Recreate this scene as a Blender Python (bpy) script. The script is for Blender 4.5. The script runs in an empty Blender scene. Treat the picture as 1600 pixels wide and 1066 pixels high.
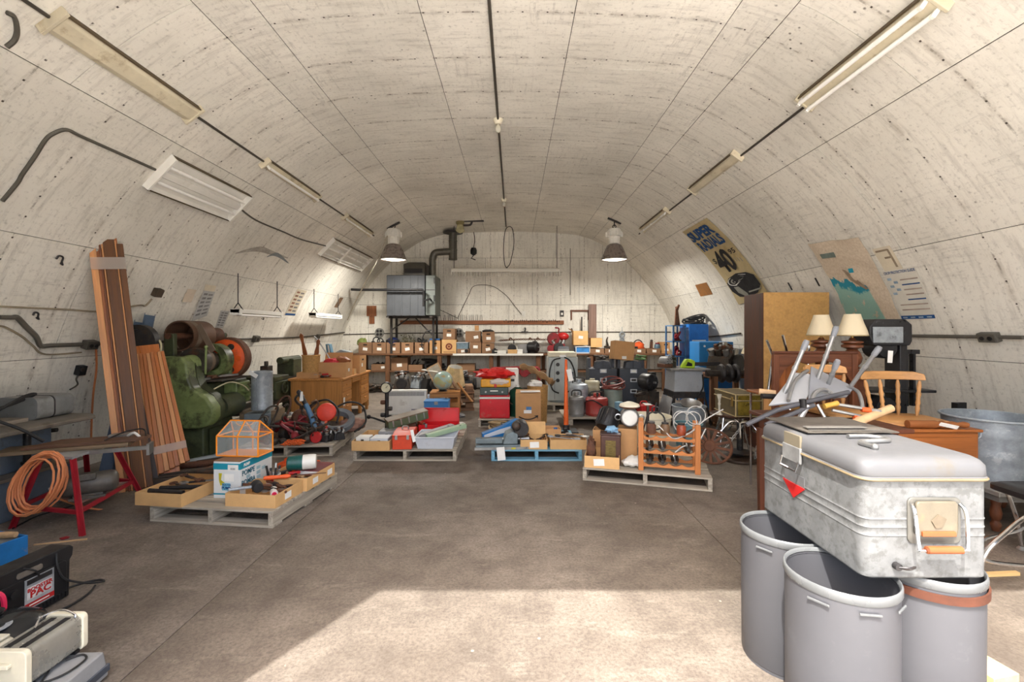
import bpy, math, random
from mathutils import Matrix, Vector, Euler, noise
R = math.radians
random.seed(7)
scene = bpy.context.scene
COL = scene.collection
# ------------------------------------------------------------------ camera
F, CX, CY, H = 711.1, 803.0, 516.0, 1.5
cam = bpy.data.cameras.new('camera'); cam_o = bpy.data.objects.new('camera', cam); COL.objects.link(cam_o)
cam.sensor_width = 36; cam.lens = F * 36 / 1600
cam.shift_x = (800 - CX) / 1600; cam.shift_y = -(533 - CY) / 1600
cam_o.location = (0, 0, H); cam_o.rotation_euler = (R(90), 0, 0)
cam.clip_start = .05; cam.clip_end = 500
scene.camera = cam_o
# ------------------------------------------------------------------ sky and sun
world = bpy.data.worlds.new('sky'); scene.world = world; world.use_nodes = True
_nt = world.node_tree; _bg = _nt.nodes['Background']
_sky = _nt.nodes.new('ShaderNodeTexSky'); _sky.sky_type = 'NISHITA'; _sky.sun_disc = False
_sky.sun_elevation = R(60); _sky.sun_rotation = R(200); _sky.air_density = 1.0; _sky.dust_density = 5.0; _sky.ozone_density = .6
_hsv = _nt.nodes.new('ShaderNodeHueSaturation'); _hsv.inputs['Saturation'].default_value = .9
_nt.links.new(_sky.outputs[0], _hsv.inputs['Color']); _nt.links.new(_hsv.outputs[0], _bg.inputs[0])
_bg.inputs[1].default_value = 0.30
sun = bpy.data.lights.new('sun', 'SUN'); sun.energy = 4.3; sun.angle = R(.6); sun.color = (1, .98, .95)
sun_o = bpy.data.objects.new('sun', sun); COL.objects.link(sun_o)
sun_o.rotation_euler = Vector((.283, .502, -1)).to_track_quat('-Z', 'Y').to_euler(); sun_o.location = (-3, -5, 10)
scene.view_settings.view_transform = 'Standard'; scene.view_settings.look = 'None'
scene.view_settings.gamma = 1; scene.view_settings.use_curve_mapping = False
scene.view_settings.exposure = 1.3
LAMP_W = 48.0      # the two high bay lamps
# ------------------------------------------------------------------ helpers
def at(x, y, d): return Vector(((x - CX) / F * d, d, H - (y - CY) / F * d))     # a point at depth d
def fl(x, y, z=0.0):                                                            # a point on the level z
    d = F * (H - z) / (y - CY); return Vector(((x - CX) / F * d, d, z))
def c(r, g, b):
    f = lambda u: (u / 255 / 12.92) if u <= 10 else ((u / 255 + .055) / 1.055) ** 2.4
    return (f(r), f(g), f(b), 1)
def cr(pts, n=6, closed=False):
    P = [Vector(p) for p in pts]; out = []; m = len(P)
    if m < 3: return P
    for i in range(m if closed else m - 1):
        if closed: p0, p1, p2, p3 = P[i-1], P[i], P[(i+1) % m], P[(i+2) % m]
        else: p0, p1, p2, p3 = P[max(i-1, 0)], P[i], P[i+1], P[min(i+2, m-1)]
        for k in range(n):
            t = k / n
            out.append(.5 * (2*p1 + (p2-p0)*t + (2*p0-5*p1+4*p2-p3)*t*t + (3*p1-p0-3*p2+p3)*t**3))
    if not closed: out.append(P[-1])
    return out
class MB:
    def __init__(s): s.v = []; s.f = []; s.m = Matrix(); s.uv = None
    def at(s, loc=(0,0,0), rot=(0,0,0), sc=1.0):
        s.m = Matrix.Translation(loc) @ Euler(rot).to_matrix().to_4x4() @ Matrix.Scale(sc, 4); return s
    def add(s, vs, fs):
        o = len(s.v); s.v += [s.m @ Vector(v) for v in vs]; s.f += [tuple(i + o for i in f) for f in fs]; return s
    def bx(s, x0, x1, y0, y1, z0, z1):
        return s.add([(x0,y0,z0),(x1,y0,z0),(x1,y1,z0),(x0,y1,z0),(x0,y0,z1),(x1,y0,z1),(x1,y1,z1),(x0,y1,z1)],
                     [(3,2,1,0),(4,5,6,7),(0,1,5,4),(1,2,6,5),(2,3,7,6),(3,0,4,7)])
    def rb(s, cen, size, rot=(0,0,0)):
        m = Matrix.Translation(cen) @ Euler(rot).to_matrix().to_4x4(); x, y, z = [u/2 for u in size]
        return s.add([m @ Vector(p) for p in [(-x,-y,-z),(x,-y,-z),(x,y,-z),(-x,y,-z),(-x,-y,z),(x,-y,z),(x,y,z),(-x,y,z)]],
                     [(3,2,1,0),(4,5,6,7),(0,1,5,4),(1,2,6,5),(2,3,7,6),(3,0,4,7)])
    def frus(s, x0, x1, y0, y1, z0, z1, dx, dy):      # box whose top is inset by dx, dy (negative = flares)
        return s.add([(x0,y0,z0),(x1,y0,z0),(x1,y1,z0),(x0,y1,z0),(x0+dx,y0+dy,z1),(x1-dx,y0+dy,z1),(x1-dx,y1-dy,z1),(x0+dx,y1-dy,z1)],
                     [(3,2,1,0),(4,5,6,7),(0,1,5,4),(1,2,6,5),(2,3,7,6),(3,0,4,7)])
    def bar(s, p0, p1, w, t, up=(0,0,1)):
        p0, p1 = Vector(p0), Vector(p1); d = (p1 - p0).normalized(); u = Vector(up)
        a = d.cross(u)
        if a.length < 1e-3: a = d.cross(Vector((0,1,0)))
        a.normalize(); b = a.cross(d); a *= w/2; b *= t/2
        return s.add([p0-a-b, p0+a-b, p0+a+b, p0-a+b, p1-a-b, p1+a-b, p1+a+b, p1-a+b],
                     [(3,2,1,0),(4,5,6,7),(0,1,5,4),(1,2,6,5),(2,3,7,6),(3,0,4,7)])
    def tube(s, pts, r, n=6, closed=False, caps=True):
        P = [Vector(p) for p in pts]; m = len(P); rs = r if isinstance(r, (list, tuple)) else [r] * m
        T = []
        for i in range(m):
            a = P[i-1] if (i or closed) else P[i]; b = P[(i+1) % m] if (i < m-1 or closed) else P[i]
            t = b - a; T.append(t.normalized() if t.length > 1e-9 else Vector((0,0,1)))
        u = T[0].cross(Vector((0,0,1)))
        if u.length < 1e-3: u = T[0].cross(Vector((0,1,0)))
        u.normalize(); vs = []; fs = []
        for i in range(m):
            u = (u - T[i] * u.dot(T[i]))
            if u.length < 1e-6: u = T[i].orthogonal()
            u.normalize(); w = T[i].cross(u)
            for k in range(n):
                a = 2*math.pi*k/n; vs.append(P[i] + (u*math.cos(a) + w*math.sin(a)) * rs[i])
        for i in range(m if closed else m-1):
            j = (i+1) % m
            for k in range(n): l = (k+1) % n; fs.append((i*n+k, i*n+l, j*n+l, j*n+k))
        if caps and not closed: fs += [tuple(range(n-1, -1, -1)), tuple((m-1)*n+k for k in range(n))]
        return s.add(vs, fs)
    def cyl(s, p0, p1, r0, r1=None, n=16): return s.tube([p0, p1], [r0, r0 if r1 is None else r1], n)
    def lathe(s, prof, n=24, c=(0,0,0), axis='z', sx=1, sy=1, ang=2*math.pi):
        vs = []; fs = []; full = abs(ang - 2*math.pi) < 1e-6; k = n if full else n+1
        for r, z in prof:
            for i in range(k):
                a = ang*i/n; x, y = r*math.cos(a)*sx, r*math.sin(a)*sy
                p = {'z': (x,y,z), 'y': (x,z,y), 'x': (z,x,y)}[axis]
                vs.append((p[0]+c[0], p[1]+c[1], p[2]+c[2]))
        for j in range(len(prof)-1):
            for i in range(n): l = (i+1) % k; fs.append((j*k+i, j*k+l, (j+1)*k+l, (j+1)*k+i))
        return s.add(vs, fs)
    def prism(s, poly, a0, a1, axis='y'):             # polygon in the other two axes, extruded along axis
        g = {'y': lambda p, t: (p[0], t, p[1]), 'x': lambda p, t: (t, p[0], p[1]), 'z': lambda p, t: (p[0], p[1], t)}[axis]
        n = len(poly); vs = [g(p, a0) for p in poly] + [g(p, a1) for p in poly]
        return s.add(vs, [tuple(range(n-1,-1,-1)), tuple(range(n, 2*n))] + [(i, (i+1) % n, n+(i+1) % n, n+i) for i in range(n)])
    def sph(s, c=(0,0,0), r=1.0, n=16, m=10, sc=(1,1,1), amp=0, seed=0, fq=2.0):
        vs = []; fs = []
        for j in range(m+1):
            t = math.pi*j/m
            for i in range(n):
                a = 2*math.pi*i/n; d = Vector((math.sin(t)*math.cos(a), math.sin(t)*math.sin(a), math.cos(t)))
                k = r * (1 + amp * noise.noise(d*fq + Vector((seed*7.3, seed*1.7, 0)))) if amp else r
                vs.append((c[0]+d.x*k*sc[0], c[1]+d.y*k*sc[1], c[2]+d.z*k*sc[2]))
        for j in range(m):
            for i in range(n): l = (i+1) % n; fs.append((j*n+i, (j+1)*n+i, (j+1)*n+l, j*n+l))
        return s.add(vs, fs)
    def tor(s, c, Rr, r, axis='z', n=20, m=6, sx=1, sy=1):
        pts = []
        for i in range(n):
            a = 2*math.pi*i/n; x, y = Rr*math.cos(a)*sx, Rr*math.sin(a)*sy
            p = {'z': (x,y,0), 'y': (x,0,y), 'x': (0,x,y)}[axis]; pts.append((p[0]+c[0], p[1]+c[1], p[2]+c[2]))
        return s.tube(pts, r, m, True)
    def quad(s, p, th):                               # a slab on four corner points
        P = [Vector(q) for q in p]; n = (P[1]-P[0]).cross(P[3]-P[0]).normalized() * th
        return s.add(P + [q + n for q in P], [(3,2,1,0),(4,5,6,7),(0,1,5,4),(1,2,6,5),(2,3,7,6),(3,0,4,7)])
    def open_box(s, w, d, h, t=.006, cx=0, cy=0, z=0, fl=0):
        x0, x1, y0, y1 = cx-w/2, cx+w/2, cy-d/2, cy+d/2
        vs = []
        for (i, zz, f) in ((0, z, 0), (0, z+h, fl), (t, z+h, fl), (t, z+t, 0)):
            vs += [(x0+i-f, y0+i-f, zz), (x1-i+f, y0+i-f, zz), (x1-i+f, y1-i+f, zz), (x0+i-f, y1-i+f, zz)]
        fs = [(3,2,1,0), (12,13,14,15)]
        for j in range(3):
            for i in range(4): l = (i+1) % 4; fs.append((j*4+i, j*4+l, j*4+4+l, j*4+4+i))
        return s.add(vs, fs)
def O(name, mb, m, parent=None, bevel=0, ang=38, flat=False):
    me = bpy.data.meshes.new(name); me.from_pydata([tuple(v) for v in mb.v], [], mb.f); me.materials.append(m)
    if mb.uv:
        uvl = me.uv_layers.new(name='UVMap')
        for l in me.loops: uvl.data[l.index].uv = mb.uv[l.vertex_index]
    if not flat:
        me.polygons.foreach_set('use_smooth', [True] * len(me.polygons)); me.set_sharp_from_angle(angle=R(ang))
    me.update(); o = bpy.data.objects.new(name, me); COL.objects.link(o); o.parent = parent
    if bevel:
        b = o.modifiers.new('bevel', 'BEVEL'); b.width = bevel; b.segments = 2; b.limit_method = 'ANGLE'; b.angle_limit = R(35); b.harden_normals = True
    return o
def tag(o, label, cat, group=None):
    o['label'] = label; o['category'] = cat
    if group: o['group'] = group
    return o
def T(name, label, cat, loc=(0,0,0), rz=0, group=None, rot=None, mat=None):
    o = bpy.data.objects.new(name, None); COL.objects.link(o); o.empty_display_size = .05
    if mat is not None: o.matrix_world = mat
    else: o.location = loc; o.rotation_euler = rot if rot else (0, 0, R(rz))
    return tag(o, label, cat, group)
def S(name, label, cat, mb, m, loc=(0,0,0), rz=0, group=None, rot=None, bevel=0, ang=38):
    o = O(name, mb, m, None, bevel, ang); o.location = loc; o.rotation_euler = rot if rot else (0, 0, R(rz))
    return tag(o, label, cat, group)
def struct(o): o['kind'] = 'structure'; return o
def share(src, name, parent, loc=(0,0,0), rot=(0,0,0), sc=None):          # another piece on the same mesh
    o = src.copy(); o.name = name; COL.objects.link(o); o.parent = parent; o.location = loc; o.rotation_euler = rot
    if sc: o.scale = sc
    return o
def dup(root, label, loc, rz=None, rot=None, sc=None):                     # a thing with its parts and sub-parts
    r = root.copy(); COL.objects.link(r); r['label'] = label; r.location = loc
    if rz is not None: r.rotation_euler = (0, 0, R(rz))
    if rot: r.rotation_euler = rot
    if sc: r.scale = sc
    for ch in list(root.children):
        k = ch.copy(); COL.objects.link(k); k.parent = r
        for g in ch.children:
            q = g.copy(); COL.objects.link(q); q.parent = k
    return r
def text(name, s, size, m, parent, loc, rot=(0,0,0), align='CENTER', xs=1.0, fn=None, ext=.0008, bold=.0, shear=0):
    cu = bpy.data.curves.new(name, 'FONT'); cu.body = s; cu.size = size; cu.align_x = align; cu.align_y = 'CENTER'
    cu.extrude = ext; cu.offset = bold; cu.shear = shear; cu.resolution_u = 3
    t = bpy.data.objects.new(name, cu); COL.objects.link(t); bpy.context.view_layer.update()
    me = bpy.data.meshes.new_from_object(t.evaluated_get(bpy.context.evaluated_depsgraph_get()))
    bpy.data.objects.remove(t); bpy.data.curves.remove(cu)
    for v in me.vertices: v.co.x *= xs
    if fn:
        for v in me.vertices: v.co = fn(v.co)
    me.materials.clear(); me.materials.append(m); me.name = name
    o = bpy.data.objects.new(name, me); COL.objects.link(o); o.parent = parent
    if not fn: o.location = loc; o.rotation_euler = rot
    return o
# ------------------------------------------------------------------ materials
_MC = {}
class NT:
    def __init__(s, name):
        s.m = bpy.data.materials.new(name); s.m.use_nodes = True; s.t = s.m.node_tree; s.b = s.t.nodes['Principled BSDF']
    def n(s, typ, **kw):
        x = s.t.nodes.new('ShaderNode' + typ)
        for k, v in kw.items():
            if k.startswith('i_'):
                key = k[2:]; x.inputs[int(key) if key.isdigit() else key.replace('_', ' ')].default_value = v
            else: setattr(x, k, v)
        return x
    def l(s, a, b): s.t.links.new(a, b)
    def math(s, op, a, b=None, cl=False):
        x = s.n('Math', operation=op, use_clamp=cl)
        for i, v in enumerate((a, b)):
            if v is None: continue
            if isinstance(v, (int, float)): x.inputs[i].default_value = v
            else: s.l(v, x.inputs[i])
        return x.outputs[0]
    def mix(s, fac, a, b, bt='MIX'):
        x = s.n('Mix', data_type='RGBA', blend_type=bt)
        for i, v in ((0, fac), (6, a), (7, b)):
            if isinstance(v, (int, float, tuple)): x.inputs[i].default_value = v
            else: s.l(v, x.inputs[i])
        return x.outputs[2]
    def ramp(s, v, a, b, lo=0.0, hi=1.0):
        x = s.n('MapRange', clamp=True, i_1=a, i_2=b, i_3=lo, i_4=hi); s.l(v, x.inputs[0]); return x.outputs[0]
    def coords(s, sc=(1,1,1), rnd=True, kind='Object'):
        tc = s.n('TexCoord'); mp = s.n('Mapping'); mp.inputs['Scale'].default_value = sc
        s.l(tc.outputs[kind], mp.inputs[0])
        if rnd:
            oi = s.n('ObjectInfo'); k = s.math('MULTIPLY', oi.outputs['Random'], 17.0)
            s.l(k, mp.inputs['Location']); s.rand = oi.outputs['Random']
        return mp.outputs[0]
    def noise(s, co, scale, det=5, rough=.6):
        x = s.n('TexNoise', i_Scale=scale, i_Detail=det, i_Roughness=rough); s.l(co, x.inputs['Vector']); return x.outputs[0]
def mat(name, rgb, rough=.6, metal=0, var=.3, scale=7, bump=.12, dirt=None, dscale=4, damt=.7, dthr=.56, sc=(1,1,1), spec=.4, dist=.004):
    if name in _MC: return _MC[name]
    k = NT(name); co = k.coords(sc); nz = k.noise(co, scale)
    dk = tuple(u * (1 - var) for u in rgb[:3]) + (1,); lt = tuple(min(1, u * (1 + var * .7)) for u in rgb[:3]) + (1,)
    col = k.mix(k.ramp(nz, .32, .68), dk, lt)
    gr = k.noise(co, scale * 4.5, 4, .75); col = k.mix(k.ramp(gr, .36, .66, var * .9, 0), col, tuple(u * .45 for u in rgb[:3]) + (1,))
    rv = k.ramp(k.rand, 0, 1, .96, 1.14); hv = k.n('HueSaturation'); k.l(rv, hv.inputs['Value']); k.l(col, hv.inputs['Color']); col = hv.outputs[0]
    if dirt:
        dn = k.noise(co, dscale, 8, .7); col = k.mix(k.ramp(dn, dthr, dthr + .1, 0, damt), col, dirt)
    k.l(col, k.b.inputs['Base Color'])
    k.l(k.ramp(nz, .3, .7, max(.03, rough - .1), min(1, rough + .1)), k.b.inputs['Roughness'])
    k.b.inputs['Metallic'].default_value = metal; k.b.inputs['Specular IOR Level'].default_value = spec
    if bump:
        bp = k.n('Bump', i_Strength=bump, i_Distance=dist); k.l(k.noise(co, scale * 5, 3), bp.inputs['Height']); k.l(bp.outputs[0], k.b.inputs['Normal'])
    _MC[name] = k.m; return k.m
def wood(name, rgb, axis='x', var=.45, rough=.55, fine=34, bump=.2, dirt=None, damt=.5, dthr=.55):
    return mat(name + '_' + axis, rgb, rough, 0, var, 1.0, bump, dirt, .35, damt, dthr, sc={'x': (1.4, fine, fine), 'y': (fine, 1.4, fine), 'z': (fine, fine, 1.4)}[axis])
# shared palette
DUST = c(120, 112, 100)
CARD = mat('cardboard', c(192, 146, 98), .8, 0, .12, 5, .1)
CARD2 = mat('cardboard_pale', c(208, 166, 112), .8, 0, .1, 5, .1)
CARD3 = mat('cardboard_brown', c(140, 106, 78), .8, 0, .14, 5, .1)
PAPER = mat('white_paper', c(232, 230, 224), .7, 0, .06, 9, 0)
BLACK = mat('black_plastic', c(34, 33, 34), .45, 0, .3, 9, .05, DUST, 6, .3, .6)
RUBBER = mat('black_rubber', c(38, 37, 37), .65, 0, .25, 9, .05)
DARK = mat('dark_steel', c(66, 64, 64), .5, .5, .4, 9, .15, c(88, 70, 56), 5, .5, .55)
IRON = mat('oily_iron', c(78, 71, 64), .5, .4, .5, 11, .2, c(96, 62, 42), 6, .7, .53)
RUST = mat('rusty_iron', c(112, 74, 54), .75, .15, .45, 12, .25, c(72, 56, 48), 6, .7, .52)
GALV = mat('galvanised_steel', c(158, 166, 172), .45, .25, .2, 16, .1, c(200, 204, 206), 12, .5, .55)
STEEL = mat('bare_steel', c(172, 172, 170), .35, .8, .2, 9, .05, c(110, 100, 90), 5, .4, .58)
CHROME = mat('chrome', c(210, 210, 212), .14, 1, .1, 4, 0)
ALU = mat('aluminium_tube', c(158, 158, 157), .38, .6, .12, 8, .03)
RED = mat('red_paint', c(186, 34, 34), .42, 0, .2, 6, .06, c(120, 70, 60), 6, .35, .6)
DRED = mat('dark_red_paint', c(132, 30, 36), .5, 0, .35, 9, .12, c(70, 44, 40), 6, .6, .55)
ORANGE = mat('orange_paint', c(226, 92, 38), .45, 0, .22, 7, .06, c(120, 66, 44), 6, .5, .6)
BLUE = mat('blue_paint', c(26, 100, 176), .4, 0, .18, 6, .05, c(60, 80, 100), 5, .3, .6)
GREEN = mat('machine_green', c(124, 138, 86), .45, 0, .3, 5, .12, c(52, 52, 36), 4, .85, .50)
DGREEN = mat('oily_green', c(72, 78, 52), .55, 0, .45, 6, .2, c(50, 48, 36), 4, .8, .5)
GREYP = mat('grey_paint', c(142, 142, 142), .5, 0, .15, 6, .06, c(104, 98, 92), 5, .4, .57)
LGREY = mat('pale_grey_plastic', c(196, 200, 206), .4, 0, .08, 5, .03, c(150, 148, 142), 5, .3, .6)
WHITEP = mat('white_enamel', c(226, 224, 216), .4, 0, .08, 5, .04, c(168, 158, 140), 5, .4, .6)
CREAM = mat('cream_enamel', c(222, 214, 190), .5, 0, .1, 5, .05, c(160, 146, 118), 5, .4, .58)
NAVY = mat('charcoal_metal', c(70, 74, 82), .5, 0, .18, 6, .06, c(110, 108, 104), 5, .3, .6)
TAN = mat('tan_wood_handle', c(206, 170, 128), .55, 0, .2, 8, .1)
WALW = wood('brown_walnut', c(112, 66, 42), 'x'); WALZ = wood('brown_walnut', c(112, 66, 42), 'z'); WALY = wood('brown_walnut', c(112, 66, 42), 'y')
OAKX = wood('oak', c(186, 128, 68), 'x', .3); OAKZ = wood('oak', c(186, 128, 68), 'z', .3); OAKY = wood('oak', c(186, 128, 68), 'y', .3)
PALX = wood('pallet_wood', c(176, 166, 150), 'x', .4, .8, 40, .4, c(112, 100, 88), .6); PALY = wood('pallet_wood', c(176, 166, 150), 'y', .4, .8, 40, .4, c(112, 100, 88), .6)
BLUX = wood('blue_pallet_wood', c(112, 164, 188), 'x', .35, .75, 40, .4, c(176, 186, 186), .7); BLUY = wood('blue_pallet_wood', c(112, 164, 188), 'y', .35, .75, 40, .4, c(170, 180, 180), .7)
POSTZ = wood('bench_post', c(112, 76, 50), 'z', .5, .75); POSTX = wood('bench_post', c(112, 76, 50), 'x', .5, .75)
def glass(name, rgb, rough=.05, alpha=.35):
    if name in _MC: return _MC[name]
    k = NT(name); k.b.inputs['Base Color'].default_value = rgb; k.b.inputs['Roughness'].default_value = rough
    k.b.inputs['Alpha'].default_value = alpha; k.b.inputs['Specular IOR Level'].default_value = .6; _MC[name] = k.m; return k.m
GLASS = glass('clear_glass', c(210, 220, 220), .04, .18)
def glow(name, rgb, st):
    k = NT(name); k.b.inputs['Base Color'].default_value = rgb; k.b.inputs['Emission Color'].default_value = rgb; k.b.inputs['Emission Strength'].default_value = st; return k.m
# ------------------------------------------------------------------ the arch
X0, YF, YB = -.13, .83, 11.85
_half = [(0,4.07),(.5,4.065),(1.0,4.045),(1.45,4.02),(1.8,3.975),(2.25,3.83),(2.7,3.56),(3.1,3.24),(3.5,2.82),(3.9,2.27),(4.22,1.62),(4.45,.9),(4.6,0)]
_pts = cr([(-p[0], 0, p[1]) for p in _half[::-1]] + [(p[0], 0, p[1]) for p in _half[1:]], 8)
_S = [0.0]
for i in range(1, len(_pts)): _S.append(_S[-1] + (_pts[i] - _pts[i-1]).length)
S_END = _S[-1] / 2; _S = [s - S_END for s in _S]
def surf(s, y=0.0, off=0.0):                                  # arc length from the crown -> point (off = inwards)
    s = max(-S_END, min(S_END, s)); lo, hi = 0, len(_S) - 1
    while hi - lo > 1:
        m = (lo + hi) // 2
        if _S[m] <= s: lo = m
        else: hi = m
    t = (s - _S[lo]) / (_S[hi] - _S[lo]); p = _pts[lo].lerp(_pts[hi], t)
    a, b = _pts[max(lo-1, 0)], _pts[min(hi+1, len(_pts)-1)]; tn = (b - a).normalized(); nn = Vector((tn.z, 0, -tn.x))
    return Vector((p.x + X0, y, p.z)) + nn * off
def frame(s, y, off=0.0):                                     # local x along the arch, y along the hall, z inwards
    p = surf(s, y, off); t = (surf(s + .05) - surf(s - .05)).normalized(); n = Vector((t.z, 0, -t.x)); yy = n.cross(t)
    m = Matrix((t, yy, n)).transposed().to_4x4(); m.translation = p; return m
def halfw(z):
    best = 0
    for i in range(len(_pts) // 2, len(_pts) - 1):
        a, b = _pts[i], _pts[i+1]
        if b.z <= z <= a.z: return a.x + (b.x - a.x) * ((a.z - z) / (a.z - b.z + 1e-9))
    return 0 if z > 4 else 4.6
def arch(x, y):                                               # where the sight line through a pixel meets the liner
    u, w = (x - CX) / F, -(y - CY) / F; d = 1.0
    while d < YB:
        X, Z = u * d, H + w * d
        if Z > 4.065 or abs(X - X0) > halfw(Z): break
        d += .01
    best = min(range(len(_pts)), key=lambda i: (_pts[i].x + X0 - u*d)**2 + (_pts[i].z - H - w*d)**2)
    return _S[best], d
def liner():
    k = NT('painted_hardboard'); uvn = k.n('TexCoord'); uv = uvn.outputs['UV']
    oi = k.n('ObjectInfo'); sep = k.n('SeparateXYZ'); k.l(uv, sep.inputs[0]); u, v = sep.outputs[0], sep.outputs[1]
    big = k.noise(uv, .9, 4, .55); mp = k.n('Mapping'); mp.inputs['Scale'].default_value = (1, 7, 1); k.l(uv, mp.inputs[0])
    streak = k.noise(mp.outputs[0], 2.2, 8, .72); fine = k.noise(uv, 26, 6, .7)
    col = k.mix(k.ramp(big, .3, .7), c(218, 214, 203), c(243, 239, 228))
    col = k.mix(k.ramp(streak, .5, .72, 0, .42), col, c(140, 132, 120))
    mp2 = k.n('Mapping'); mp2.inputs['Scale'].default_value = (9, 1, 1); mp2.inputs['Location'].default_value = (3, 5, 0); k.l(uv, mp2.inputs[0])
    scr = k.noise(mp2.outputs[0], 2.6, 8, .75)
    msk = k.noise(uv, .8, 3, .6)
    col = k.mix(k.math('MULTIPLY', k.ramp(scr, .53, .7, 0, .5), k.ramp(msk, .45, .62)), col, c(118, 112, 104))
    sp = k.n('TexVoronoi', i_Scale=9.0); k.l(uv, sp.inputs['Vector'])
    spm = k.noise(uv, 1.3, 2, .5)
    col = k.mix(k.math('MULTIPLY', k.ramp(sp.outputs['Distance'], .05, .12, 1, 0), k.ramp(spm, .5, .62, 0, .8)), col, c(92, 84, 74))
    # rows of nails on the ribs, with a grey smudge along each rib
    fv = k.math('ABSOLUTE', k.math('SUBTRACT', k.math('FRACT', k.math('DIVIDE', v, .61)), .5))
    fu = k.math('ABSOLUTE', k.math('SUBTRACT', k.math('FRACT', k.math('DIVIDE', u, .2)), .5))
    row = k.ramp(fv, .483, .492); nail = k.math('MULTIPLY', k.ramp(fv, .485, .492), k.ramp(fu, .455, .475))
    rib = k.math('MULTIPLY', k.ramp(fv, .44, .5), k.ramp(k.noise(uv, 5, 5, .7), .48, .62))
    col = k.mix(k.math('MULTIPLY', rib, .45), col, c(138, 124, 104))
    col = k.mix(k.math('MULTIPLY', k.math('MULTIPLY', row, .5), k.ramp(k.noise(uv, 14, 4, .7), .5, .6)), col, c(96, 84, 70))
    col = k.mix(k.math('MULTIPLY', nail, k.ramp(fine, .36, .44)), col, c(58, 48, 40))
    col = k.mix(k.ramp(fine, .54, .70, 0, .4), col, c(120, 112, 100))
    hv = k.n('HueSaturation'); k.l(k.ramp(oi.outputs['Random'], 0, 1, .93, 1.04), hv.inputs['Value']); k.l(col, hv.inputs['Color'])
    k.l(hv.outputs[0], k.b.inputs['Base Color']); k.b.inputs['Roughness'].default_value = .75; k.b.inputs['Specular IOR Level'].default_value = .25
    bp = k.n('Bump', i_Strength=.25, i_Distance=.01); k.l(fine, bp.inputs['Height']); k.l(bp.outputs[0], k.b.inputs['Normal'])
    return k.m
LINER = liner()
GAP = mat('dark_gap', c(42, 36, 30), .9, 0, .2, 4, 0)
SHEET = mat('outer_sheet', c(150, 150, 150), .5, .3, .1, 3, 0)
def shell(name, s0, s1):
    mb = MB(); n = max(2, int((s1 - s0) / .12)); vs = []; fs = []
    for i in range(n + 1):
        s = s0 + (s1 - s0) * i / n
        vs += [surf(s, YF, 0), surf(s, YB + .1, 0), surf(s, YB + .1, -.06), surf(s, YF, -.06)]
    for i in range(n):
        for q in range(4): r = (q + 1) % 4; fs.append((i*4+q, i*4+r, i*4+4+r, i*4+4+q))
    fs += [(0,1,2,3), (n*4+3, n*4+2, n*4+1, n*4)]
    mb.add(vs, fs); return struct(O(name, mb, GAP, flat=True))
WL = shell('wall_left', -S_END, -3.27); CEI = shell('ceiling', -3.27, 3.27); WR = shell('wall_right', 3.27, S_END)
def panel(s0, s1, y0, y1, parent, g=.0032):
    mb = MB(); n = max(2, int((s1 - s0) / .13)); vs = []; fs = []; uv = []
    for i in range(n + 1):
        s = s0 + g + (s1 - s0 - 2*g) * i / n; j = 0
        for (y, o) in ((y0 + g, .009), (y1 - g, .009), (y1 - g, .0015), (y0 + g, .0015)):
            vs.append(surf(s, y, o)); uv.append((s, y))
    for i in range(n):
        for q in range(4): r = (q + 1) % 4; fs.append((i*4+r, i*4+q, i*4+4+q, i*4+4+r))
    fs += [(0,1,2,3), (n*4+3, n*4+2, n*4+1, n*4)]
    mb.add(vs, fs); mb.uv = uv; return O('panel', mb, LINER, parent, ang=30)
_rows = [-S_END, -5.72, -4.56, -3.27, -2.2, -1.84, -.62, .62, 1.84, 2.2, 3.27, 4.56, 5.72, S_END]
for r in range(len(_rows) - 1):
    s0, s1 = _rows[r], _rows[r+1]; par = WL if s1 <= -3.2 else WR if s0 >= 3.2 else CEI
    off = (.0, 1.3, .6)[r % 3]; y = YF - off
    while y < YB:
        a, b = max(YF, y), min(YB, y + 2.44)
        if b - a > .05: panel(s0, s1, a, b, par)
        y += 2.44
# end wall: sheets cut to the arch
def clip(poly, px, pz, nx, nz):
    out = []
    for i in range(len(poly)):
        a, b = poly[i], poly[(i+1) % len(poly)]; da = (a[0]-px)*nx + (a[1]-pz)*nz; db = (b[0]-px)*nx + (b[1]-pz)*nz
        if da >= 0: out.append(a)
        if (da >= 0) != (db >= 0): t = da / (da - db); out.append((a[0] + (b[0]-a[0])*t, a[1] + (b[1]-a[1])*t))
    return out
ARCHP = [(p.x + X0, p.z) for p in _pts]
WB = struct(O('wall_back', MB().prism(ARCHP, YB, YB + .1), GAP, flat=True))
for ix in range(-4, 4):
    for iz in range(0, 3):
        xa, za = X0 + ix * 1.22 + (.0), (0, 2.16, 3.38)[iz]; zb = (2.16, 3.38, 4.4)[iz]
        if iz == 1: xa += .61
        poly = ARCHP
        for (px_, pz_, nx, nz) in ((xa + .003, 0, 1, 0), (xa + 1.217, 0, -1, 0), (0, za + .003, 0, 1), (0, zb - .003, 0, -1)):
            poly = clip(poly, px_, pz_, nx, nz)
            if len(poly) < 3: break
        if len(poly) < 3: continue
        q = []
        for p in poly:
            if not q or (abs(p[0]-q[-1][0]) + abs(p[1]-q[-1][1])) > 1e-4: q.append(p)
        mb = MB().prism(q, YB - .009, YB - .001); mb.uv = [(v.z + 20, v.x) for v in mb.v]; O('panel', mb, LINER, WB, flat=True)
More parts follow.
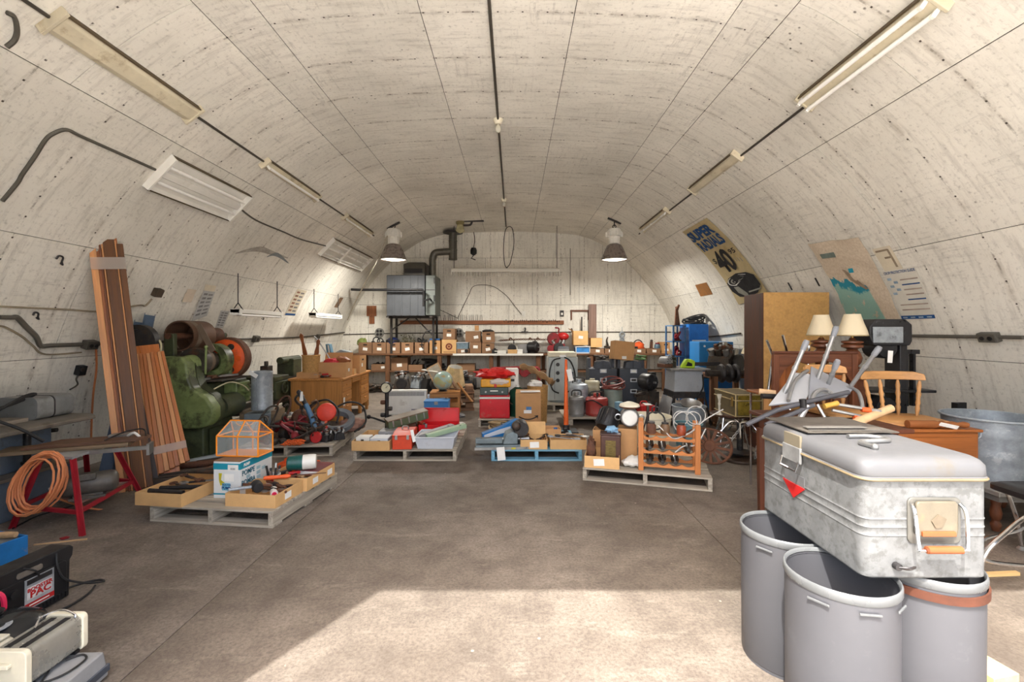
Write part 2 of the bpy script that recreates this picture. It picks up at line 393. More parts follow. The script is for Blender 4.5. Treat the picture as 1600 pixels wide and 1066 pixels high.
# front wall round the open doorway the daylight comes through
DL, DR, DH = -1.845, 3.0, 3.8
mbf = MB()
for cl in (((DL, 0, -1, 0),), ((DR, 0, 1, 0),), ((DL, 0, 1, 0), (DR, 0, -1, 0), (0, DH, 0, 1))):
    poly = ARCHP
    for q in cl: poly = clip(poly, *q)
    mbf.prism(poly, YF - .12, YF)
struct(O('wall_front', mbf, SHEET, flat=True))
# floor
def concrete(name, a, b):
    k = NT(name); co = k.n('NewGeometry').outputs['Position']
    n1 = k.noise(co, .55, 6, .62); n2 = k.noise(co, 3.2, 8, .7); n3 = k.noise(co, 55, 6, .8)
    mp = k.n('Mapping'); mp.inputs['Scale'].default_value = (1, 3.5, 1); mp.inputs['Rotation'].default_value = (0, 0, .5); k.l(co, mp.inputs[0])
    n4 = k.noise(mp.outputs[0], 2.0, 8, .72)
    col = k.mix(k.ramp(n1, .36, .66), a, b)
    col = k.mix(k.ramp(n2, .44, .66, 0, .6), col, c(84, 75, 67))
    col = k.mix(k.ramp(n4, .56, .74, 0, .55), col, c(168, 158, 144))
    col = k.mix(k.ramp(n3, .42, .68, .0, .75), col, c(70, 62, 54))
    vo = k.n('TexVoronoi', i_Scale=7.0); k.l(co, vo.inputs['Vector'])
    col = k.mix(k.math('MULTIPLY', k.ramp(vo.outputs['Distance'], .03, .07, 1, 0), k.ramp(n2, .5, .55, 0, .7)), col, c(190, 178, 160))
    k.l(col, k.b.inputs['Base Color']); k.l(k.ramp(n2, .3, .7, .55, .8), k.b.inputs['Roughness']); k.b.inputs['Specular IOR Level'].default_value = .3
    bp = k.n('Bump', i_Strength=.35, i_Distance=.006); k.l(n3, bp.inputs['Height']); k.l(bp.outputs[0], k.b.inputs['Normal']); return k.m
CONC = concrete('stained_concrete', c(100, 90, 80), c(144, 133, 121)); DUSTY = concrete('dusty_concrete', c(112, 102, 92), c(158, 147, 135))
FLO = struct(O('floor', MB().bx(-4.8, 4.6, YF - .12, YB, -.12, -.006), mat('joint_fill', c(126, 112, 98), .9), flat=True))
_fx, _fy = [-4.75, -1.68, 1.45, 4.55], [YF - .12, 3.73, 6.8, 9.4, YB]
for i in range(3):
    for j in range(4):
        O('slab', MB().bx(_fx[i] + .003, _fx[i+1] - .003, _fy[j] + .003, _fy[j+1] - .003, -.03, 0), DUSTY if i == 0 else CONC, FLO, bevel=.0025)
YARD = mat('yard_bounce_white', c(228, 222, 212), .9, 0, .05, 2, .2)  # unseen ground outside, whitened to bounce daylight up onto the ceiling
struct(O('ground', MB().bx(-30, 30, -40, YF - .121, -.2, -.005), YARD, flat=True))
# ------------------------------------------------------------------ lamps and wiring on the liner
TUBEG = mat('lamp_tube_glass', c(246, 245, 240), .3, 0, .02, 3, 0)
FIX = mat('lamp_enamel', c(214, 204, 178), .45, 0, .12, 4, .05, c(150, 124, 84), 5, .5, .56)
FIXW = mat('lamp_enamel_white', c(232, 230, 222), .4, 0, .05, 4, .03, c(180, 168, 140), 5, .3, .62)
CON = mat('grey_conduit', c(96, 92, 84), .55, .2, .2, 6, .05)
CONB = mat('dark_conduit', c(72, 66, 58), .6, .2, .2, 6, .05)
def strip(label, a, b, w=.13, tubes=2, gap=.045, h=.055, name='strip_light', m=None, group=None, endw=None):
    (s0, y0), (s1, y1) = arch(*a), arch(*b); s = (s0 + s1) / 2
    if y0 > y1: y0, y1 = y1, y0
    t = T(name, label, 'light fixture', mat=frame(s, (y0 + y1) / 2, .009), group=group); L = (y1 - y0) / 2; m = m or FIX
    O('housing', MB().prism([(-w/2, .0), (w/2, .0), (w/2, h*.5), (w*.28, h), (-w*.28, h), (-w/2, h*.5)], -L, L), m, t, bevel=.003)
    for e in (-1, 1):
        q = O('end_cap', MB().bx(-w*.62, w*.62, e*L - .012, e*L + .012, .0, h*1.2), m, t, bevel=.004)
        for k in range(tubes):
            x = (k - (tubes-1)/2) * gap * 2
            O('lamp_holder', MB().bx(x - .014, x + .014, e*(L - .03) - .012, e*(L - .03) + .012, h*.5, h + .06), FIXW, q, bevel=.003)
    sg = 1 if s < 0 else -1; O('dark_edge_bar', MB().bx(sg*w*.5 - .006, sg*w*.5 + .006, -L, L, 0, h*.9), mat('dark_brown_edge', c(92, 78, 56), .7), t)  # dark brown bar along the edge facing the crown
    if tubes:
        src = O('tube', MB().cyl((0, -L + .04, 0), (0, L - .04, 0), .017, n=10), TUBEG, t); src.location = (-(tubes-1) * gap, 0, h + .036)
        for k in range(1, tubes): share(src, 'tube', t, ((k - (tubes-1)/2) * gap * 2, 0, h + .036))
    return t
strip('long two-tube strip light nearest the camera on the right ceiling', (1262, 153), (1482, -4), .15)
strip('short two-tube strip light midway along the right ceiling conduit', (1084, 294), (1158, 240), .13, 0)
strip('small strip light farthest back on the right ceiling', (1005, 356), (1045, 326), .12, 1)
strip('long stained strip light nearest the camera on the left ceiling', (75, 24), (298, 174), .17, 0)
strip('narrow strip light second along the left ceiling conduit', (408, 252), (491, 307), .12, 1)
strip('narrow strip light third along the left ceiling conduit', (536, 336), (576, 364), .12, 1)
def troffer(label, a, b, w, tubes, cross=False):
    (s0, y0), (s1, y1) = arch(*a), arch(*b); s = (s0 + s1) / 2; L = abs(y1 - y0) / 2
    t = T('open_tray_light', label, 'light fixture', mat=frame(s, (y0 + y1) / 2, .009))
    O('pan', MB().prism([(-w/2, .05), (-w/2 + .03, .012), (-.05, .012), (-.03, .05), (.03, .05), (.05, .012), (w/2 - .03, .012), (w/2, .05), (w/2 + .004, .05), (w/2 - .025, 0), (-w/2 + .025, 0), (-w/2 - .004, .05)], -L, L), FIXW, t)
    for e in (-1, 1): O('end_plate', MB().prism([(-w/2 - .01, 0), (w/2 + .01, 0), (w/2, .075), (-w/2, .075)], e*L - .012, e*L + .012), FIXW, t, bevel=.003)
    for e in (-1, 1): O('edge_trim', MB().bx(e*(w/2 + .004) - .005, e*(w/2 + .004) + .005, -L, L, 0, .062), mat('dark_brown_edge', c(92, 78, 56), .7), t)  # shadow outline of the pan, put in as dark bars along both long edges
    for k in range(tubes):
        x = (k - (tubes-1)/2) * (w / tubes) * .95
        O('tube', MB().cyl((x, -L + .02, .055), (x, L - .02, .055), .017, n=10), TUBEG, t)
    if cross: O('crossbar', MB().bx(-w/2, w/2, L*.25 - .03, L*.25 + .03, .05, .085), FIXW, t, bevel=.003)
    return t
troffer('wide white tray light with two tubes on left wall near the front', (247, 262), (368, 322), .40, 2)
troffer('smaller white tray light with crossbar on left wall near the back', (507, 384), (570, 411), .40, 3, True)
def wpath(pxs, off=.012, n=6): return cr([surf(*arch(*p), off + .009) for p in pxs], n)
def run(label, pxs, r, m, name='conduit', cat='conduit', n=6): return S(name, label, cat, MB().tube(wpath(pxs, r), r, n), m)
def along(s, y0, y1, off): return [surf(s, y0 + (y1 - y0) * i / 6, off + .009) for i in range(7)]
sL = arch(350, 210)[0]; sR = arch(1205, 200)[0]; sC = arch(781, 180)[0]
S('conduit', 'thin conduit joining the strip lights along the left ceiling', 'conduit', MB().tube(along(sL, 1.2, 9.5, .012), .012), CONB)
S('conduit', 'thin conduit joining the strip lights along the right ceiling', 'conduit', MB().tube(along(sR, 1.2, 9.5, .012), .012), CONB)
S('conduit', 'straight dark conduit down the middle of the ceiling', 'conduit', MB().tube(along(sC, 1.2, 11.2, .014), .014), CONB)
def bulb(label, px):
    s, y = arch(*px); t = T('bare_bulb', label, 'bulb', mat=frame(s, y, .009))
    O('porcelain_base', MB().lathe([(0, .06), (.035, .06), (.045, .04), (.055, .02), (.06, 0)], 16), CREAM, t)
    O('bulb', MB().lathe([(.013, .055), (.014, .07), (.03, .10), (.034, .125), (.028, .15), (.012, .163), (0, .165)], 14), glass('bulb_glass', c(226, 222, 204), .08, .5), t)
bulb('bare glass bulb in socket midway along the middle ceiling conduit', (780, 186))
bulb('bare glass bulb in socket at the far part of the middle ceiling conduit', (787, 310))
run('grey flexible cable curving over left wall to the wide tray light', [(0, 311), (20, 285), (36, 262), (52, 238), (64, 218), (78, 207), (95, 204), (120, 211), (160, 229), (238, 263)], .014, CON, 'flexible_cable', 'cable')
run('grey cable loop at the upper left corner of the ceiling', [(0, 18), (14, 26), (24, 40), (20, 55), (0, 73)], .014, CON, 'flexible_cable', 'cable')
run('grey cable between the two white tray lights on the left wall', [(368, 322), (400, 340), (440, 362), (470, 372), (508, 384)], .011, CON, 'flexible_cable', 'cable')
# side wall conduits at about eye level
run('thick grey conduit bending down to the outlet box on left wall', [(-6, 489), (14, 490), (22, 493), (36, 508), (50, 526), (60, 532), (76, 533), (124, 533)], .022, CON)
run('tan cable strung along the left wall to a small dark box', [(-6, 480), (40, 484), (100, 486), (160, 481), (212, 478), (226, 472), (236, 464)], .010, mat('tan_cable', c(150, 138, 116), .6), 'wall_cable', 'cable')
run('sagging tan cable below the thick conduit on left wall', [(-6, 502), (5, 504), (30, 526), (48, 540), (70, 546), (126, 545)], .009, mat('tan_cable', c(150, 138, 116), .6), 'wall_cable', 'cable')
run('dark conduit along the left wall behind the green lathe', [(146, 537), (200, 538), (320, 531), (395, 527), (470, 524), (536, 521)], .016, CONB)
run('dark conduit along the right wall behind the blue cabinets', [(1052, 521), (1100, 523), (1160, 523)], .016, CONB)
run('thick grey conduit along the right wall to the outlet box', [(1426, 524), (1480, 525), (1536, 526), (1570, 525), (1604, 525)], .018, CON)
def wbox(name, label, px, w, h, dp, m=CON, sockets=0):
    s, y = arch(*px); t = T(name, label, 'outlet box' if sockets else 'electrical box', mat=frame(s, y, .009))
    O('body', MB().bx(-h/2, h/2, -w/2, w/2, 0, dp), m, t, bevel=.006)
    q = O('cover', MB().bx(-h/2*.9, h/2*.9, -w/2*.92, w/2*.92, dp, dp + .006), m, t, bevel=.002)
    for k in range(sockets): O('socket', MB().cyl((0, (k - (sockets-1)/2) * w*.42, dp + .005), (0, (k - (sockets-1)/2) * w*.42, dp + .012), min(w, h)*.22, n=12), BLACK, q)
    return t
wbox('outlet_box', 'grey outlet box at the end of the thick conduit on left wall', (134, 538), .13, .09, .07, CON, 2)
wbox('outlet_box', 'grey double outlet box on the right wall conduit', (1552, 525), .16, .085, .05, CON, 2)
wbox('junction_box', 'small dark box with tan cable high on the left wall', (239, 459), .10, .10, .06, mat('brown_box', c(76, 64, 52), .7))
wbox('outlet_box', 'grey outlet box above the orange lathe chuck on left wall', (397, 527), .14, .11, .06, CON, 1)
wbox('outlet_box', 'small grey outlet box on left wall near the basket', (495, 524), .12, .10, .05, CON, 1)
# plug and orange lead on the left wall
s_, y_ = arch(120, 578)
t = T('plug_adapter', 'black plug adapter hanging by short tan lead on left wall', 'plug', mat=frame(s_, y_, .009))
O('body', MB().bx(-.05, .05, -.04, .04, 0, .06), BLACK, t, bevel=.006); O('dial', MB().cyl((.02, .02, .06), (.02, .02, .075), .02), DARK, t)
O('lead', MB().tube(cr([(-.05, 0, .02), (-.1, .01, .02), (-.16, -.02, .02), (-.2, .06, .03)], 5), .008), CON, t)
ORC = mat('orange_cord', c(222, 140, 92), .55, 0, .12, 6, 0)
run('orange lead dropping from outlet box down the left wall', [(144, 542), (146, 580), (142, 620), (139, 672), (140, 700)], .009, ORC, 'power_lead', 'cord')
def hook(label, px, k=1.0):
    s, y = arch(*px); t = S('wall_hook', label, 'hook', MB().tube(cr([(0, -.05*k, .01), (.0, -.03*k, .05), (.03*k, 0, .06), (.07*k, .0, .05), (.08*k, .04*k, .05), (.05*k, .06*k, .06)], 5), .008), DARK); t.matrix_world = frame(s, y, .009)
hook('black iron hook on left wall left of the tall wood planks', (80, 413)); hook('black iron hook below the tan cable on left wall', (45, 497), .8)
hook('small wire hook on the left wall between hanging strip light and outlet box', (404, 500), .6)
# ------------------------------------------------------------------ hanging strip lights on the left
def hanging(label, top, end0, end1, top2):
    s, d = arch(*top); p = surf(s, d, .009); z0 = H - (end0[1] - CY) / F * d; x = p.x + .04
    d2 = x * F / (end1[0] - CX); L = d2 - d
    t = T('hanging_strip_light', label, 'light fixture', (x, d, z0))
    O('housing', MB().bx(-.07, .07, 0, L, -.03, .03), FIXW, t, bevel=.006)
    for yy in (.03, L - .03):
        q = O('end_cap', MB().bx(-.075, .075, yy - .03, yy + .03, -.06, .035), FIXW, t, bevel=.006)
    for k in (-1, 1): O('tube', MB().cyl((k*.045, .06, -.055), (k*.045, L - .06, -.055), .017, n=10), TUBEG, t)
    for yy, px in ((.08, top), (L - .06, top2)):
        zt = surf(s, 0).z - z0 + .05
        O('chain', MB().tube([(-.07, yy, .02), (0, yy, .12), (0, yy, zt)], .008, 5).tube([(.07, yy, .02), (0, yy, .12)], .008, 5), DARK, t)
hanging('white hanging strip light on chains over the green lathe', (363, 428), (360, 486), (436, 492), (433, 445))
hanging('short brown stained hanging strip light near the back left corner', (483, 457), (482, 491), (530, 495), (519, 463))
# ------------------------------------------------------------------ high bay lamps
REFL = mat('prismatic_reflector', c(132, 122, 116), .3, .2, .1, 20, .1)
LENS = glow('high_bay_lens', c(255, 244, 222), 1.6)
def highbay(label, px, cord=None):
    s, d = arch(*px); p = surf(s, d, .009); zc = H + (516 - 395) / F * d; t = T('high_bay_lamp', label, 'lamp', (p.x, d, 0)); z = p.z
    k = zc + .05
    O('mounting_plate', MB().rb((0, 0, z - .02), (.30, .06, .03), (0, math.atan2(surf(s+.05).z - surf(s-.05).z, .1) * -1, 0)), DARK, t)
    O('hook', MB().cyl((0, 0, z - .02), (0, 0, k + .5), .012).tor((0, 0, k + .5), .035, .01, 'y'), DARK, t)
    q = O('ballast_housing', MB().lathe([(0, k + .45), (.12, k + .45), (.14, k + .42), (.16, k + .36), (.16, k + .3), (.12, k + .28), (.12, k + .14), (.1, k + .12), (0, k + .12)], 10), WHITEP, t, ang=30)
    for i in range(8):
        a = 2*math.pi*i/8; O('fin', MB().rb((.165*math.cos(a), .165*math.sin(a), k + .33), (.03, .012, .1), (0, 0, a)), WHITEP, q)
    O('reflector', MB().lathe([(.10, k + .13), (.15, k + .1), (.20, k), (.245, k - .12), (.275, k - .2), (.28, k - .21), (.27, k - .2), (.24, k - .12), (.195, k), (.145, k + .09), (.09, k + .11)], 28), REFL, t)
    O('lens', MB().lathe([(0, k - .215), (.15, k - .21), (.262, k - .185)], 28), LENS, t)
    li = bpy.data.lights.new('lamp_light', 'AREA'); li.shape = 'DISK'; li.size = .5; li.energy = LAMP_W; li.color = (1, .95, .87); li.spread = R(175)
    lo = bpy.data.objects.new('lamp_light', li); COL.objects.link(lo); lo.parent = t; lo.location = (0, 0, k - .225)
    if cord: O('cord', MB().tube(cr([Vector((-.05, -.05, k + .4)), Vector((-.12, -.1, k + .25))] + [at(*q_) - Vector((p.x, d, 0)) for q_ in cord], 6), .012), mat('grey_cord', c(176, 168, 150), .6), t)
highbay('high bay lamp with white ballast hanging on the left side', (613, 351), [(590, 405, 9.3), (576, 432, 9.2), (556, 470, 9.4), (543, 500, 9.8)])
highbay('high bay lamp with white ballast hanging on the right side', (962, 344))
# ------------------------------------------------------------------ louvred light over the bench
p = at(790, 425, 10.8); t = T('louvred_light', 'long louvred light hanging on wires above the back bench', 'light fixture', (-.2, 10.8, p.z))
O('housing', MB().prism([(-.14, -.015), (-.11, .05), (-.06, .08), (.06, .08), (.11, .05), (.14, -.015), (.13, -.015), (.1, .045), (-.1, .045), (-.13, -.015)], -1.26, 1.26, 'x'), FIXW, t)
for e in (-1, 1): O('end_plate', MB().prism([(-.16, -.085), (-.11, .05), (-.06, .08), (.06, .08), (.11, .05), (.16, -.085)], e*1.265 - .006, e*1.265 + .006, 'x'), FIXW, t)
src = O('louvre_blade', MB().prism([(-.15, -.09), (-.11, .0), (.11, .0), (.15, -.09)], -.003, .003, 'x'), FIXW, t); src.location = (-1.2, 0, 0)
for i in range(1, 36): share(src, 'louvre_blade', t, (-1.2 + i*2.4/35, 0, 0))
for k in (-1, 1): O('tube', MB().cyl((-1.2, k*.06, .02), (1.2, k*.06, .02), .017, n=10), TUBEG, t)
for x in (-1.22, 1.22): O('hanging_wire', MB().tube([(x, 0, .07), (x, 0, surf(0).z - p.z - .1)], .008, 5), DARK, t)
O('power_cord', MB().tube(cr([(.05, 0, .08), (-.02, .1, .2), (-.05, .15, .6), (0, .2, 1.05), (.15, .15, 1.08), (.2, .1, .7), (.12, .05, .25), (.05, .02, .12), (.0, 0, .08)], 6), .01), DARK, t)
# ------------------------------------------------------------------ heater on its stand, flue, pipe
HG = mat('heater_grey', c(66, 69, 73), .55, .0, .15, 5, .05, c(70, 68, 66), 4, .4, .57)
HL = mat('heater_panel', c(104, 110, 105), .5, .1, .12, 5, .05)
dH = 10.9; t = T('wall_heater', 'large grey unit heater mounted high on the back wall', 'heater', (at(634, 495, dH).x, 11.3, 0))
O('cabinet', MB().bx(-.46, .46, -.4, .45, 1.84, 2.82), HG, t, bevel=.015)
for x in (-.28, -.1, .1, .28): O('panel_rib', MB().bx(x - .012, x + .012, -.412, -.4, 1.86, 2.8), HG, t)
q = O('control_panel', MB().bx(.47, .70, -.36, .40, 1.86, 2.82), HL, t, bevel=.01)
O('panel_seam', MB().bx(.475, .695, -.366, -.36, 2.46, 2.48), DARK, q)
for z in (2.2, 2.62): O('vent_slot', MB().bx(.66, .69, -.37, -.36, z, z + .14), BLACK, q)
q = O('blower_box', MB().prism([(-.08, 2.82), (-.08, 3.1), (.04, 3.14), (.44, 3.14), (.44, 2.82)], -.3, .3), mat('blower_dark', c(70, 66, 58), .5, .2), t, bevel=.01)
O('opening', MB().bx(-.05, .38, -.31, -.3, 2.88, 2.99), BLACK, q)
FL = mat('flue_pipe', c(108, 106, 98), .4, .6, .25, 8, .05)
zt = 3.42
O('flue_pipe', MB().tube(cr([(.56, .05, 2.8), (.56, .05, 3.15), (.56, .05, zt - .15), (.62, .05, zt), (.8, .05, zt + .03), (1.05, .05, zt + .04)], 6), .085, 14), FL, t)
q = O('flue_tee', MB().cyl((1.07, .05, 3.25), (1.07, .05, 3.92), .10, n=16), FL, t)
for z in (3.27, 3.5, 3.72): O('band', MB().tor((1.07, .05, z), .102, .01, 'z'), FL, q)
O('ceiling_plate', MB().cyl((1.07, .05, 3.92), (1.07, .05, 3.945), .25), DARK, t)
STD = mat('black_angle_iron', c(52, 48, 45), .6, .2, .2, 5, .05)
for x in (-.44, .6):
    for y in (-.05, .455): O('stand_leg', MB().bx(x - .025, x + .025, y - .025, y + .025, .921, 1.84), STD, t)
    O('stand_rail', MB().bx(x - .03, x + .03, -.4, .45, 1.80, 1.84), STD, t)
O('stand_rail', MB().bx(-.5, .7, -.08, -.02, 1.79, 1.84), STD, t)
O('brace', MB().bar((-.44, -.05, 1.5), (.0, -.05, 1.8), .03, .03), STD, t); O('brace', MB().bar((.6, -.05, 1.35), (.16, -.05, 1.8), .03, .03), STD, t)
O('hanging_hose', MB().tube(cr([(.56, -.07, 1.5), (.42, -.09, 1.46), (.34, -.09, 1.3), (.32, -.09, 1.1), (.36, -.09, 1.05)], 5), .014), BLACK, t)
px0 = at(553, 453, 10.7)
S('gas_pipe', 'black gas pipe running across the front of the grey heater', 'pipe', MB().tube([surf(arch(548, 452)[0], 10.75, .05), at(560, 453, 10.75), at(660, 453, 10.75), at(662, 455, 10.75), at(662, 479, 10.75)], .03, 8).tube([at(662, 470, 10.75), at(672, 467, 10.8), at(674, 470, 10.9)], .022, 8), BLACK)
# explosion-proof lamp and small wall things on the end wall
p = at(719, 356, 10.6); t = T('caged_lamp', 'brass coloured glass jar lamp on arm beside the flue', 'lamp', p)
O('arm', MB().tube(cr([(.03, 0, .06), (.2, 0, .06), (.26, 0, .1), (.3, 0, .25), (.3, 0, surf(0).z - p.z - .02)], 5), .025, 8), DARK, t)
O('plate', MB().bx(.0, .55, -.05, .05, surf(0).z - p.z - .04, surf(0).z - p.z - .012), DARK, t)
O('cap', MB().lathe([(0, .22), (.09, .2), (.1, .1), (.07, .06)], 16), mat('brass_dull', c(150, 138, 96), .45, .4), t)
O('jar', MB().lathe([(.075, .06), (.09, -.02), (.11, -.06), (.08, -.1), (0, -.13)], 16), mat('jar_glass_dull', c(186, 178, 140), .2, 0), t)
p = at(740, 393, 11.78); t = T('bell', 'round black bell hanging by a cord on the back wall', 'bell', p)
O('gong', MB().lathe([(0, .1), (.06, .09), (.085, .03), (.08, -.06), (.03, -.1), (0, -.1)], 14), BLACK, t)
O('hammer', MB().tube([(0, 0, -.1), (-.06, 0, -.18), (.05, 0, -.22)], .015, 6), DARK, t)
O('cord', MB().tube(cr([(0, 0, .1), (.03, 0, .3), (.0, 0, .5), (-.06, 0, .72)], 5), .01, 5), CONB, t)
def bline(label, pts, r=.007, name='wall_wire', m=CONB): S(name, label, 'wire', MB().tube(cr([at(x, y, YB - .012 - r) for x, y in pts], 5), r, 5), m)
bline('thin drooping wire between the nail rail and outlet on the back wall', [(715, 497), (724, 478), (732, 462), (741, 447), (768, 447), (790, 461), (804, 478), (817, 494)])
bline('thin wire slanting down from heater to the nail rail', [(682, 482), (700, 490), (716, 498)])
bline('thin vertical wire on back wall right of the louvred light', [(891, 388), (891, 440), (891, 461)], .008)
bline('thin horizontal conduit along the back wall above the bench', [(536, 523), (620, 521), (760, 520), (900, 519), (1048, 519)], .012, 'wall_conduit')
BRN = wood('rust_brown_board', c(138, 84, 50), 'x', .4); BRNZ = wood('rust_brown_board', c(138, 84, 50), 'z', .4)
def bboard(name, label, x0, x1, y0, y1, m, th=.03):
    a, b = at(x0, y1, YB - .03), at(x1, y0, YB - .03); return S(name, label, 'board', MB().bx(0, b.x - a.x, 0, th, 0, b.z - a.z), m, (a.x, YB - .0095 - th, a.z), bevel=.004)
rail = T('nail_rail', 'long brown rail of nails on the back wall above the boxes', 'rail', at(625, 507, YB - .05))
O('board', MB().bx(0, (880-625)/F*YB, 0, .035, 0, .10), BRN, rail, bevel=.004)
src = O('nail', MB().cyl((0, .01, 0), (0, -.015, .17), .005, n=5), DARK, rail); src.location = (.75, 0, .08)
for i in range(1, 26): share(src, 'nail', rail, (.75 + i*.055 + random.uniform(-.012, .012), 0, .08), (0, random.uniform(-.15, .15), 0))
src = O('hook', MB().cyl((0, .01, 0), (0, -.03, .05), .008, n=5), DARK, rail); src.location = (2.7, 0, .05)
for i in range(1, 28): share(src, 'hook', rail, (2.7 + i*.053, 0, .05 + random.uniform(-.02, .03)))
bboard('wall_board', 'brown board nailed upright near the back left corner', 573, 588, 478, 494, BRNZ); bboard('wall_board', 'narrow brown strip below the upright board, back left corner', 577, 585, 494.2, 506, BRNZ)
t = T('old_plank', 'weathered upright plank leaning at back wall above boxes', 'plank', at(926, 553, 11.72))
O('board', MB().bx(-.10, .10, 0, .035, .25, 1.28), wood('grey_red_plank', c(140, 112, 100), 'z', .4), t, bevel=.006); O('lower_board', MB().bx(-.09, .09, -.005, .03, 0, .26), BRNZ, t, bevel=.006)
bf = T('wall_bracket', 'brown wooden bracket frame on back wall beside the plank', 'bracket', at(906, 500, YB - .06))
O('rail', MB().bx(-.24, .24, 0, .05, .22, .26), WALW, bf); 
for x in (-.23, .21): O('peg', MB().bx(x, x + .03, 0, .05, -.0, .22), WALZ, bf)
for px_, lb in (((818, 491), 'white outlet plate on back wall at the wire end'), ((878, 490), 'dark switch box with white toggle on back wall')):
    p = at(*px_, YB - .03); t = T('wall_switch', lb, 'switch', p); O('plate', MB().bx(-.05, .05, 0, .02, -.08, .08), WHITEP if px_[0] < 850 else DARK, t, bevel=.004); O('toggle', MB().bx(-.025, .025, -.02, .0, -.04, .02), WHITEP, t, bevel=.004)
p = at(820, 518, YB - .05)
S('wall_clip', 'small black clip lamp on back wall above the bench', 'clip', MB().bx(-.09, .09, -.02, .04, -.03, .0).tube([(0, 0, 0), (.02, 0, .06), (.0, 0, .1)], .02, 6), DARK, p)
# sprays of round outlet covers on the back wall conduit
for px_, lb in (((593, 520), 'left round four-way outlet cover on back wall conduit'), ((717, 520), 'right round four-way outlet cover on back wall conduit')):
    p = at(*px_, YB - .03); t = T('round_outlet', lb, 'outlet', p)
    O('disc', MB().cyl((0, -.02, 0), (0, .018, 0), .12, n=18), mat('outlet_grey', c(128, 126, 120), .5), t)
    for a in range(4): O('socket', MB().cyl((.06*math.cos(a*math.pi/2+.8), -.03, .06*math.sin(a*math.pi/2+.8)), (.06*math.cos(a*math.pi/2+.8), -.02, .06*math.sin(a*math.pi/2+.8)), .035, n=10), BLACK, t)
# ------------------------------------------------------------------ posters on the curved walls
def poster(name, label, cs, m, off=.013, th=.0012, nu=6, nv=14, wob=.0, parent=None, seed=1):
    q = [arch(*p) for p in cs]
    def fn(u, v, o=0.0):
        s = (q[0][0]*(1-u) + q[1][0]*u)*(1-v) + (q[3][0]*(1-u) + q[2][0]*u)*v
        y = (q[0][1]*(1-u) + q[1][1]*u)*(1-v) + (q[3][1]*(1-u) + q[2][1]*u)*v
        w = wob * (.6 + .7*noise.noise(Vector((u*3.1 + seed, v*7.0, seed)))) if wob else 0
        return surf(s, y, off + w + o)
    vs, fs, N = [], [], nu + 1
    for k in (th, 0):
        for j in range(nv+1):
            for i in range(nu+1): vs.append(fn(i/nu, j/nv, k))
    M_ = N * (nv+1)
    for j in range(nv):
        for i in range(nu): a = j*N + i; fs += [(a, a+1, a+N+1, a+N), (M_+a+N, M_+a+N+1, M_+a+1, M_+a)]
    for i in range(nu): fs += [(i+1, i, M_+i, M_+i+1), (nv*N+i, nv*N+i+1, M_+nv*N+i+1, M_+nv*N+i)]
    for j in range(nv): fs += [(j*N, j*N+N, M_+j*N+N, M_+j*N), (j*N+nu+N, j*N+nu, M_+j*N+nu, M_+j*N+nu+N)]
    mb = MB().add(vs, fs); mb.uv = [(i/nu, j/nv) for k in (0, 1) for j in range(nv+1) for i in range(nu+1)]
    if parent: o = O(name, mb, m, parent, ang=60)
    else: o = tag(O(name, mb, m, ang=60), label, 'poster')
    return o, fn
def patch(name, fn, u0, u1, v0, v1, m, parent, o=.003, n=4, poly=None):
    vs, fs = [], []
    if poly: vs = [fn(u, v, o) for u, v in poly]; fs = [tuple(range(len(poly)))]
    else:
        for j in range(n+1):
            for i in range(n+1): vs.append(fn(u0 + (u1-u0)*i/n, v0 + (v1-v0)*j/n, o))
        for j in range(n):
            for i in range(n): a = j*(n+1) + i; fs.append((a, a+1, a+n+2, a+n+1))
    return O(name, MB().add(vs, fs), m, parent, ang=60)
def ptext(s, fn, u, v, su, sv, m, parent, size=1.0, o=.004, bold=0):
    return text('lettering', s, size, m, parent, None, fn=lambda k: fn(u + k.x*su, v - k.y*sv, o), ext=0, bold=bold)
BCL = mat('yellowed_cloth', c(204, 186, 142), .85, 0, .14, 4, .1, c(166, 142, 96), 4, .5, .55)
INKB = mat('blue_ink', c(26, 74, 128), .8, 0, .15, 8, 0); INKK = mat('black_ink', c(24, 24, 26), .8, 0, .1, 8, 0)
INKG = mat('grey_ink', c(150, 150, 140), .8, 0, .2, 8, 0); TEAL = mat('teal_ink', c(126, 186, 178), .85, 0, .25, 6, .1); DTEAL = mat('deep_teal_ink', c(34, 142, 164), .85, 0, .2, 6, .1)
o, fn = poster('tyre_banner', 'yellowed cloth tyre banner reading SUPER RADIALS on right wall', [(1066, 359), (1107, 339), (1204, 458), (1157, 476)], BCL, .014, wob=.02, nv=24, nu=8)
ptext('SUPER', fn, .46, .115, .30, .165, INKB, o, 1, .012, .045); ptext('RADIALS', fn, .5, .26, .215, .17, INKB, o, 1, .012, .045)
ptext('40', fn, .46, .51, .50, .36, INKK, o, 1, .014, .03); ptext('$', fn, .17, .46, .25, .09, INKK, o, 1, .014); ptext('95', fn, .86, .43, .2, .08, INKK, o, 1, .014, .02)
for i in range(3): patch('small_print', fn, .78 + i*.07, .80 + i*.07, .50 + i*.012, .55 + i*.012, INKG, o, .014, 1)
def disc(u, v, ru, rv, n=20, u1=0): return [(u + ru*math.cos(2*math.pi*i/n), v + rv*math.sin(2*math.pi*i/n)) for i in range(n)]
tyre = patch('printed_tyre', fn, 0, 0, 0, 0, INKK, o, .016, poly=[(.05, .74), (.2, .69), (.5, .665), (.8, .69), (.95, .74), (.97, .86), (.8, .93), (.5, .955), (.2, .92), (.06, .84)])
for (ru, rv, m, k) in ((.36, .058, PAPER, .018), (.32, .05, INKK, .019), (.25, .04, INKG, .020), (.2, .031, INKK, .021), (.15, .024, PAPER, .022), (.08, .012, INKK, .023)): patch('ring', fn, 0, 0, 0, 0, m, tyre, k, poly=disc(.46, .74, ru, rv))
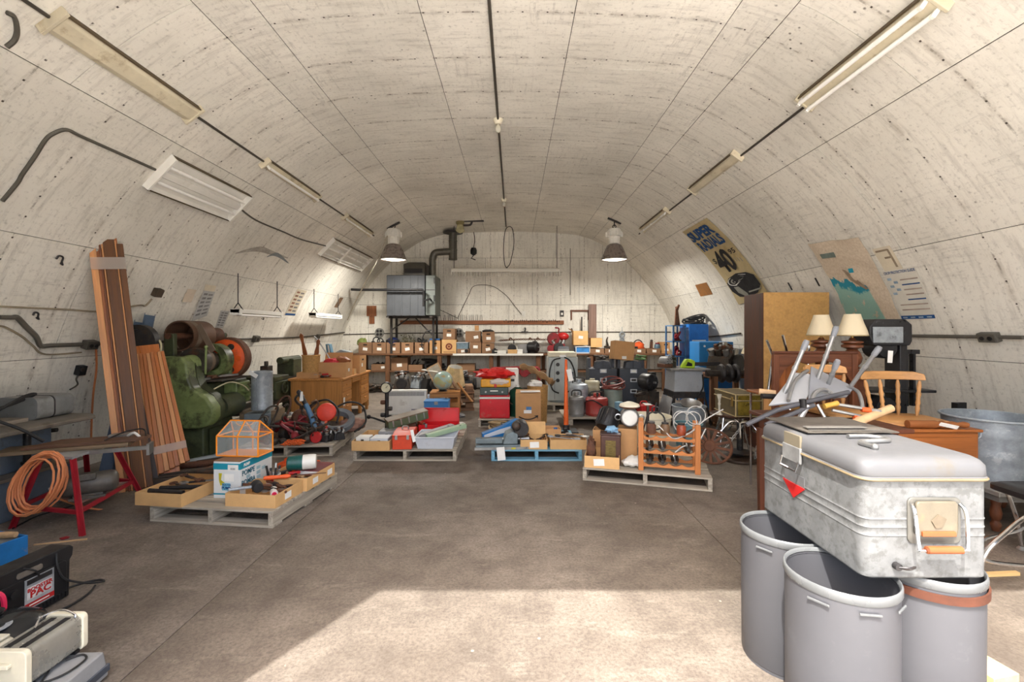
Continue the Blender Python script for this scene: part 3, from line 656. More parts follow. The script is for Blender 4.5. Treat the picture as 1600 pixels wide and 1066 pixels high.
for i in range(3): patch('tread', fn, .56, .93, .81 + i*.04, .825 + i*.04, INKG, tyre, .019)
patch('sidewall', fn, 0, 0, 0, 0, INKG, tyre, .018, poly=[(.2, .80), (.48, .815), (.5, .94), (.25, .915)])
o, fn = poster('brown_plate', 'small square rusty brown plate on the right wall', [(1086, 443), (1104, 440), (1116, 462), (1097, 465)], mat('brown_plate', c(146, 96, 44), .6, 0, .3, 9, .1), .012, .004, 2, 2)
CLM = mat('map_cloth', c(218, 204, 184), .85, 0, .12, 5, .15, c(180, 158, 128), 4, .5, .56)
def map_mat():
    k = NT('printed_map'); uv = k.n('TexCoord').outputs['UV']; sep = k.n('SeparateXYZ'); k.l(uv, sep.inputs[0]); u, v = sep.outputs[0], sep.outputs[1]
    n = k.noise(uv, 7, 6, .6); f = k.noise(uv, 30, 4, .7); t = k.math('SUBTRACT', v, k.math('ADD', k.math('ADD', .46, k.math('MULTIPLY', u, .18)), k.math('MULTIPLY', k.math('SUBTRACT', n, .5), .3)))
    col = k.mix(k.ramp(f, .35, .7), c(216, 202, 182), c(190, 172, 148)); side = k.ramp(k.math('SUBTRACT', u, k.math('MULTIPLY', v, .25)), .5, .52, 1, 0)
    sh = k.math('MULTIPLY', k.math('MULTIPLY', k.ramp(t, .03, .05), side), k.ramp(n, .36, .42)); col = k.mix(k.math('MULTIPLY', sh, .85), col, c(126, 184, 176))
    dp = k.math('MULTIPLY', k.math('MULTIPLY', k.ramp(t, 0, .01), k.ramp(t, .08, .11, 1, 0)), side); col = k.mix(dp, col, c(30, 138, 162))
    k.l(col, k.b.inputs['Base Color']); k.b.inputs['Roughness'].default_value = .85; return k.m
MAPM = map_mat()
o, fn = poster('wall_map', 'crumpled cloth map with teal water on the right wall', [(1268, 382), (1341, 363), (1412, 498), (1331, 499)], MAPM, .014, wob=.03, nu=10, nv=18, seed=4)
patch('title_stamp', fn, .14, .42, .14, .2, mat('faded_stamp', c(120, 132, 124), .85), o, .010); patch('island', fn, .50, .58, .36, .41, DTEAL, o, .010); patch('coast_shade', fn, 0, 0, 0, 0, mat('faded_brown_ink', c(166, 146, 124), .85), o, .010, poly=[(.38, .36), (.44, .37), (.68, .62), (.62, .63), (.45, .5)])
PGW = mat('poster_paper', c(216, 212, 200), .8, 0, .08, 6, .03); PGC = mat('poster_cream', c(210, 200, 178), .8, 0, .08, 6, .03)
o, fn = poster('drawing_sheet', 'cream sheet with a line drawing above the guide poster', [(1363, 386), (1392, 383), (1411, 415), (1383, 420)], PGC, .012, nu=4, nv=6)
for a in ((.1, .8, .1, .18), (.72, .84, .12, .9), (.4, .72, .42, .5)): patch('ink_line', fn, *a, mat('sepia_ink', c(150, 134, 112), .85), o, .003)
o, fn = poster('guide_poster', 'white table poster with blue heading and blue foot band', [(1381, 424), (1432, 418), (1463, 494), (1411, 497)], PGW, .012, nu=6, nv=10)
ptext('CROP PROTECTION GUIDE', fn, .5, .05, .078, .075, INKB, o, 1, .004, .02)
patch('foot_band', fn, .0, 1, .93, 1, INKB, o, .003)
for i in range(4): patch('band_print', fn, .06 + i*.24, .2 + i*.24, .955, .98, mat('pale_blue_print', c(150, 172, 190), .85), o, .0045, 1)
for j in range(7): patch('print_row', fn, .42 if j < 5 else .12, .95, .2 + j*.1, .225 + j*.1, INKB if j in (1, 4) else mat('brown_print', c(168, 152, 140), .85), o, .003, 2)
for j in range(5): patch('print_block', fn, .04 + (j % 2)*.16, .17 + (j % 2)*.16, .15 + j*.075, .2 + j*.075, mat('pale_blue_print', c(150, 172, 190), .85), o, .003, 2)
NEWS = mat('newsprint', c(182, 182, 180), .85, 0, .1, 20, .02)
for i, (cs, lb, m) in enumerate((
    ([(316, 455), (334, 457), (321, 494), (299, 497)], 'tall newsprint sheet pasted on the left wall', NEWS),
    ([(322, 439), (339, 442), (334, 454), (317, 453)], 'small cream certificate above the tall newsprint sheet', PGC),
    ([(462, 454), (477, 457), (459, 494), (443, 494)], 'tall multicoloured chart with blue foot on left wall', PGC),
    ([(343, 487), (356, 488), (346, 514), (334, 514)], 'pale blue sheet under the hanging strip light', NEWS),
    ([(530, 465), (535, 467), (527, 481), (521, 480)], 'small brown card in the back left corner', mat('brown_card', c(132, 104, 80), .85)),
    ([(291, 448), (306, 449), (294, 476), (280, 473)], 'torn crumpled cream paper left of the newsprint sheet', CLM))):
    o, fn = poster('wall_sheet', lb, cs, m, .012, nu=3, nv=5, wob=.02 if i == 5 else 0)
    if i in (0, 2, 3):
        ink = mat('sheet_print', c(128, 126, 126), .85); col = mat('sheet_print_rust', c(150, 110, 90), .85)
        for j in range(6): patch('print_row', fn, .12, .42, .08 + j*.14, .15 + j*.14, ink if i != 2 else col, o, .003, 1); patch('print_row', fn, .52, .88, .1 + j*.14, .16 + j*.14, ink, o, .003, 1)
    if i == 2: patch('foot_band', fn, 0, 1, .93, 1, INKB, o, .004, 1)

def ribbon(name, pxs, ws, m, parent, off=.0105):
    P = cr([Vector((*arch(*p), 0)) for p in pxs], 6); vs, fs = [], []; n = len(P)
    for i, p in enumerate(P):
        u = i/(n-1)*(len(ws)-1); k = min(int(u), len(ws)-2); w = ws[k] + (ws[k+1]-ws[k])*(u-k); vs += [surf(p.x - w/2, p.y, off), surf(p.x + w/2, p.y, off)]
    for i in range(n-1): fs.append((2*i, 2*i+1, 2*i+3, 2*i+2))
    return O(name, MB().add(vs, fs), m, parent, ang=60)
SCUF = mat('grey_scuff', c(168, 162, 152), .8, 0, .3, 12, 0)
ribbon('scuff_mark', [(366, 396), (385, 389), (405, 388), (425, 394), (448, 404)], [.01, .06, .10, .07, .01], SCUF, WL); ribbon('scuff_mark', [(416, 400), (432, 396), (452, 408)], [.02, .07, .01], mat('blue_scuff', c(132, 138, 140), .8, 0, .2, 12, 0), WL, .0115)
for px_, lb in (((1237, 448), 'short black strip on right wall above the wardrobe'), ((1278, 438), 'short black strip on right wall left of the cloth map')):
    o = S('black_strip', lb, 'strip', MB().bx(-.06, .06, -.012, .012, 0, .008), BLACK, bevel=.002); o.matrix_world = frame(*arch(*px_), .009)
# ------------------------------------------------------------------ bins and the steel cooler, right foreground
BIN = mat('grey_bin_plastic', c(80, 80, 83), .5, 0, .05, 3, .03, c(108, 108, 110), 9, .3, .6)
BRIM = mat('clear_rim_plastic', c(100, 102, 102), .3, 0, .12, 6, .02)
BIN_IN = mat('bin_inside', c(96, 98, 104), .35, 0, .15, 5, .05, c(150, 150, 150), 7, .4, .58)
def bin_(label, x, y, h=.60, r=.186, band=False):
    t = T('grey_bin', label, 'bin', (x, y, 0), group='grey plastic bins under the cooler')
    O('shell', MB().lathe([(0, .012), (r*.93, .012), (r*.95, .02), (r*.96, h*.5), (r*.965, h - .045), (r*.965, h - .02), (r*.94, h - .02), (r*.935, h - .05), (r*.93, h*.5), (r*.92, .03), (0, .03)], 40), BIN, t)
    O('foot_ring', MB().lathe([(r*.88, 0), (r*.93, 0), (r*.93, .014), (r*.88, .014)], 32), BIN, t)
    O('rim', MB().lathe([(r*.93, h - .024), (r*.975, h - .036), (r*.995, h - .03), (r*.995, h - .012), (r*.985, h - .004), (r*.965, h - .001), (r*.945, h - .005), (r*.932, h - .016)], 40), BRIM, t)
    if band: O('rust_band', MB().lathe([(r*.985, h - .075), (r*1.02, h - .075), (r*1.02, h - .045), (r*.985, h - .045)], 40), mat('rust_band', c(98, 56, 38), .8, 0, .3, 8, .1), t)
    else:
        for a in (215, 262, 305): O('rim_tab', MB().rb((r*1.0*math.cos(R(a)), r*1.0*math.sin(R(a)), h - .058), (.006, .07, .008), (0, 0, R(a))), BRIM, t, bevel=.002)
bin_('grey bin with clear rim at the back left under the cooler', 1.245, 2.095)
bin_('grey bin with clear rim in front under the cooler corner', 1.225, 1.712)
bin_('grey bin with rusty band under the end of the cooler', 1.604, 1.79, band=True)
COOL = mat('scuffed_cooler_steel', c(108, 109, 108), .55, .0, .2, 14, .12, c(78, 78, 75), 26, .6, .5)
LIDM = mat('cooler_lid_enamel', c(94, 94, 95), .5, 0, .06, 5, .05, c(96, 86, 68), 5, .45, .58)
t = T('steel_cooler', 'large scuffed white steel cooler resting on three grey bins', 'cooler', (1.255, 1.635, .6005))
W_, L_, HB = .455, .67, .355
def rrect(x0, x1, y0, y1, r, n=5):
    out = []
    for (cx_, cy_, a0) in ((x1-r, y1-r, 0), (x0+r, y1-r, 90), (x0+r, y0+r, 180), (x1-r, y0+r, 270)):
        for i in range(n+1): a = R(a0 + 90*i/n); out.append((cx_ + r*math.cos(a), cy_ + r*math.sin(a)))
    return out
def loft(mb, rings):
    n = len(rings[0]); vs = [v for r_ in rings for v in r_]; fs = []
    for j in range(len(rings)-1):
        for i in range(n): l = (i+1) % n; fs.append((j*n+i, j*n+l, (j+1)*n+l, (j+1)*n+i))
    fs += [tuple(range(n-1,-1,-1)), tuple((len(rings)-1)*n + i for i in range(n))]; return mb.add(vs, fs)
rings = []
for z, ins in [(0, .018), (.006, .006), (.012, 0), (.017, 0), (.152, 0), (.157, 0), (.160, -.0018), (.163, 0), (.187, 0), (.190, -.0018), (.193, 0), (.217, 0), (.220, -.0018), (.223, 0), (.228, 0), (HB - .005, 0), (HB, 0)]:
    rings.append([(x, y, z) for x, y in rrect(ins, W_ - ins, ins, L_ - ins, .035)])
body = O('body', loft(MB(), rings), COOL, t, ang=50)
rings = []
for z, ins in [(HB + .001, .004), (HB + .004, -.008), (HB + .014, -.010), (HB + .018, -.006), (HB + .022, -.008), (HB + .055, -.006), (HB + .072, .004), (HB + .082, .02), (HB + .086, .05)]:
    rings.append([(x, y, z) for x, y in rrect(ins, W_ - ins, ins, L_ - ins, .045)])
lid = O('lid', loft(MB(), rings), LIDM, t, ang=40)
O('lid_trim', MB().tube([(x, y, HB + .009) for x, y in rrect(-.011, W_ + .011, -.011, L_ + .011, .05)], .005, 6, True), mat('yellowed_trim', c(118, 104, 78), .5), lid)
# end handle: recessed plate, grip and bail
q = O('handle_plate', MB().prism(rrect(.155, .345, .135, .30, .02), -.007, .001, 'y'), mat('handle_plate_metal', c(104, 102, 95), .4, .3, .15, 8, .05), t, bevel=.003)
O('cup', MB().prism(rrect(.175, .325, .165, .29, .015), -.020, -.006, 'y'), mat('handle_cup_tan', c(110, 102, 86), .5, .1, .2, 8, .05, c(150, 112, 78), 9, .5, .6), q, bevel=.006)
O('dent', MB().prism([(.225, .222), (.25, .245), (.278, .23), (.262, .2), (.24, .197)], -.024, -.020, 'y'), mat('torn_hole', c(110, 98, 80), .7), q)
O('wood_strip', MB().bx(.19, .31, -.028, -.018, .168, .186), mat('orange_grip', c(150, 82, 44), .5, 0, .2, 8, .05), q, bevel=.003)
O('bail', MB().tube(cr([(.165, -.012, .28), (.16, -.03, .25), (.165, -.04, .14), (.18, -.042, .128), (.32, -.042, .128), (.335, -.04, .14), (.34, -.03, .25), (.335, -.012, .28)], 5), .006, 8), CHROME, q)
O('grip', MB().cyl((.19, -.043, .13), (.31, -.043, .13), .013, n=14), mat('orange_grip', c(150, 82, 44), .5, 0, .2, 8, .05), q)
O('drain_plug', MB().cyl((.115, 0, .055), (.115, -.018, .055), .013, n=14).tube(cr([(.115, -.016, .055), (.14, -.03, .06), (.17, -.02, .058), (.155, -.012, .045), (.125, -.012, .05)], 5), .0035, 5), DARK, t)
# latch and red emblem on the long side
q = O('latch', MB().rb((-.012, .40, HB - .005), (.012, .13, .07), (0, 0, 0)), mat('latch_metal', c(130,130,128), .4, .4), t, bevel=.004)
O('latch_bail', MB().tube([(-.02, .34, HB - .03), (-.03, .345, HB - .07), (-.03, .455, HB - .07), (-.02, .46, HB - .03)], .005, 6), CHROME, q)
O('emblem_plate', MB().prism([(.33, .26), (.47, .26), (.47, .205), (.40, .165), (.33, .205)], -.003, 0.0, 'x'), mat('emblem_grey', c(120, 120, 120), .4, .4), t)
O('red_emblem', MB().prism([(.32, .215), (.48, .215), (.40, .150)], -.006, -.003, 'x'), RED, t)
O('lid_hinge_plate', MB().prism([(.34, HB + .02), (.46, HB + .02), (.46, HB + .083), (.34, HB + .083)], -.014, -.002, 'x'), mat('worn_tape', c(110, 102, 85), .6, 0, .15, 9, .1), lid, bevel=.004)
top = HB + .0865
S('loose_tube_handle', 'loose chrome tube handle lying on the cooler lid', 'handle', MB().tube(cr([(0, -.05, .013), (0, 0, .013), (.01, .02, .013), (.04, .03, .013), (.13, .03, .013), (.16, .04, .013), (.165, .07, .013), (.13, .11, .013), (.05, .12, .013)], 5), .0095, 10).sph((0, -.05, .013), .014, 12, 8), STEEL, (1.38, 1.80, .6005 + top - .004), 8)  # a loose length of tube handle left on the lid
# grey mat on the lid
MATG = mat('grey_leather_mat', c(84, 78, 70), .75, 0, .25, 6, .25, c(54, 50, 45), 7, .6, .52)
mm = MB(); N = 14; vs = []; fs = []
for k in (1, 0):
    for j in range(N+1):
        for i in range(N+1):
            u, v = i/N, j/N; z = .002 + .005*(1 + noise.noise(Vector((u*4, v*4, 1)))) + .006*max(0, abs(v-.5)-.35)
            vs.append((u*.40 - .0, v*.34, z + .005*k))
n1 = N+1; M2 = n1*n1
for j in range(N):
    for i in range(N): a = j*n1+i; fs += [(a, a+1, a+n1+1, a+n1), (M2+a+n1, M2+a+n1+1, M2+a+1, M2+a)]
for i in range(N): fs += [(i+1, i, M2+i, M2+i+1), (N*n1+i, N*n1+i+1, M2+N*n1+i+1, M2+N*n1+i), (i*n1, i*n1+n1, M2+i*n1+n1, M2+i*n1), (i*n1+N+n1, i*n1+N, M2+i*n1+N, M2+i*n1+N+n1)]
t = T('leather_mat', 'worn grey leather mat folded on the cooler lid', 'mat', (1.285, 1.99, .6005 + top))
O('sheet', mm.add(vs, fs), MATG, t); O('strap', MB().bx(.03, .30, .05, .085, .016, .022), mat('dark_strap', c(96, 92, 86), .7), t, bevel=.002); O('stitching', MB().bx(.02, .34, .025, .03, .0135, .017), mat('dark_strap', c(96, 92, 86), .7), t)
S('wood_offcut', 'pale yellow wood offcut on the floor by the bins', 'wood block', MB().bx(-.07, .07, -.1, .1, 0, .06).bx(-.06, .02, -.02, .09, .06, .1), wood('pale_pine', c(216, 184, 128), 'y', .2), (2.03, 1.99, 0), 12, bevel=.004)
S('wood_stick', 'thin wooden stick on the floor below the chrome chair', 'stick', MB().bx(-.14, .14, -.012, .012, 0, .02), wood('pale_pine', c(216, 184, 128), 'x', .2), (2.95, 2.78, 0), 4)
# ------------------------------------------------------------------ chrome chair at the right edge
t = T('chrome_chair', 'chrome tube chair with black seat at the right edge', 'chair', (3.15, 2.85, 0), 0)
def leg(pts, nm='leg', r=.0125, m=CHROME): return O(nm, MB().tube(cr(pts, 5), r, 8), m, t)
f = leg([(-.46, -.2, .02), (-.45, -.21, .1), (-.42, -.22, .22), (-.33, -.22, .31), (-.15, -.2, .42), (.05, -.18, .43)])
O('foot', MB().lathe([(0, 0), (.026, 0), (.026, .008), (.014, .022), (0, .024)], 14, (-.46, -.2, 0)), STEEL, f)
f = leg([(.34, -.2, .02), (.33, -.21, .12), (.25, -.22, .3), (.1, -.2, .41)]); O('foot', MB().lathe([(0, 0), (.026, 0), (.026, .008), (.014, .022), (0, .024)], 14, (.34, -.2, 0)), STEEL, f)
for sx in (-.44, .32):
    f = leg([(sx, .26, .02), (sx*.9, .26, .2), (sx*.6, .24, .42)]); O('foot', MB().lathe([(0, 0), (.026, 0), (.026, .008), (.014, .022), (0, .024)], 14, (sx, .26, 0)), STEEL, f)
leg([(-.43, -.21, .17), (-.3, -.2, .14), (.1, -.2, .11), (.32, -.21, .13)], 'stretcher', .010); leg([(-.43, -.21, .19), (-.2, .0, .19), (.1, .1, .19), (.3, .2, .19)], 'stretcher', .010)
O('seat', loft(MB(), [[(x, y, z) for x, y in rrect(.04+i, .52-i, -.22+i, .24-i, .07)] for z, i in ((.43, .02), (.44, 0), (.47, 0), (.485, .03))]), BLACK, t)
O('backrest', MB().rb((.5, .02, .72), (.05, .42, .26), (0, R(10), 0)), BLACK, t, bevel=.02)
for sx in (-.2, .2): leg([(.46, sx, .44), (.5, sx, .55), (.52, sx, .7)], 'back_post', .0125)
# ------------------------------------------------------------------ low grey table with the washtub
GT = mat('worn_grey_table', c(128, 126, 122), .6, 0, .2, 5, .1, c(176, 174, 170), 7, .5, .58)
t = T('low_table', 'low grey painted table with turned legs under the washtub', 'table', (3.78, 3.66, 0))
O('tabletop', MB().bx(-.26, .46, -.36, .30, .285, .32), GT, t, bevel=.006); O('apron', MB().bx(-.22, .42, -.32, .26, .235, .284), GT, t)
for x in (-.18, .36):
    for y in (-.26, .2): O('leg', MB().lathe([(0, 0), (.02, 0), (.028, .02), (.034, .05), (.022, .08), (.032, .1), (.036, .14), (.026, .19), (.032, .235)], 14, (x, y, 0)), WALZ, t)
def tub(name, label, loc, r, h, m=GALV, handles=True, ribs=(.35, .42, .8), cat='washtub', taper=.82):
    t = T(name, label, cat, loc); pr = [(0, .012), (r*taper, .012), (r*taper, 0)]
    for z in [i/14 for i in range(1, 15)]:
        rr = r*(taper + (1-taper)*z); pr.append((rr + (.008*r/.3 if any(abs(z-k) < .04 for k in ribs) else 0), z*h))
    pr += [(r*1.03, h), (r*1.03, h + .012), (r*.99, h + .012)] + [(r*(taper+(1-taper)*z)*.985, z*h) for z in (.95, .5, .06)] + [(0, .02)]
    O('body', MB().lathe(pr, 36), m, t)
    O('rolled_rim', MB().tor((0, 0, h + .006), r*1.02, .010, 'z', 36, 6), m, t)
    if handles:
        for a in (200, 20):
            ca, sa = math.cos(R(a)), math.sin(R(a)); pts = [(r*ca + k*.07*-sa + ca*o_, r*sa + k*.07*ca + sa*o_, h*zz) for k, o_, zz in ((-1, 0, .8), (-1, .025, .72), (0, .035, .66), (1, .025, .72), (1, 0, .8))]
            O('handle', MB().tube(cr(pts, 4), .006, 6), m, t)
    return t
tub('washtub', 'galvanised steel washtub standing on the low grey table', (3.91, 3.72, .32), .315, .47)
# ------------------------------------------------------------------ chest, chair tops, lamps
CHW = wood('orange_chest_wood', c(156, 92, 44), 'x', .25, .45); CHZ = wood('orange_chest_wood', c(156, 92, 44), 'z', .25, .45)
t = T('wood_chest', 'orange brown wooden chest with loose chair pieces on top', 'chest', (2.86, 3.4, 0))
O('body', MB().bx(.01, .62, .01, .44, .06, .735), CHW, t, bevel=.004); O('lid', MB().bx(-.01, .64, -.01, .45, .736, .757), CHW, t, bevel=.006)
for i in range(3): O('side_board', MB().bx(.0, .0095, .02 + i*.14, .15 + i*.14, .08, .73), CHZ, t, bevel=.002)
O('front_panel', MB().bx(.04, .60, .0, .0095, .1, .70), CHW, t, bevel=.003); O('plinth', MB().bx(.0, .63, .0, .45, 0, .06), CHW, t)
MAPX = wood('maple', c(192, 142, 88), 'x', .25, .45); MAPZ = wood('maple', c(192, 142, 88), 'z', .25, .45)
def spindle(h, r=.016): return MB().lathe([(0, 0), (r*.6, 0), (r*.8, h*.1), (r*1.1, h*.22), (r*.75, h*.3), (r*1.1, h*.36), (r*.8, h*.5), (r*1.15, h*.62), (r*.8, h*.7), (r, h*.85), (r*.55, h), (0, h)], 12)
def chairtop(label, loc, rz, w=.46, hh=.29, n=4):
    t = T('captain_chair', label, 'chair', loc, rz)
    seat = [(x, y, z) for x, y, z in ()]
    O('seat', loft(MB(), [[(x, y, z) for x, y in rrect(-w/2 - .03 + i, w/2 + .03 - i, -.2 + i, .22 - i, .09)] for z, i in ((0, .015), (.008, 0), (.03, 0), (.04, .012))]), MAPX, t)
    src = O('spindle', spindle(hh), MAPZ, t); src.location = (-w*.36, .10, .038); src.rotation_euler = (R(-6), R(-8), 0)
    for i in range(1, n): share(src, 'spindle', t, (-w*.36 + i*w*.72/(n-1), .10 + .05*math.sin(math.pi*i/(n-1)), .038), (R(-6), R(-8 + 16*i/(n-1)), 0))
    pts = []; rail = MB()
    for i in range(9):
        u = -1 + i/4; pts.append((u*w*.53, .13 + .06*(1-u*u), .038 + hh))
    vs, fs = [], []
    for i, p_ in enumerate(pts):
        u = abs(-1 + i/4); hi = .068 if u < .8 else .05; vs += [(p_[0], p_[1]-.022, p_[2]), (p_[0], p_[1]+.022, p_[2]), (p_[0], p_[1]+.03, p_[2]+hi), (p_[0], p_[1]-.004, p_[2]+hi)]
    for i in range(8):
        for k in range(4): l = (k+1) % 4; fs.append((i*4+k, i*4+l, i*4+4+l, i*4+4+k))
    fs += [(3,2,1,0), (32,33,34,35)]
    O('top_rail', rail.add(vs, fs), MAPX, t, bevel=.008, ang=50)
    return t
chairtop('maple captain chair top with four spindles on the wooden chest', (3.13, 3.66, .7575), -8)
chairtop('maple spindle chair top on the dark table left of the chest', (2.58, 3.62, .8355), 5, .34, .27, 3)
t = T('turned_wood_leg', 'loose turned wooden leg with white tag on the chest', 'table leg', (2.98, 3.43, .757), -4)  # a loose turned table leg
O('spindle', MB().lathe([(0, 0), (.03, 0), (.03, .2), (.022, .22), (.03, .25), (.018, .28), (.026, .32), (.016, .36), (.024, .4), (.018, .43), (0, .44)], 14, (0, .02, .031), 'x'), wood('chair_leg_brown', c(150, 90, 46), 'x', .3), t)
O('paper_tag', MB().rb((.27, -.012, .028), (.13, .004, .03), (R(30), R(12), 0)), PAPER, t)
# stand with two lamps, behind
DRW = wood('dark_red_brown', c(96, 54, 36), 'x', .3, .4); DRZ = wood('dark_red_brown', c(96, 54, 36), 'z', .3, .4)
t = T('night_stand', 'brown wooden stand holding the two table lamps', 'stand', (3.0, 4.25, 0))
O('body', MB().bx(-.16, .16, -.17, .2, .1, 1.06), WALW, t, bevel=.006); O('top', MB().bx(-.185, .185, -.2, .22, 1.06, 1.10), CHW, t, bevel=.008)
for z in (.25, .55, .82): O('drawer', MB().bx(-.14, .14, -.182, -.17, z - .1, z + .1), WALW, t, bevel=.004)
SHADE = mat('pleated_shade', c(206, 192, 162), .8, 0, .06, 3, .05)
def lamp(label, loc, k=1.0):
    t = T('table_lamp', label, 'lamp', loc)
    O('base', MB().lathe([(0, 0), (.075, 0), (.08, .015), (.06, .03), (.045, .045), (.06, .06), (.045, .075), (.07, .11), (.078, .15), (.06, .2), (.04, .225), (.055, .235), (.085, .245), (.085, .265), (.06, .275), (.085, .285), (.085, .3), (.03, .31), (.02, .33), (0, .33)], 24), wood('lamp_walnut', c(108, 62, 36), 'z', .3, .35), t)
    O('stem', MB().cyl((0, 0, .32), (0, 0, .42), .012), mat('brass', c(170, 140, 76), .35, .7), t)
    pr = []; n = 48; vs = []; fs = []
    for z, r in ((.355, .118), (.40, .108), (.46, .086), (.52, .068), (.545, .062)):
        for i in range(n): rr = r*(1 + (.025 if i % 2 else 0)); a = 2*math.pi*i/n; vs.append((rr*math.cos(a), rr*math.sin(a), z))
    for j in range(4):
        for i in range(n): l = (i+1) % n; fs.append((j*n+i, j*n+l, (j+1)*n+l, (j+1)*n+i))
    sh = O('shade', MB().add(vs, fs), SHADE, t, ang=80)
    O('fringe', MB().tor((0, 0, .352), .119, .006, 'z', 32, 5), mat('gold_fringe', c(170, 150, 110), .8), sh)
    t.scale = (k, k, k); return t
lamp('right cream shaded table lamp with turned walnut base', (3.07, 4.13, 1.10), 1.0)
lamp('left cream shaded table lamp partly behind the other', (2.93, 4.34, 1.10), 1.0)
S('paper_tag', 'white paper tag hanging on the left table lamp', 'tag', MB().rb((0, 0, 0), (.03, .002, .09), (0, R(-22), 0)), PAPER, (2.93, 4.235, 1.33))
# headboard
hb = [(0, .0), (0, .42), (.03, .47), (.12, .5), (.58, .5), (.67, .47), (.70, .42), (.70, .0), (.62, .0), (.60, .2), (.5, .3), (.35, .33), (.2, .3), (.1, .2), (.08, .0)]
t = T('headboard', 'dark wooden headboard with carved lower edge behind the chairs', 'headboard', (2.28, 4.0, 0))
def hbm(): return MB()
O('top_rail', MB().bx(.0, .74, -.01, .035, 1.29, 1.315), DRW, t, bevel=.006)
O('panel', MB().prism([(.02, 1.0), (.02, 1.29), (.72, 1.29), (.72, 1.0), (.66, 1.08), (.58, 1.2), (.46, 1.23), (.3, 1.2), (.2, 1.23), (.1, 1.15)], .0, .025), WALW, t, bevel=.004)
for x in (.0, .69): O('post', MB().bx(x, x + .05, -.01, .035, 0, 1.29), WALZ, t, bevel=.006)
O('lower_rail', MB().bx(.05, .69, 0, .025, .35, .6), WALW, t)
# tall wardrobe seen from its back
t = T('wardrobe', 'tall wardrobe with tan hardboard back and dark wood side', 'wardrobe', (3.065, 5.6, 0))
O('side', MB().bx(0, .025, .0, .46, 0, 1.96), wood('dark_wardrobe', c(84, 46, 28), 'z', .5, .45, 18), t, bevel=.003)
O('side', MB().bx(.785, .81, .0, .46, 0, 1.96), wood('dark_wardrobe', c(84, 46, 28), 'z', .5, .45, 18), t, bevel=.003)
O('back_panel', MB().bx(.006, .81, -.006, .004, .02, 1.965), mat('tan_hardboard', c(196, 152, 92), .7, 0, .12, 30, .1, c(170, 128, 74), 9, .4, .5), t)
O('top', MB().bx(.026, .784, .005, .46, 1.935, 1.96), WALW, t); O('bottom', MB().bx(.026, .784, .005, .46, .06, .085), WALW, t); O('door', MB().bx(.026, .784, .44, .46, .085, 1.934), WALZ, t)
# ------------------------------------------------------------------ table with the shower chair upside down on it
t = T('dark_table', 'dark brown wooden table under the upturned shower chair', 'table', (2.38, 3.5, 0))
O('tabletop', MB().bx(-.42, .30, -.46, .30, .805, .835), DRW, t, bevel=.006); O('apron', MB().bx(-.36, .24, -.4, .25, .70, .804), DRW, t)
for x in (-.36, .24):
    for y in (-.38, .22): O('leg', MB().frus(x - .018, x + .018, y - .018, y + .018, 0, .70, -.008, -.008), DRZ, t)
dS = 3.3; t = T('shower_chair', 'white plastic shower chair upside down with aluminium legs', 'chair', (0, 0, 0))
PW = mat('white_plastic_seat', c(170, 171, 172), .35, 0, .06, 4, .02)
q0 = [at(1200, 636, 3.2), at(1257, 630, 3.2), at(1281, 590, 3.48), at(1240, 585, 3.48)]
q = O('seat', MB().quad(q0, .022), PW, t, bevel=.008)
def qp(u, v, o=0.0):
    a = q0[0].lerp(q0[1], u); b = q0[3].lerp(q0[2], u); n = (q0[1]-q0[0]).cross(q0[3]-q0[0]).normalized(); return a.lerp(b, v) - n*o
for (u0, u1, v0, v1) in ((.66, .74, .25, .75), (.5, .56, .7, .9)): O('slot', MB().quad([qp(u0, v0, .004), qp(u1, v0, .004), qp(u1, v1, .004), qp(u0, v1, .004)], .004), GREYP, q)
for (u, v) in ((.25, .25), (.4, .5), (.55, .35), (.3, .7)): O('drain_hole', MB().sph(qp(u, v, .0), .010, 8, 6), GREYP, q)
q1 = [at(1262, 626, 3.2), at(1322, 622, 3.24), at(1334, 608, 3.5), at(1266, 575, 3.55)]
O('backrest', MB().quad(q1, .02), mat('grey_white_plastic', c(142, 144, 149), .4, 0, .08, 4, .02), t, bevel=.006)
def sleg(root, tip, r=.0145):
    l = O('leg', MB().tube([at(*root), at(*tip)], r, 10), ALU, t); a, b = at(*tip), at(*root); d = (a - b).normalized()
    O('rubber_tip', MB().tube([a - d*.03, a + d*.025, a + d*.045], [.019, .021, .016], 12), mat('grey_rubber_tip', c(134, 136, 140), .5), l)
    O('adjuster_collar', MB().tube([a.lerp(b, .42) - d*.012, a.lerp(b, .42) + d*.012], .0185, 10), ALU, l)
sleg((1222, 622, 3.3), (1257, 541, 3.25)); sleg((1272, 608, 3.45), (1304, 519, 3.35)); sleg((1292, 606, 3.4), (1306, 571, 3.3)); sleg((1330, 603, 3.45), (1369, 550, 3.3))
O('frame_tube', MB().tube(cr([at(1232, 626, 3.18), at(1240, 600, 3.32), at(1252, 586, 3.42), at(1262, 579, 3.5)], 5), .013, 8), ALU, t)
O('frame_tube', MB().tube(cr([at(1268, 628, 3.15), at(1273, 615, 3.2), at(1284, 609, 3.25), at(1296, 612, 3.25), at(1304, 622, 3.2)], 5), .014, 8), ALU, t)
O('frame_tube', MB().tube(cr([at(1300, 606, 3.5), at(1326, 606, 3.45), at(1340, 612, 3.35), at(1346, 626, 3.25), at(1348, 640, 3.2)], 5), .013, 8), ALU, t)
def rod(name, label, cat, pts, r, m, parts=()):
    t = T(name, label, cat, (0, 0, 0)); O('shaft', MB().tube([at(*p) for p in pts], r, 10), m, t)
    for nm, a, b, rr, mm_ in parts: O(nm, MB().tube([at(*a), at(*b)], rr, 12), mm_, t)
    return t
DKG = mat('dark_grey_tube', c(78, 78, 82), .5, .2, .15, 6, .03)
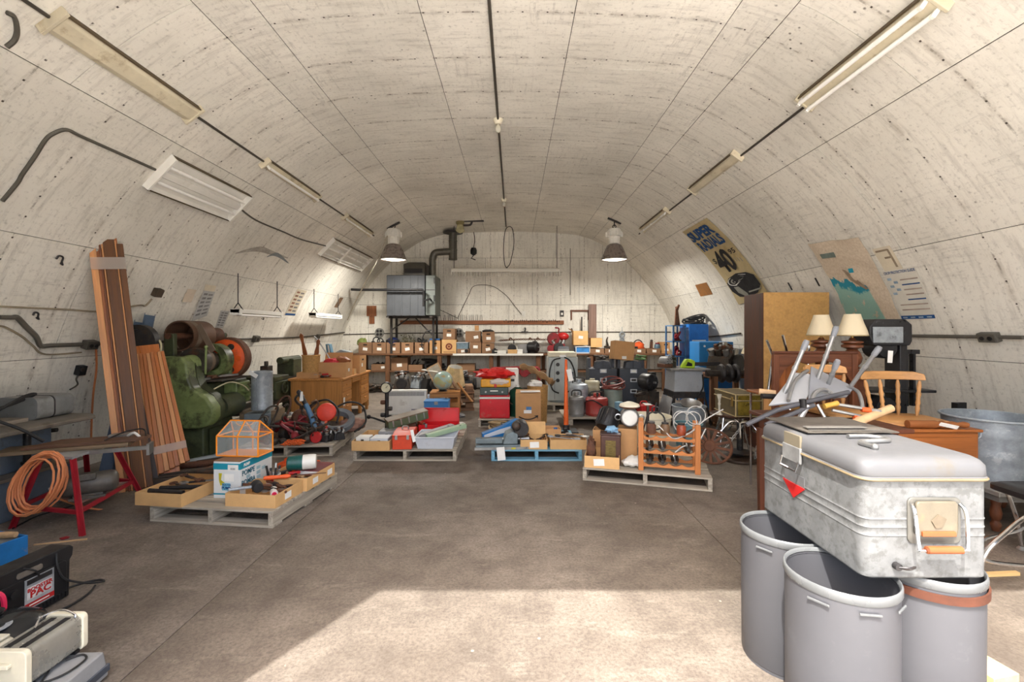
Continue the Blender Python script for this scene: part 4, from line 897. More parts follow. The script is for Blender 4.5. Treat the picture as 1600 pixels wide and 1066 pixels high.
rod('folding_frame', 'dark grey tube frame lying under the upturned shower chair', 'frame', [(1166, 664, 3.1), (1214, 641, 3.12), (1258, 629, 3.14), (1326, 613, 3.18)], .016, DKG, [('cross_tube', (1196, 664, 3.08), (1272, 633, 3.12), .015, DKG), ('hinge', (1254, 624, 3.12), (1256, 642, 3.12), .022, BLACK), ('strut', (1245, 662, 3.1), (1262, 634, 3.12), .018, ALU), ('strut', (1277, 632, 3.12), (1294, 662, 3.08), .012, CHROME)])
rod('loppers', 'garden loppers with yellow grip and orange collars', 'loppers', [(1308, 632, 3.1), (1376, 643, 3.05)], .012, STEEL, [('grip', (1288, 635, 3.1), (1309, 630, 3.1), .018, mat('yellow_grip', c(206, 160, 70), .5)), ('collar', (1346, 640, 3.07), (1360, 641, 3.06), .017, ORANGE), ('second_shaft', (1300, 641, 3.08), (1352, 652, 3.04), .011, STEEL), ('collar', (1334, 652, 3.05), (1348, 653, 3.045), .016, ORANGE)])
rod('wooden_bat', 'thick pale wooden tool handle pointing right above cooler', 'tool handle', [(1338, 662, 3.0), (1348, 656, 3.02), (1392, 638, 3.1)], .027, TAN, [('end_knob', (1336, 663, 2.99), (1346, 657, 3.015), .031, TAN)])
rod('wooden_handle_end', 'pale wooden handle end poking out left of the shower chair', 'tool handle', [(1186, 612, 3.6), (1212, 615, 3.55)], .025, TAN, [('rubber_sleeve', (1190, 619, 3.5), (1214, 620, 3.5), .02, BLACK)])  # only the end of a wooden tool handle
# upturned chrome-legged chair with bent wood pieces
t = T('bentwood_chair', 'upturned chrome-legged chair with curved brown wood panels', 'chair', (2.42, 4.25, 0))
def pl(x0, x1, y0, y1, d): 
    a = [at(x0, y1, d), at(x1, y1, d), at(x1, y0, d), at(x0, y0, d)]; return a
for (x0, x1, y0, y1, d) in ((1205, 1228, 556, 612, 4.05), (1229, 1246, 558, 612, 4.12)):
    a, b = at(x0, y1, d), at(x1, y0, d); w, h = b.x - a.x, b.z - a.z
    O('wood_panel', MB().at((a.x - 2.42, a.y - 4.25, a.z)).prism([(0, 0), (w, 0), (w, h*.75), (w*.8, h*.95), (w*.45, h), (w*.12, h*.95), (0, h*.8)], 0, .018), wood('orange_brown_ply', c(150, 88, 44), 'z', .25, .4), t, bevel=.004)
for (p0, p1) in (((1209, 560, 4.1), (1198, 532, 4.05)), ((1232, 560, 4.15), (1223, 524, 4.1)), ((1262, 600, 4.15), (1264, 540, 4.12)), ((1207, 560, 4.05), (1200, 612, 4.05))):
    O('leg', MB().tube([at(*p0) - Vector((2.42, 4.25, 0)), at(*p1) - Vector((2.42, 4.25, 0))], .011, 8), CHROME, t)
O('seat', MB().bx(-.15, .3, -.16, .2, .90, .925), wood('orange_brown_ply', c(150, 88, 44), 'x', .25, .4), t, bevel=.008)
for x in (-.12, .26):
    for y in (-.13, .17): O('frame_tube', MB().cyl((x, y, 0), (x, y, .9), .011, n=8), CHROME, t)
O('wood_post', MB().bx(-.165, -.13, -.17, -.14, .0, .9), MAPZ, t)
# black and grey bandsaw-like machine
BS = mat('black_chipped_enamel', c(36, 36, 38), .35, 0, .3, 9, .08, c(120, 122, 126), 9, .5, .62)
t = T('scroll_saw', 'black cast machine with octagonal grey-faced head by right wall', 'machine', (3.45, 4.24, 0))
hd = lambda k, z0=0: [(-.19+k, 1.36+k), (-.23+k, 1.44), (-.23+k, 1.53), (-.17+k, 1.60-k), (.10-k, 1.60-k), (.16-k, 1.55), (.16-k, 1.40), (.14-k, 1.36+k)]
hh = O('head', MB().prism(hd(0), -.12, .12), BS, t, bevel=.012)
O('face_plate', MB().prism([(-.2, 1.385), (-.205, 1.53), (.07, 1.53), (.07, 1.385)], -.128, -.12), mat('chipped_grey_plate', c(150, 156, 160), .45, .2, .25, 12, .1, c(60, 62, 64), 14, .6, .56), hh, bevel=.004)
O('drive_wheel', MB().lathe([(0, -.1), (.09, -.1), (.1, -.08), (.1, .08), (0, .08)], 20, (-.05, 0, 1.34), 'y'), BS, t)
O('column', MB().bx(.08, .15, -.08, .1, .35, 1.45), BS, t, bevel=.01)
O('guide_rail', MB().bx(.165, .185, -.05, .0, .8, 1.29), BS, t); O('guide_rail', MB().bx(.23, .25, -.05, .0, .8, 1.29), BS, t); O('rail_cap', MB().bx(.145, .28, -.06, .02, 1.28, 1.32), BS, t)
O('table', MB().bx(-.24, .38, -.12, .16, .93, .955), BS, t, bevel=.006); O('motor', MB().lathe([(0, -.15), (.09, -.15), (.1, -.12), (.1, .12), (0, .12)], 18, (-.1, 0, .8), 'y'), BS, t)
O('base', MB().frus(-.24, .3, -.18, .22, 0, .35, .06, .05), BS, t, bevel=.01)
O('paper_tag', MB().rb((-.06, -.14, 1.26), (.045, .002, .11), (0, R(4), 0)), PAPER, t)
S('black_bracket', 'small black metal plate standing behind the washtub by the wall', 'plate', MB().bx(-.06, .06, 0, .02, 0, .85).bx(-.06, -.04, -.04, 0, 0, .85), BLACK, (4.0, 4.08, 0), 0)
# ------------------------------------------------------------------ trunk, round table, stool base
t = T('round_side_table', 'small round dark table with chrome legs under the gold trunk', 'table', (2.80, 5.88, 0))
O('tabletop', MB().lathe([(0, .40), (.24, .40), (.25, .41), (.25, .42), (.24, .43), (0, .43)], 28), mat('dark_tabletop', c(70, 44, 34), .35), t)
for a in (30, 110, 190, 215, 300): O('leg', MB().tube([(.16*math.cos(R(a)), .16*math.sin(R(a)), .40), (.25*math.cos(R(a)), .25*math.sin(R(a)), 0.0)], .010, 8), CHROME, t)
O('ring', MB().tor((0, 0, .15), .21, .006), CHROME, t)
t = T('travel_chest', 'old brown trunk with gold pressed metal end', 'trunk', (2.73, 5.6, .43))
BT = mat('trunk_brown', c(112, 98, 68), .55, .1, .25, 6, .1, c(80, 66, 46), 5, .5, .55)
GOLD = mat('gold_pressed_metal', c(168, 144, 60), .35, .6, .35, 8, .25, c(96, 84, 44), 7, .6, .52)
O('body', MB().bx(0, .32, 0, .58, 0, .20), BT, t, bevel=.012); O('lid', MB().bx(-.005, .325, -.005, .585, .201, .275), BT, t, bevel=.012)
O('gold_panel', MB().bx(  .025, .295, -.010, .0, .02, .19), GOLD, t, bevel=.004); O('gold_panel', MB().bx(  .025, .295, -.014, -.005, .208, .262), GOLD, t, bevel=.004)
EDG = mat('trunk_edging', c(198, 176, 128), .5)
for z in (.0, .196, .268): O('edge_band', MB().tube([(x, y, z + .006) for x, y in ((-.006, -.008), (.326, -.008), (.326, .586), (-.006, .586))], .007, 6, True), EDG, t)
for x in (-.004, .324): O('corner_band', MB().cyl((x, -.008, .0), (x, -.008, .275), .007, n=6), EDG, t)
O('latch', MB().bx(-.022, -.006, .05, .09, .12, .24), mat('brass', c(170, 140, 76), .35, .7), t, bevel=.004)
S('glass_candlestick', 'tall clear glass candlestick on the small round table', 'candlestick', MB().lathe([(0, 0), (.04, 0), (.03, .02), (.012, .04), (.014, .12), (.02, .14), (.012, .16), (.018, .2), (.03, .24), (.03, .26), (0, .26)], 14), mat('pale_glass', c(206, 200, 184), .2), (2.60, 5.76, .43))
t = T('stool_base', 'round pedestal stool base with chrome arms and hanging chain', 'stool base', fl(1156, 719))
O('base_disc', MB().lathe([(0, 0), (.2, 0), (.205, .015), (.2, .03), (.12, .045), (.05, .05), (0, .05)], 30), mat('brown_cast_base', c(72, 58, 48), .45, .3), t)
O('collar', MB().lathe([(0, .09), (.14, .09), (.15, .1), (.1, .115), (.04, .12), (0, .12)], 24), DARK, t); O('post', MB().cyl((0, 0, .04), (0, 0, .42), .035, n=14), BLACK, t)
for a in (20, 95, 170, 245, 320): O('arm', MB().tube(cr([(0, 0, .42), (.1*math.cos(R(a)), .1*math.sin(R(a)), .44), (.2*math.cos(R(a)), .2*math.sin(R(a)), .33), (.24*math.cos(R(a)), .24*math.sin(R(a)), .3)], 4), .010, 6), CHROME, t)
def chain(p0, p1, n, r=.014, sag=.0):
    mb = MB(); p0, p1 = Vector(p0), Vector(p1)
    for i in range(n):
        u = (i+.5)/n; p = p0.lerp(p1, u); p.z -= sag*math.sin(math.pi*u); d = (p1-p0).normalized()
        mb.m = Matrix.Translation(p) @ d.to_track_quat('X', 'Z').to_matrix().to_4x4() @ Matrix.Rotation(R(90*(i % 2)), 4, 'X'); mb.tor((0,0,0), r, r*.28, 'z', 8, 4, 1.5, .9)
    mb.m = Matrix(); return mb
O('chain', chain((.2, -.05, .34), (.12, -.1, .02), 12), STEEL, t); O('chain', chain((-.02, -.1, .42), (-.24, -.12, .15), 12), STEEL, t)
t = T('caster_wheel', 'small grey wheel on the floor left of the cooler', 'wheel', (1.86, 3.42, 0)); 
O('tyre', MB().lathe([(.035, -.02), (.065, -.02), (.07, -.01), (.07, .01), (.065, .02), (.035, .02)], 20, (0, 0, .07), 'x'), RUBBER, t); O('hub', MB().lathe([(0, -.015), (.036, -.015), (.036, .015), (0, .015)], 16, (0, 0, .07), 'x'), GREYP, t)
# ------------------------------------------------------------------ builders for tools and clutter
def pallet(label, loc, rz, w, d, px=PALX, py=PALY, h=.128, nb=7):
    t = T('pallet', label, 'pallet', loc, rz); bw = d / nb * .84
    for i, x in enumerate((-w/2 + .02, 0, w/2 - .02)): O('stringer', MB().bx(x - .02, x + .02, -d/2, d/2, .017, h - .018), py, t, bevel=.003)
    b = O('deck_board', MB().bx(-w/2, w/2, -bw/2, bw/2, h - .0175, h), px, t, bevel=.003); b.location = (0, -d/2 + bw/2, 0)
    for i in range(1, nb): share(b, 'deck_board', t, (random.uniform(-.006, .006), -d/2 + bw/2 + i*(d - bw)/(nb-1), 0), (0, 0, R(random.uniform(-.4, .4))))
    b = O('bottom_board', MB().bx(-w/2, w/2, -bw/2, bw/2, 0, .0165), px, t, bevel=.003); b.location = (0, -d/2 + bw/2, 0)
    for y in (0, d/2 - bw/2): share(b, 'bottom_board', t, (0, y, 0))
    return t
def carton(label, loc, w, d, h, rz=0, m=None, sticker=None, flaps='', name='cardboard_box', cat='box', hole=False, group=None, lid=False, rot=None, t_=.006):
    m = m or CARD; t = T(name, label, cat, loc, rz, group, rot)
    b = O('body', MB().open_box(w, d, h, t_), m, t)
    if lid: O('lid', MB().bx(-w/2 - .004, w/2 + .004, -d/2 - .004, d/2 + .004, h - .05, h + .004), m, t, bevel=.003)
    for ch in flaps:
        if ch == 'b': O('flap', MB().rb((0, d/2 + .02, h + .07), (w, .005, .15), (R(-14), 0, 0)), m, t)
        if ch == 'f': O('flap', MB().rb((0, -d/2 - .045, h - .045), (w, .005, .12), (R(-38), 0, 0)), m, t)
        if ch == 'l': O('flap', MB().rb((-w/2 - .05, 0, h + .03), (.005, d, .12), (0, R(-60), 0)), m, t)
        if ch == 'r': O('flap', MB().rb((w/2 + .05, 0, h + .03), (.005, d, .12), (0, R(60), 0)), m, t)
        if ch == 'c': O('flap', MB().rb((0, -d/4, h + .004), (w, d/2 - .004, .005)), m, t); O('flap', MB().rb((0, d/4, h + .004), (w, d/2 - .004, .005)), m, t)
    if hole: O('hand_hole', MB().prism(rrect(-.05, .05, h*.72, h*.72 + .035, .017), -d/2 - .002, -d/2 + .001), mat('hole_dark', c(50, 38, 28), .9), t)
    if sticker:
        u, v, k = sticker; O('label_sticker', MB().rb((u*w, -d/2 - .002, v*h), (.07*k, .002, .045*k), (0, R(random.uniform(-18, 8)), 0)), PAPER, t)
    return t
def wrench(L=.3, r=.018):
    return MB().bx(-r*.55, r*.55, .0, L, 0, .008).lathe([(r*.7, 0), (r*1.5, 0), (r*1.5, .012), (r*.7, .012)], 12, (0, L, 0)).prism([(-r*1.5, 0), (-r*1.3, -r*2), (-r*.5, -r*2.2), (-r*.4, -r), (r*.4, -r), (r*.5, -r*2.2), (r*1.3, -r*2), (r*1.5, 0), (r*.6, r), (-r*.6, r)], 0, .012, 'z')
def hammer(t, L=.3, hm=TAN, hd=DARK):
    O('handle', MB().tube([(0, 0, .018), (0, L*.5, .018), (0, L, .018)], [.016, .013, .011], 8), hm, t)
    O('head', MB().cyl((-.06, L, .02), (.02, L, .02), .02, n=12).prism([(-.0, L - .014), (.06, L - .006), (.06, L + .006), (0, L + .014)], .008, .032, 'z'), hd, t)
def driver(t, m, L=.24):
    O('grip', MB().lathe([(0, 0), (.014, .003), (.016, .03), (.013, .06), (.015, .09), (.009, .1), (0, .1)], 10, (0, 0, .016), 'y'), m, t); O('blade', MB().cyl((0, .1, .016), (0, L, .016), .0045, n=6), STEEL, t)
def pliers(t, m=RED):
    for s in (-1, 1): O('grip', MB().tube(cr([(s*.045, 0, .012), (s*.04, .06, .012), (s*.012, .13, .012), (0, .15, .012)], 4), .009, 8), m, t)
    O('jaws', MB().prism([(-.018, .135), (.018, .135), (.014, .19), (.004, .215), (-.004, .215), (-.014, .19)], .004, .02, 'z'), DARK, t)
def motor(t, L, r, m=GREYP, fins=0, foot=True, box=True, z=None):
    z = r + .02 if z is None else z
    b = O('casing', MB().lathe([(0, -L/2), (r*.55, -L/2), (r*.85, -L*.46), (r*.97, -L*.4), (r, -L*.36), (r, L*.36), (r*.97, L*.4), (r*.85, L*.46), (r*.55, L/2), (0, L/2)], 24, (0, 0, z), 'y'), m, t)
    if fins:
        for i in range(fins): a = 2*math.pi*i/fins; O('fin', MB().rb(((r+.006)*math.cos(a), 0, z + (r+.006)*math.sin(a)), (.02, L*.68, .006), (0, -a, 0)), m, b)
    else:
        for i in range(8): a = 2*math.pi*i/8; O('vent', MB().rb((r*.62*math.cos(a), -L*.475, z + r*.62*math.sin(a)), (r*.3, .02, r*.14), (0, -a, 0)), BLACK, b)
    O('shaft', MB().cyl((0, -L/2 - .05, z), (0, -L/2 + .02, z), r*.13, n=10), STEEL, t)
    if foot: O('foot', MB().bx(-r*.9, r*.9, -L*.3, L*.3, 0, .018).bx(-r*.5, r*.5, -L*.25, L*.25, .018, z - r*.85), m, t)
    if box: O('terminal_box', MB().bx(r*.3, r*1.15, -L*.15, L*.15, z + r*.55, z + r*1.15), m, t, bevel=.005)
def coil(Rr, r, turns, seed=0, sag=.2, th=.05, flat=1.0, n=18):
    pts = []; rnd = random.Random(seed); ph = rnd.random()*6
    for i in range(turns*n + 1):
        a = 2*math.pi*i/n; k = 1 + .13*math.sin(a*.37 + ph) + .07*noise.noise(Vector((i*.21, seed, 0))); pts.append((Rr*k*math.cos(a), Rr*k*math.sin(a)*flat, r + th*(.5 + .5*math.sin(i*.31 + ph)) * (i/(turns*n)*.8 + .3)))
    return MB().tube(pts, r, 6)
def tangle(seed, sx, sy, sz, r, n=10, k=6):
    rnd = random.Random(seed); return MB().tube(cr([(rnd.uniform(-sx, sx), rnd.uniform(-sy, sy), max(r, rnd.uniform(0, sz))) for _ in range(n)], k), r, 6)
def hoist(t, m=DRED, k=1.0, seed=0):
    O('body', MB().lathe([(0, -.05*k), (.07*k, -.05*k), (.085*k, -.03*k), (.085*k, .03*k), (.07*k, .05*k), (0, .05*k)], 16, (0, 0, .09*k), 'y'), m, t)
    O('gear_cover', MB().lathe([(0, -.075*k), (.045*k, -.07*k), (.05*k, -.05*k)], 12, (0, 0, .09*k), 'y'), IRON, t)
    O('hook', MB().tube(cr([(0, 0, .17*k), (0, 0, .21*k), (.03*k, 0, .24*k), (.05*k, 0, .28*k), (.02*k, 0, .32*k), (-.03*k, 0, .3*k)], 4), [.012*k]*21, 8), IRON, t)
    O('chain', chain((.05*k, -.02, .06*k), (.16*k, -.1*k, .015), 7, .014*k), IRON, t)
    O('lever', MB().tube([(0, -.06*k, .09*k), (-.1*k, -.09*k, .16*k), (-.16*k, -.1*k, .22*k)], .012*k, 7), m, t)
def pulley(t, r, w, m=IRON, spokes=5, z=0, axis='y'):
    O('rim', MB().lathe([(r*.82, -w/2), (r, -w/2), (r*.9, 0), (r, w/2), (r*.82, w/2), (r*.82, -w/2)], 24, (0, 0, z), axis), m, t)
    O('hub', MB().lathe([(0, -w*.7), (r*.22, -w*.7), (r*.22, w*.7), (0, w*.7)], 12, (0, 0, z), axis), m, t)
    for i in range(spokes):
        a = 2*math.pi*i/spokes; p = {'y': (math.cos(a), 0, math.sin(a)), 'x': (0, math.cos(a), math.sin(a)), 'z': (math.cos(a), math.sin(a), 0)}[axis]; v = Vector(p)
        O('spoke', MB().tube([v*r*.18 + Vector((0,0,z)), v*r*.86 + Vector((0,0,z))], r*.07, 6), m, t)
def engine(t, k=1.0, m=IRON):
    O('block', MB().frus(-.2*k, .2*k, -.16*k, .16*k, 0, .24*k, .05*k, .02*k), m, t, bevel=.01)
    for i in range(3):
        for s in (-1, 1): O('cylinder_head', MB().at((s*.11*k, (-.1 + i*.1)*k, .24*k), (0, R(s*25), 0)).cyl((0, 0, 0), (0, 0, .1*k), .042*k, n=10), STEEL if (i+s) % 2 else m, t)
    O('flywheel', MB().lathe([(0, -.03*k), (.12*k, -.03*k), (.13*k, 0), (.12*k, .03*k), (0, .03*k)], 20, (0, -.2*k, .14*k), 'y'), DARK, t)
    for i in range(4): O('pipe', tangle(i+3, .18*k, .15*k, .15*k, .014*k, 5).at(), RUST if i % 2 else DARK, t).location = (0, 0, .26*k)
    O('carburettor', MB().bx(-.05*k, .05*k, -.06*k, .05*k, .26*k, .38*k).cyl((0, 0, .38*k), (0, 0, .43*k), .05*k), STEEL, t, bevel=.006)
def tools(n, label, x0, x1, y0, y1, z, seed, group=None, kinds=('wrench', 'driver', 'hammer', 'rod', 'pliers'), lab=None):
    rnd = random.Random(seed); kl = {'wrench': ('wrench', 'dark steel wrench'), 'driver': ('screwdriver', 'screwdriver with red grip'), 'hammer': ('hammer', 'wood-handled hammer'), 'rod': ('steel_rod', 'rusty steel rod'), 'pliers': ('pliers', 'red-handled pliers')}
    pos = [(rnd.uniform(x0, x1), rnd.uniform(y0, y1)) for _ in range(n)]; ordn = ['leftmost', 'second from left', 'third from left', 'fourth from left', 'fifth from left']
    for i in range(n):
        kd = kinds[i % len(kinds)]; nm, lb = kl[kd]; same = sorted((q for q in range(n) if kinds[q % len(kinds)] == kd), key=lambda q: pos[q][0])
        L = f'{lb} lying {label}' if len(same) == 1 else f'{ordn[same.index(i)]} {lb} {label}'
        t = T(nm, L, nm.replace('_', ' '), (*pos[i], z + .012*(i % 4)), rnd.choice((0, 90, 180, 270)) + rnd.uniform(-35, 35), group=(f'{nm} pieces {label}' if len(same) > 1 else None))
        if kd == 'wrench': O('body', MB().at((0, -.1, 0)).add(*(lambda w: (w.v, w.f))(wrench(.2, .016))), DARK if i % 2 else STEEL, t)
        elif kd == 'driver': driver(t, RED, .22)
        elif kd == 'hammer': hammer(t, .24)
        elif kd == 'rod': O('shaft', MB().tube([(0, -.14, .012), (0, .14, .012)], .011, 8), RUST, t); O('collar', MB().tube([(0, -.02, .012), (0, .03, .012)], .017, 8), DARK, t)
        else: pliers(t)
# ------------------------------------------------------------------ left foreground
t = T('blue_toolbox', 'chipped blue toolbox at the left edge with wooden handles on top', 'toolbox', (-3.46, 2.96, 0), -14)
BLUC = mat('chipped_blue', c(34, 120, 190), .45, 0, .15, 6, .06, c(150, 130, 104), 9, .6, .6)
O('body', MB().open_box(.42, .24, .14, .012), BLUC, t, bevel=.006); O('tray', MB().bx(-.19, .19, -.10, .10, .08, .125), mat('grey_tray_lining', c(130, 132, 130), .6), t); O('latch', MB().bx(.06, .1, -.128, -.12, .05, .11), TAN, t, bevel=.003)
for i, (x, y, a) in enumerate(((-.02, -.02, 70), (.06, .03, 95))): S('wooden_tool_handle', ('thick pale wooden handle lying on the blue toolbox', 'short pale wooden handle behind it on the blue toolbox')[i], 'wooden peg', MB().lathe([(0, -.12), (.018, -.118), (.022, -.06), (.017, .02), (.022, .09), (.012, .12), (0, .12)], 12, (0, 0, .022), 'y'), TAN, (-3.46 + x, 2.96 + y, .13 + .0), a)  # two wooden tool handles resting on the toolbox
t = T('jump_starter', 'black BOOSTER PAC jump starter with pink cable on the floor', 'jump starter', (-2.59, 2.36, 0), 90 - 4)
bp = [(-.22, 0), (.22, 0), (.225, .2), (.24, .22), (.245, .265), (.225, .285), (-.225, .285), (-.245, .265), (-.24, .22), (-.225, .2)]
b = O('case', MB().prism(bp, -.06, .06), BLACK, t, bevel=.008)
O('handle_slot', MB().prism(rrect(-.04, .08, .225, .255, .012), -.064, -.059), mat('slot_see_through', c(122, 112, 100), .8), b); O('front_panel', MB().prism(rrect(-.20, .20, .01, .215, .02), -.068, -.058), BLACK, t, bevel=.004)
for i in range(12): O('rib', MB().bx(-.02 + i*.019, -.01 + i*.019, -.073, -.066, .014, .04), BLACK, b)
lb = O('label_plate', MB().bx(-.065, .075, -.0705, -.068, .048, .205), mat('silver_label', c(176, 178, 180), .45, .2), t); lb.location.x = .055
O('label_stripe', MB().bx(-.065, .075, -.0715, -.0705, .055, .08), RED, lb); O('label_photo', MB().bx(-.055, .065, -.0715, -.0705, .175, .2), DARK, lb); O('red_panel', MB().bx(-.055, .065, -.0712, -.0705, .098, .16), mat('logo_white', c(228, 226, 222), .5), lb)
text('lettering', 'BOOSTER', .026, RED, lb, (.005, -.0725, .145), (R(90), 0, 0), xs=1.05, bold=.0008); text('lettering', 'PAC', .047, RED, lb, (.008, -.0725, .118), (R(90), 0, 0), xs=1.15, bold=.0012)
O('small_print', MB().bx(-.045, .05, -.0722, -.0715, .064, .07), PAPER, lb)
O('dial', MB().cyl((-.06, -.06, .165), (-.06, -.085, .165), .022, n=16), BLACK, t)
PINK = mat('pink_cable', c(224, 44, 84), .45, 0, .1, 6, 0)
O('red_cable', MB().tube(cr([(-.15, -.06, .23), (-.125, -.09, .2), (-.12, -.095, .13), (-.15, -.1, .07), (-.2, -.1, .03)], 5), .011, 8), PINK, t); O('clamp', MB().bx(-.23, -.17, -.11, -.08, .02, .10), PINK, t, bevel=.006)
O('black_cable', MB().tube(cr([(.15, -.06, .27), (.14, -.08, .2), (.17, -.09, .12), (.26, -.12, .05), (.33, -.15, .02), (.36, -.1, .012), (.33, -.04, .012), (.27, .0, .012)], 5), .006, 6).tube(cr([(.3, -.13, .012), (.22, -.17, .01), (.1, -.18, .01), (.02, -.14, .01)], 5), .006, 6).tube(cr([(-.01, -.06, .27), (.03, -.08, .24), (.05, -.08, .2)], 5), .005, 6), RUBBER, t)
t = T('round_skillet', 'round black dish lid with printed ring at the left edge', 'electric skillet', (-2.37, 2.08, 0))
O('lid', MB().lathe([(.165, .115), (.172, .12), (.165, .135), (.12, .165), (.06, .18), (0, .183)], 36), mat('gloss_black', c(40, 42, 44), .15, 0, .1, 4, 0, DUST, 7, .3, .6), t)
O('pan', MB().lathe([(0, .03), (.12, .03), (.15, .06), (.162, .115), (.155, .115), (.14, .065), (.1, .04), (0, .04)], 36), CHROME, t)
O('printed_ring', MB().lathe([(.035, .1855), (.058, .1845), (.058, .187), (.035, .188)], 28, (.05, -.05, -.012)), mat('ring_print', c(176, 180, 184), .5, 0, .4, 40, 0), t); O('knob', MB().lathe([(0, .182), (.03, .185), (.036, .2), (.02, .212), (0, .213)], 16, (-.03, .02, 0)), BLACK, t)
for a in (30, 150, 270): O('foot', MB().cyl((.1*math.cos(R(a)), .1*math.sin(R(a)), 0), (.1*math.cos(R(a)), .1*math.sin(R(a)), .04), .012), BLACK, t)
t = T('grey_appliance_case', 'flat grey appliance case with black cord under the toaster', 'appliance', (-1.92, 1.77, 0), 3)
O('case', MB().frus(-.19, .18, -.2, .19, .01, .12, .012, .012), GREYP, t, bevel=.008); O('side_band', MB().bx(-.192, .182, -.202, .192, .03, .06), NAVY, t, bevel=.003); O('groove', MB().bx(.02, .025, -.185, .175, .1195, .1215), BLACK, t)
for x in (-.16, .15):
    for y in (-.16, .16): O('foot', MB().cyl((x, y, 0), (x, y, .012), .014), BLACK, t)
O('cord', MB().tube(cr([(.06, .12, .126), (.1, .15, .127), (.14, .12, .127), (.13, .04, .127), (.08, .0, .127), (.05, .06, .127), (.0, .1, .127)], 6), .004, 6), RUBBER, t)
t = T('toaster', 'old chrome toaster with cream ends on the grey case', 'toaster', (-1.93, 1.85, .1225), 0)
O('body', MB().prism(rrect(-.075, .075, .012, .15, .02), -.105, .105), mat('toaster_steel', c(178, 176, 166), .3, .55, .15, 8, .05, c(130, 118, 100), 6, .4, .57), t)
for y in (-.115, .115): O('end_cap', MB().prism(rrect(-.082, .082, .004, .158, .022), y - .012, y + .012), CREAM, t, bevel=.004)
for x in (-.03, .03): O('slot', MB().bx(x - .012, x + .012, -.09, .09, .149, .152), BLACK, t)
O('lever', MB().bx(-.03, .03, -.145, -.126, .10, .115), CREAM, t, bevel=.004); O('wire_handle', MB().tube(cr([(-.04, .02, .152), (-.05, .06, .175), (-.0, .09, .185), (.05, .095, .165), (.06, .09, .152)], 5), .004, 6), CHROME, t)
for y in (-.09, .09): O('foot', MB().bx(-.07, .07, y - .01, y + .01, 0, .013), BLACK, t)
t = T('cream_appliance', 'cream enamel appliance cut by the lower left corner', 'appliance', (-2.115, 1.80, 0))
O('body', MB().frus(-.10, .09, -.14, .10, .02, .25, .02, .02), CREAM, t, bevel=.03); O('base', MB().bx(-.1, .09, -.14, .1, 0, .025), BLACK, t); O('lid', MB().bx(-.06, .06, -.09, .06, .25, .262), CREAM, t, bevel=.01)
S('floor_lead', 'thin black lead snaking on the floor below the red stand', 'cord', MB().tube(cr([fl(20, 826, .006), fl(35, 818, .006), fl(60, 806, .006), fl(95, 796, .006), fl(120, 788, .006)], 6), .006, 6), RUBBER)
S('wood_sliver', 'thin pale wood sliver on floor before the red stand', 'sliver', MB().rb((0, 0, .004), (.3, .012, .008), (0, 0, 0)), TAN, fl(95, 848), 17); S('red_rag', 'tiny dark red scrap on the floor near red stand leg', 'scrap', MB().sph((0, 0, .006), .03, 10, 6, (1, .8, .25), .4, 3), DRED, fl(101, 842))
# ------------------------------------------------------------------ jointer at the left wall
JB = mat('jointer_blue_grey', c(96, 108, 122), .5, 0, .15, 5, .06, c(80, 76, 70), 5, .5, .57); JT = mat('jointer_table', c(132, 126, 116), .4, .4, .2, 6, .08, c(92, 74, 58), 5, .5, .55)
t = T('jointer', 'old grey jointer machine standing against the left wall', 'machine', (-4.22, 3.72, 0))
O('cabinet', MB().bx(-.12, .26, -.62, .40, 0, .32), JB, t, bevel=.01); O('lower_top', MB().bx(-.14, .30, -.66, .44, .321, .345), wood('grey_shelf_wood', c(128, 118, 106), 'y', .3), t, bevel=.004)
O('column', MB().bx(-.12, .16, -.45, .28, .345, .66), JB, t, bevel=.012); O('table', MB().prism([(-.14, .66), (-.14, .74), (.34, .74), (.38, .72), (.38, .69), (.28, .67)], -.62, .46), JT, t, bevel=.006)
O('screw_post', MB().cyl((.22, .02, .345), (.22, .02, .66), .025).cyl((.22, .02, .4), (.22, .02, .42), .04), DARK, t)
b = O('motor_hood', MB().prism(rrect(-.14, .22, .742, .93, .05), .1, .42), mat('hood_grey', c(126, 128, 128), .5, .1, .15, 6, .05, c(80, 74, 66), 5, .4, .57), t); O('seam', MB().prism(rrect(-.143, .223, .739, .933, .05), .24, .25), DARK, b)
O('fence', MB().bx(-.14, -.11, -.6, .1, .742, .9), JT, t); O('plank', MB().bx(-.08, .2, -.6, .05, .742, .775), wood('grey_shelf_wood', c(128, 118, 106), 'y', .3), t, bevel=.004)
O('power_cord', MB().tube(cr([(.05, -.4, .80), (.15, -.25, .82), (.2, -.0, .95), (.15, .15, .955), (.1, .05, .9), (.15, -.2, .86), (.28, -.3, .84), (.42, -.22, .74), (.5, -.12, .62)], 6), .012, 8), RUBBER, t)
# ------------------------------------------------------------------ red stand with grinder and cord
t = T('red_stand', 'red angle-iron work stand with splayed legs', 'work stand', (0, 0, 0)); RDS = mat('red_stand_paint', c(160, 32, 44), .45, 0, .2, 6, .08, c(110, 84, 78), 9, .5, .6)
feet = [fl(17, 826), fl(127, 838), fl(221, 776), Vector((-3.98, 4.25, 0))]; tops = [Vector((-3.66, 3.52, .52)), Vector((-3.36, 3.46, .52)), Vector((-3.46, 3.92, .52)), Vector((-3.76, 3.98, .52))]
for a, b in zip(feet, tops): O('leg', MB().bar(a, b, .036, .006, (1, 0, 0)).bar(a + Vector((.015, 0, 0)), b + Vector((.015, 0, 0)), .006, .036, (1, 0, 0)), RDS, t)
mid = [a.lerp(b, .30) for a, b in zip(feet, tops)]
for i, j in ((0, 1), (1, 2), (2, 3), (3, 0)): O('stretcher', MB().bar(mid[i], mid[j], .02, .028), RDS, t)
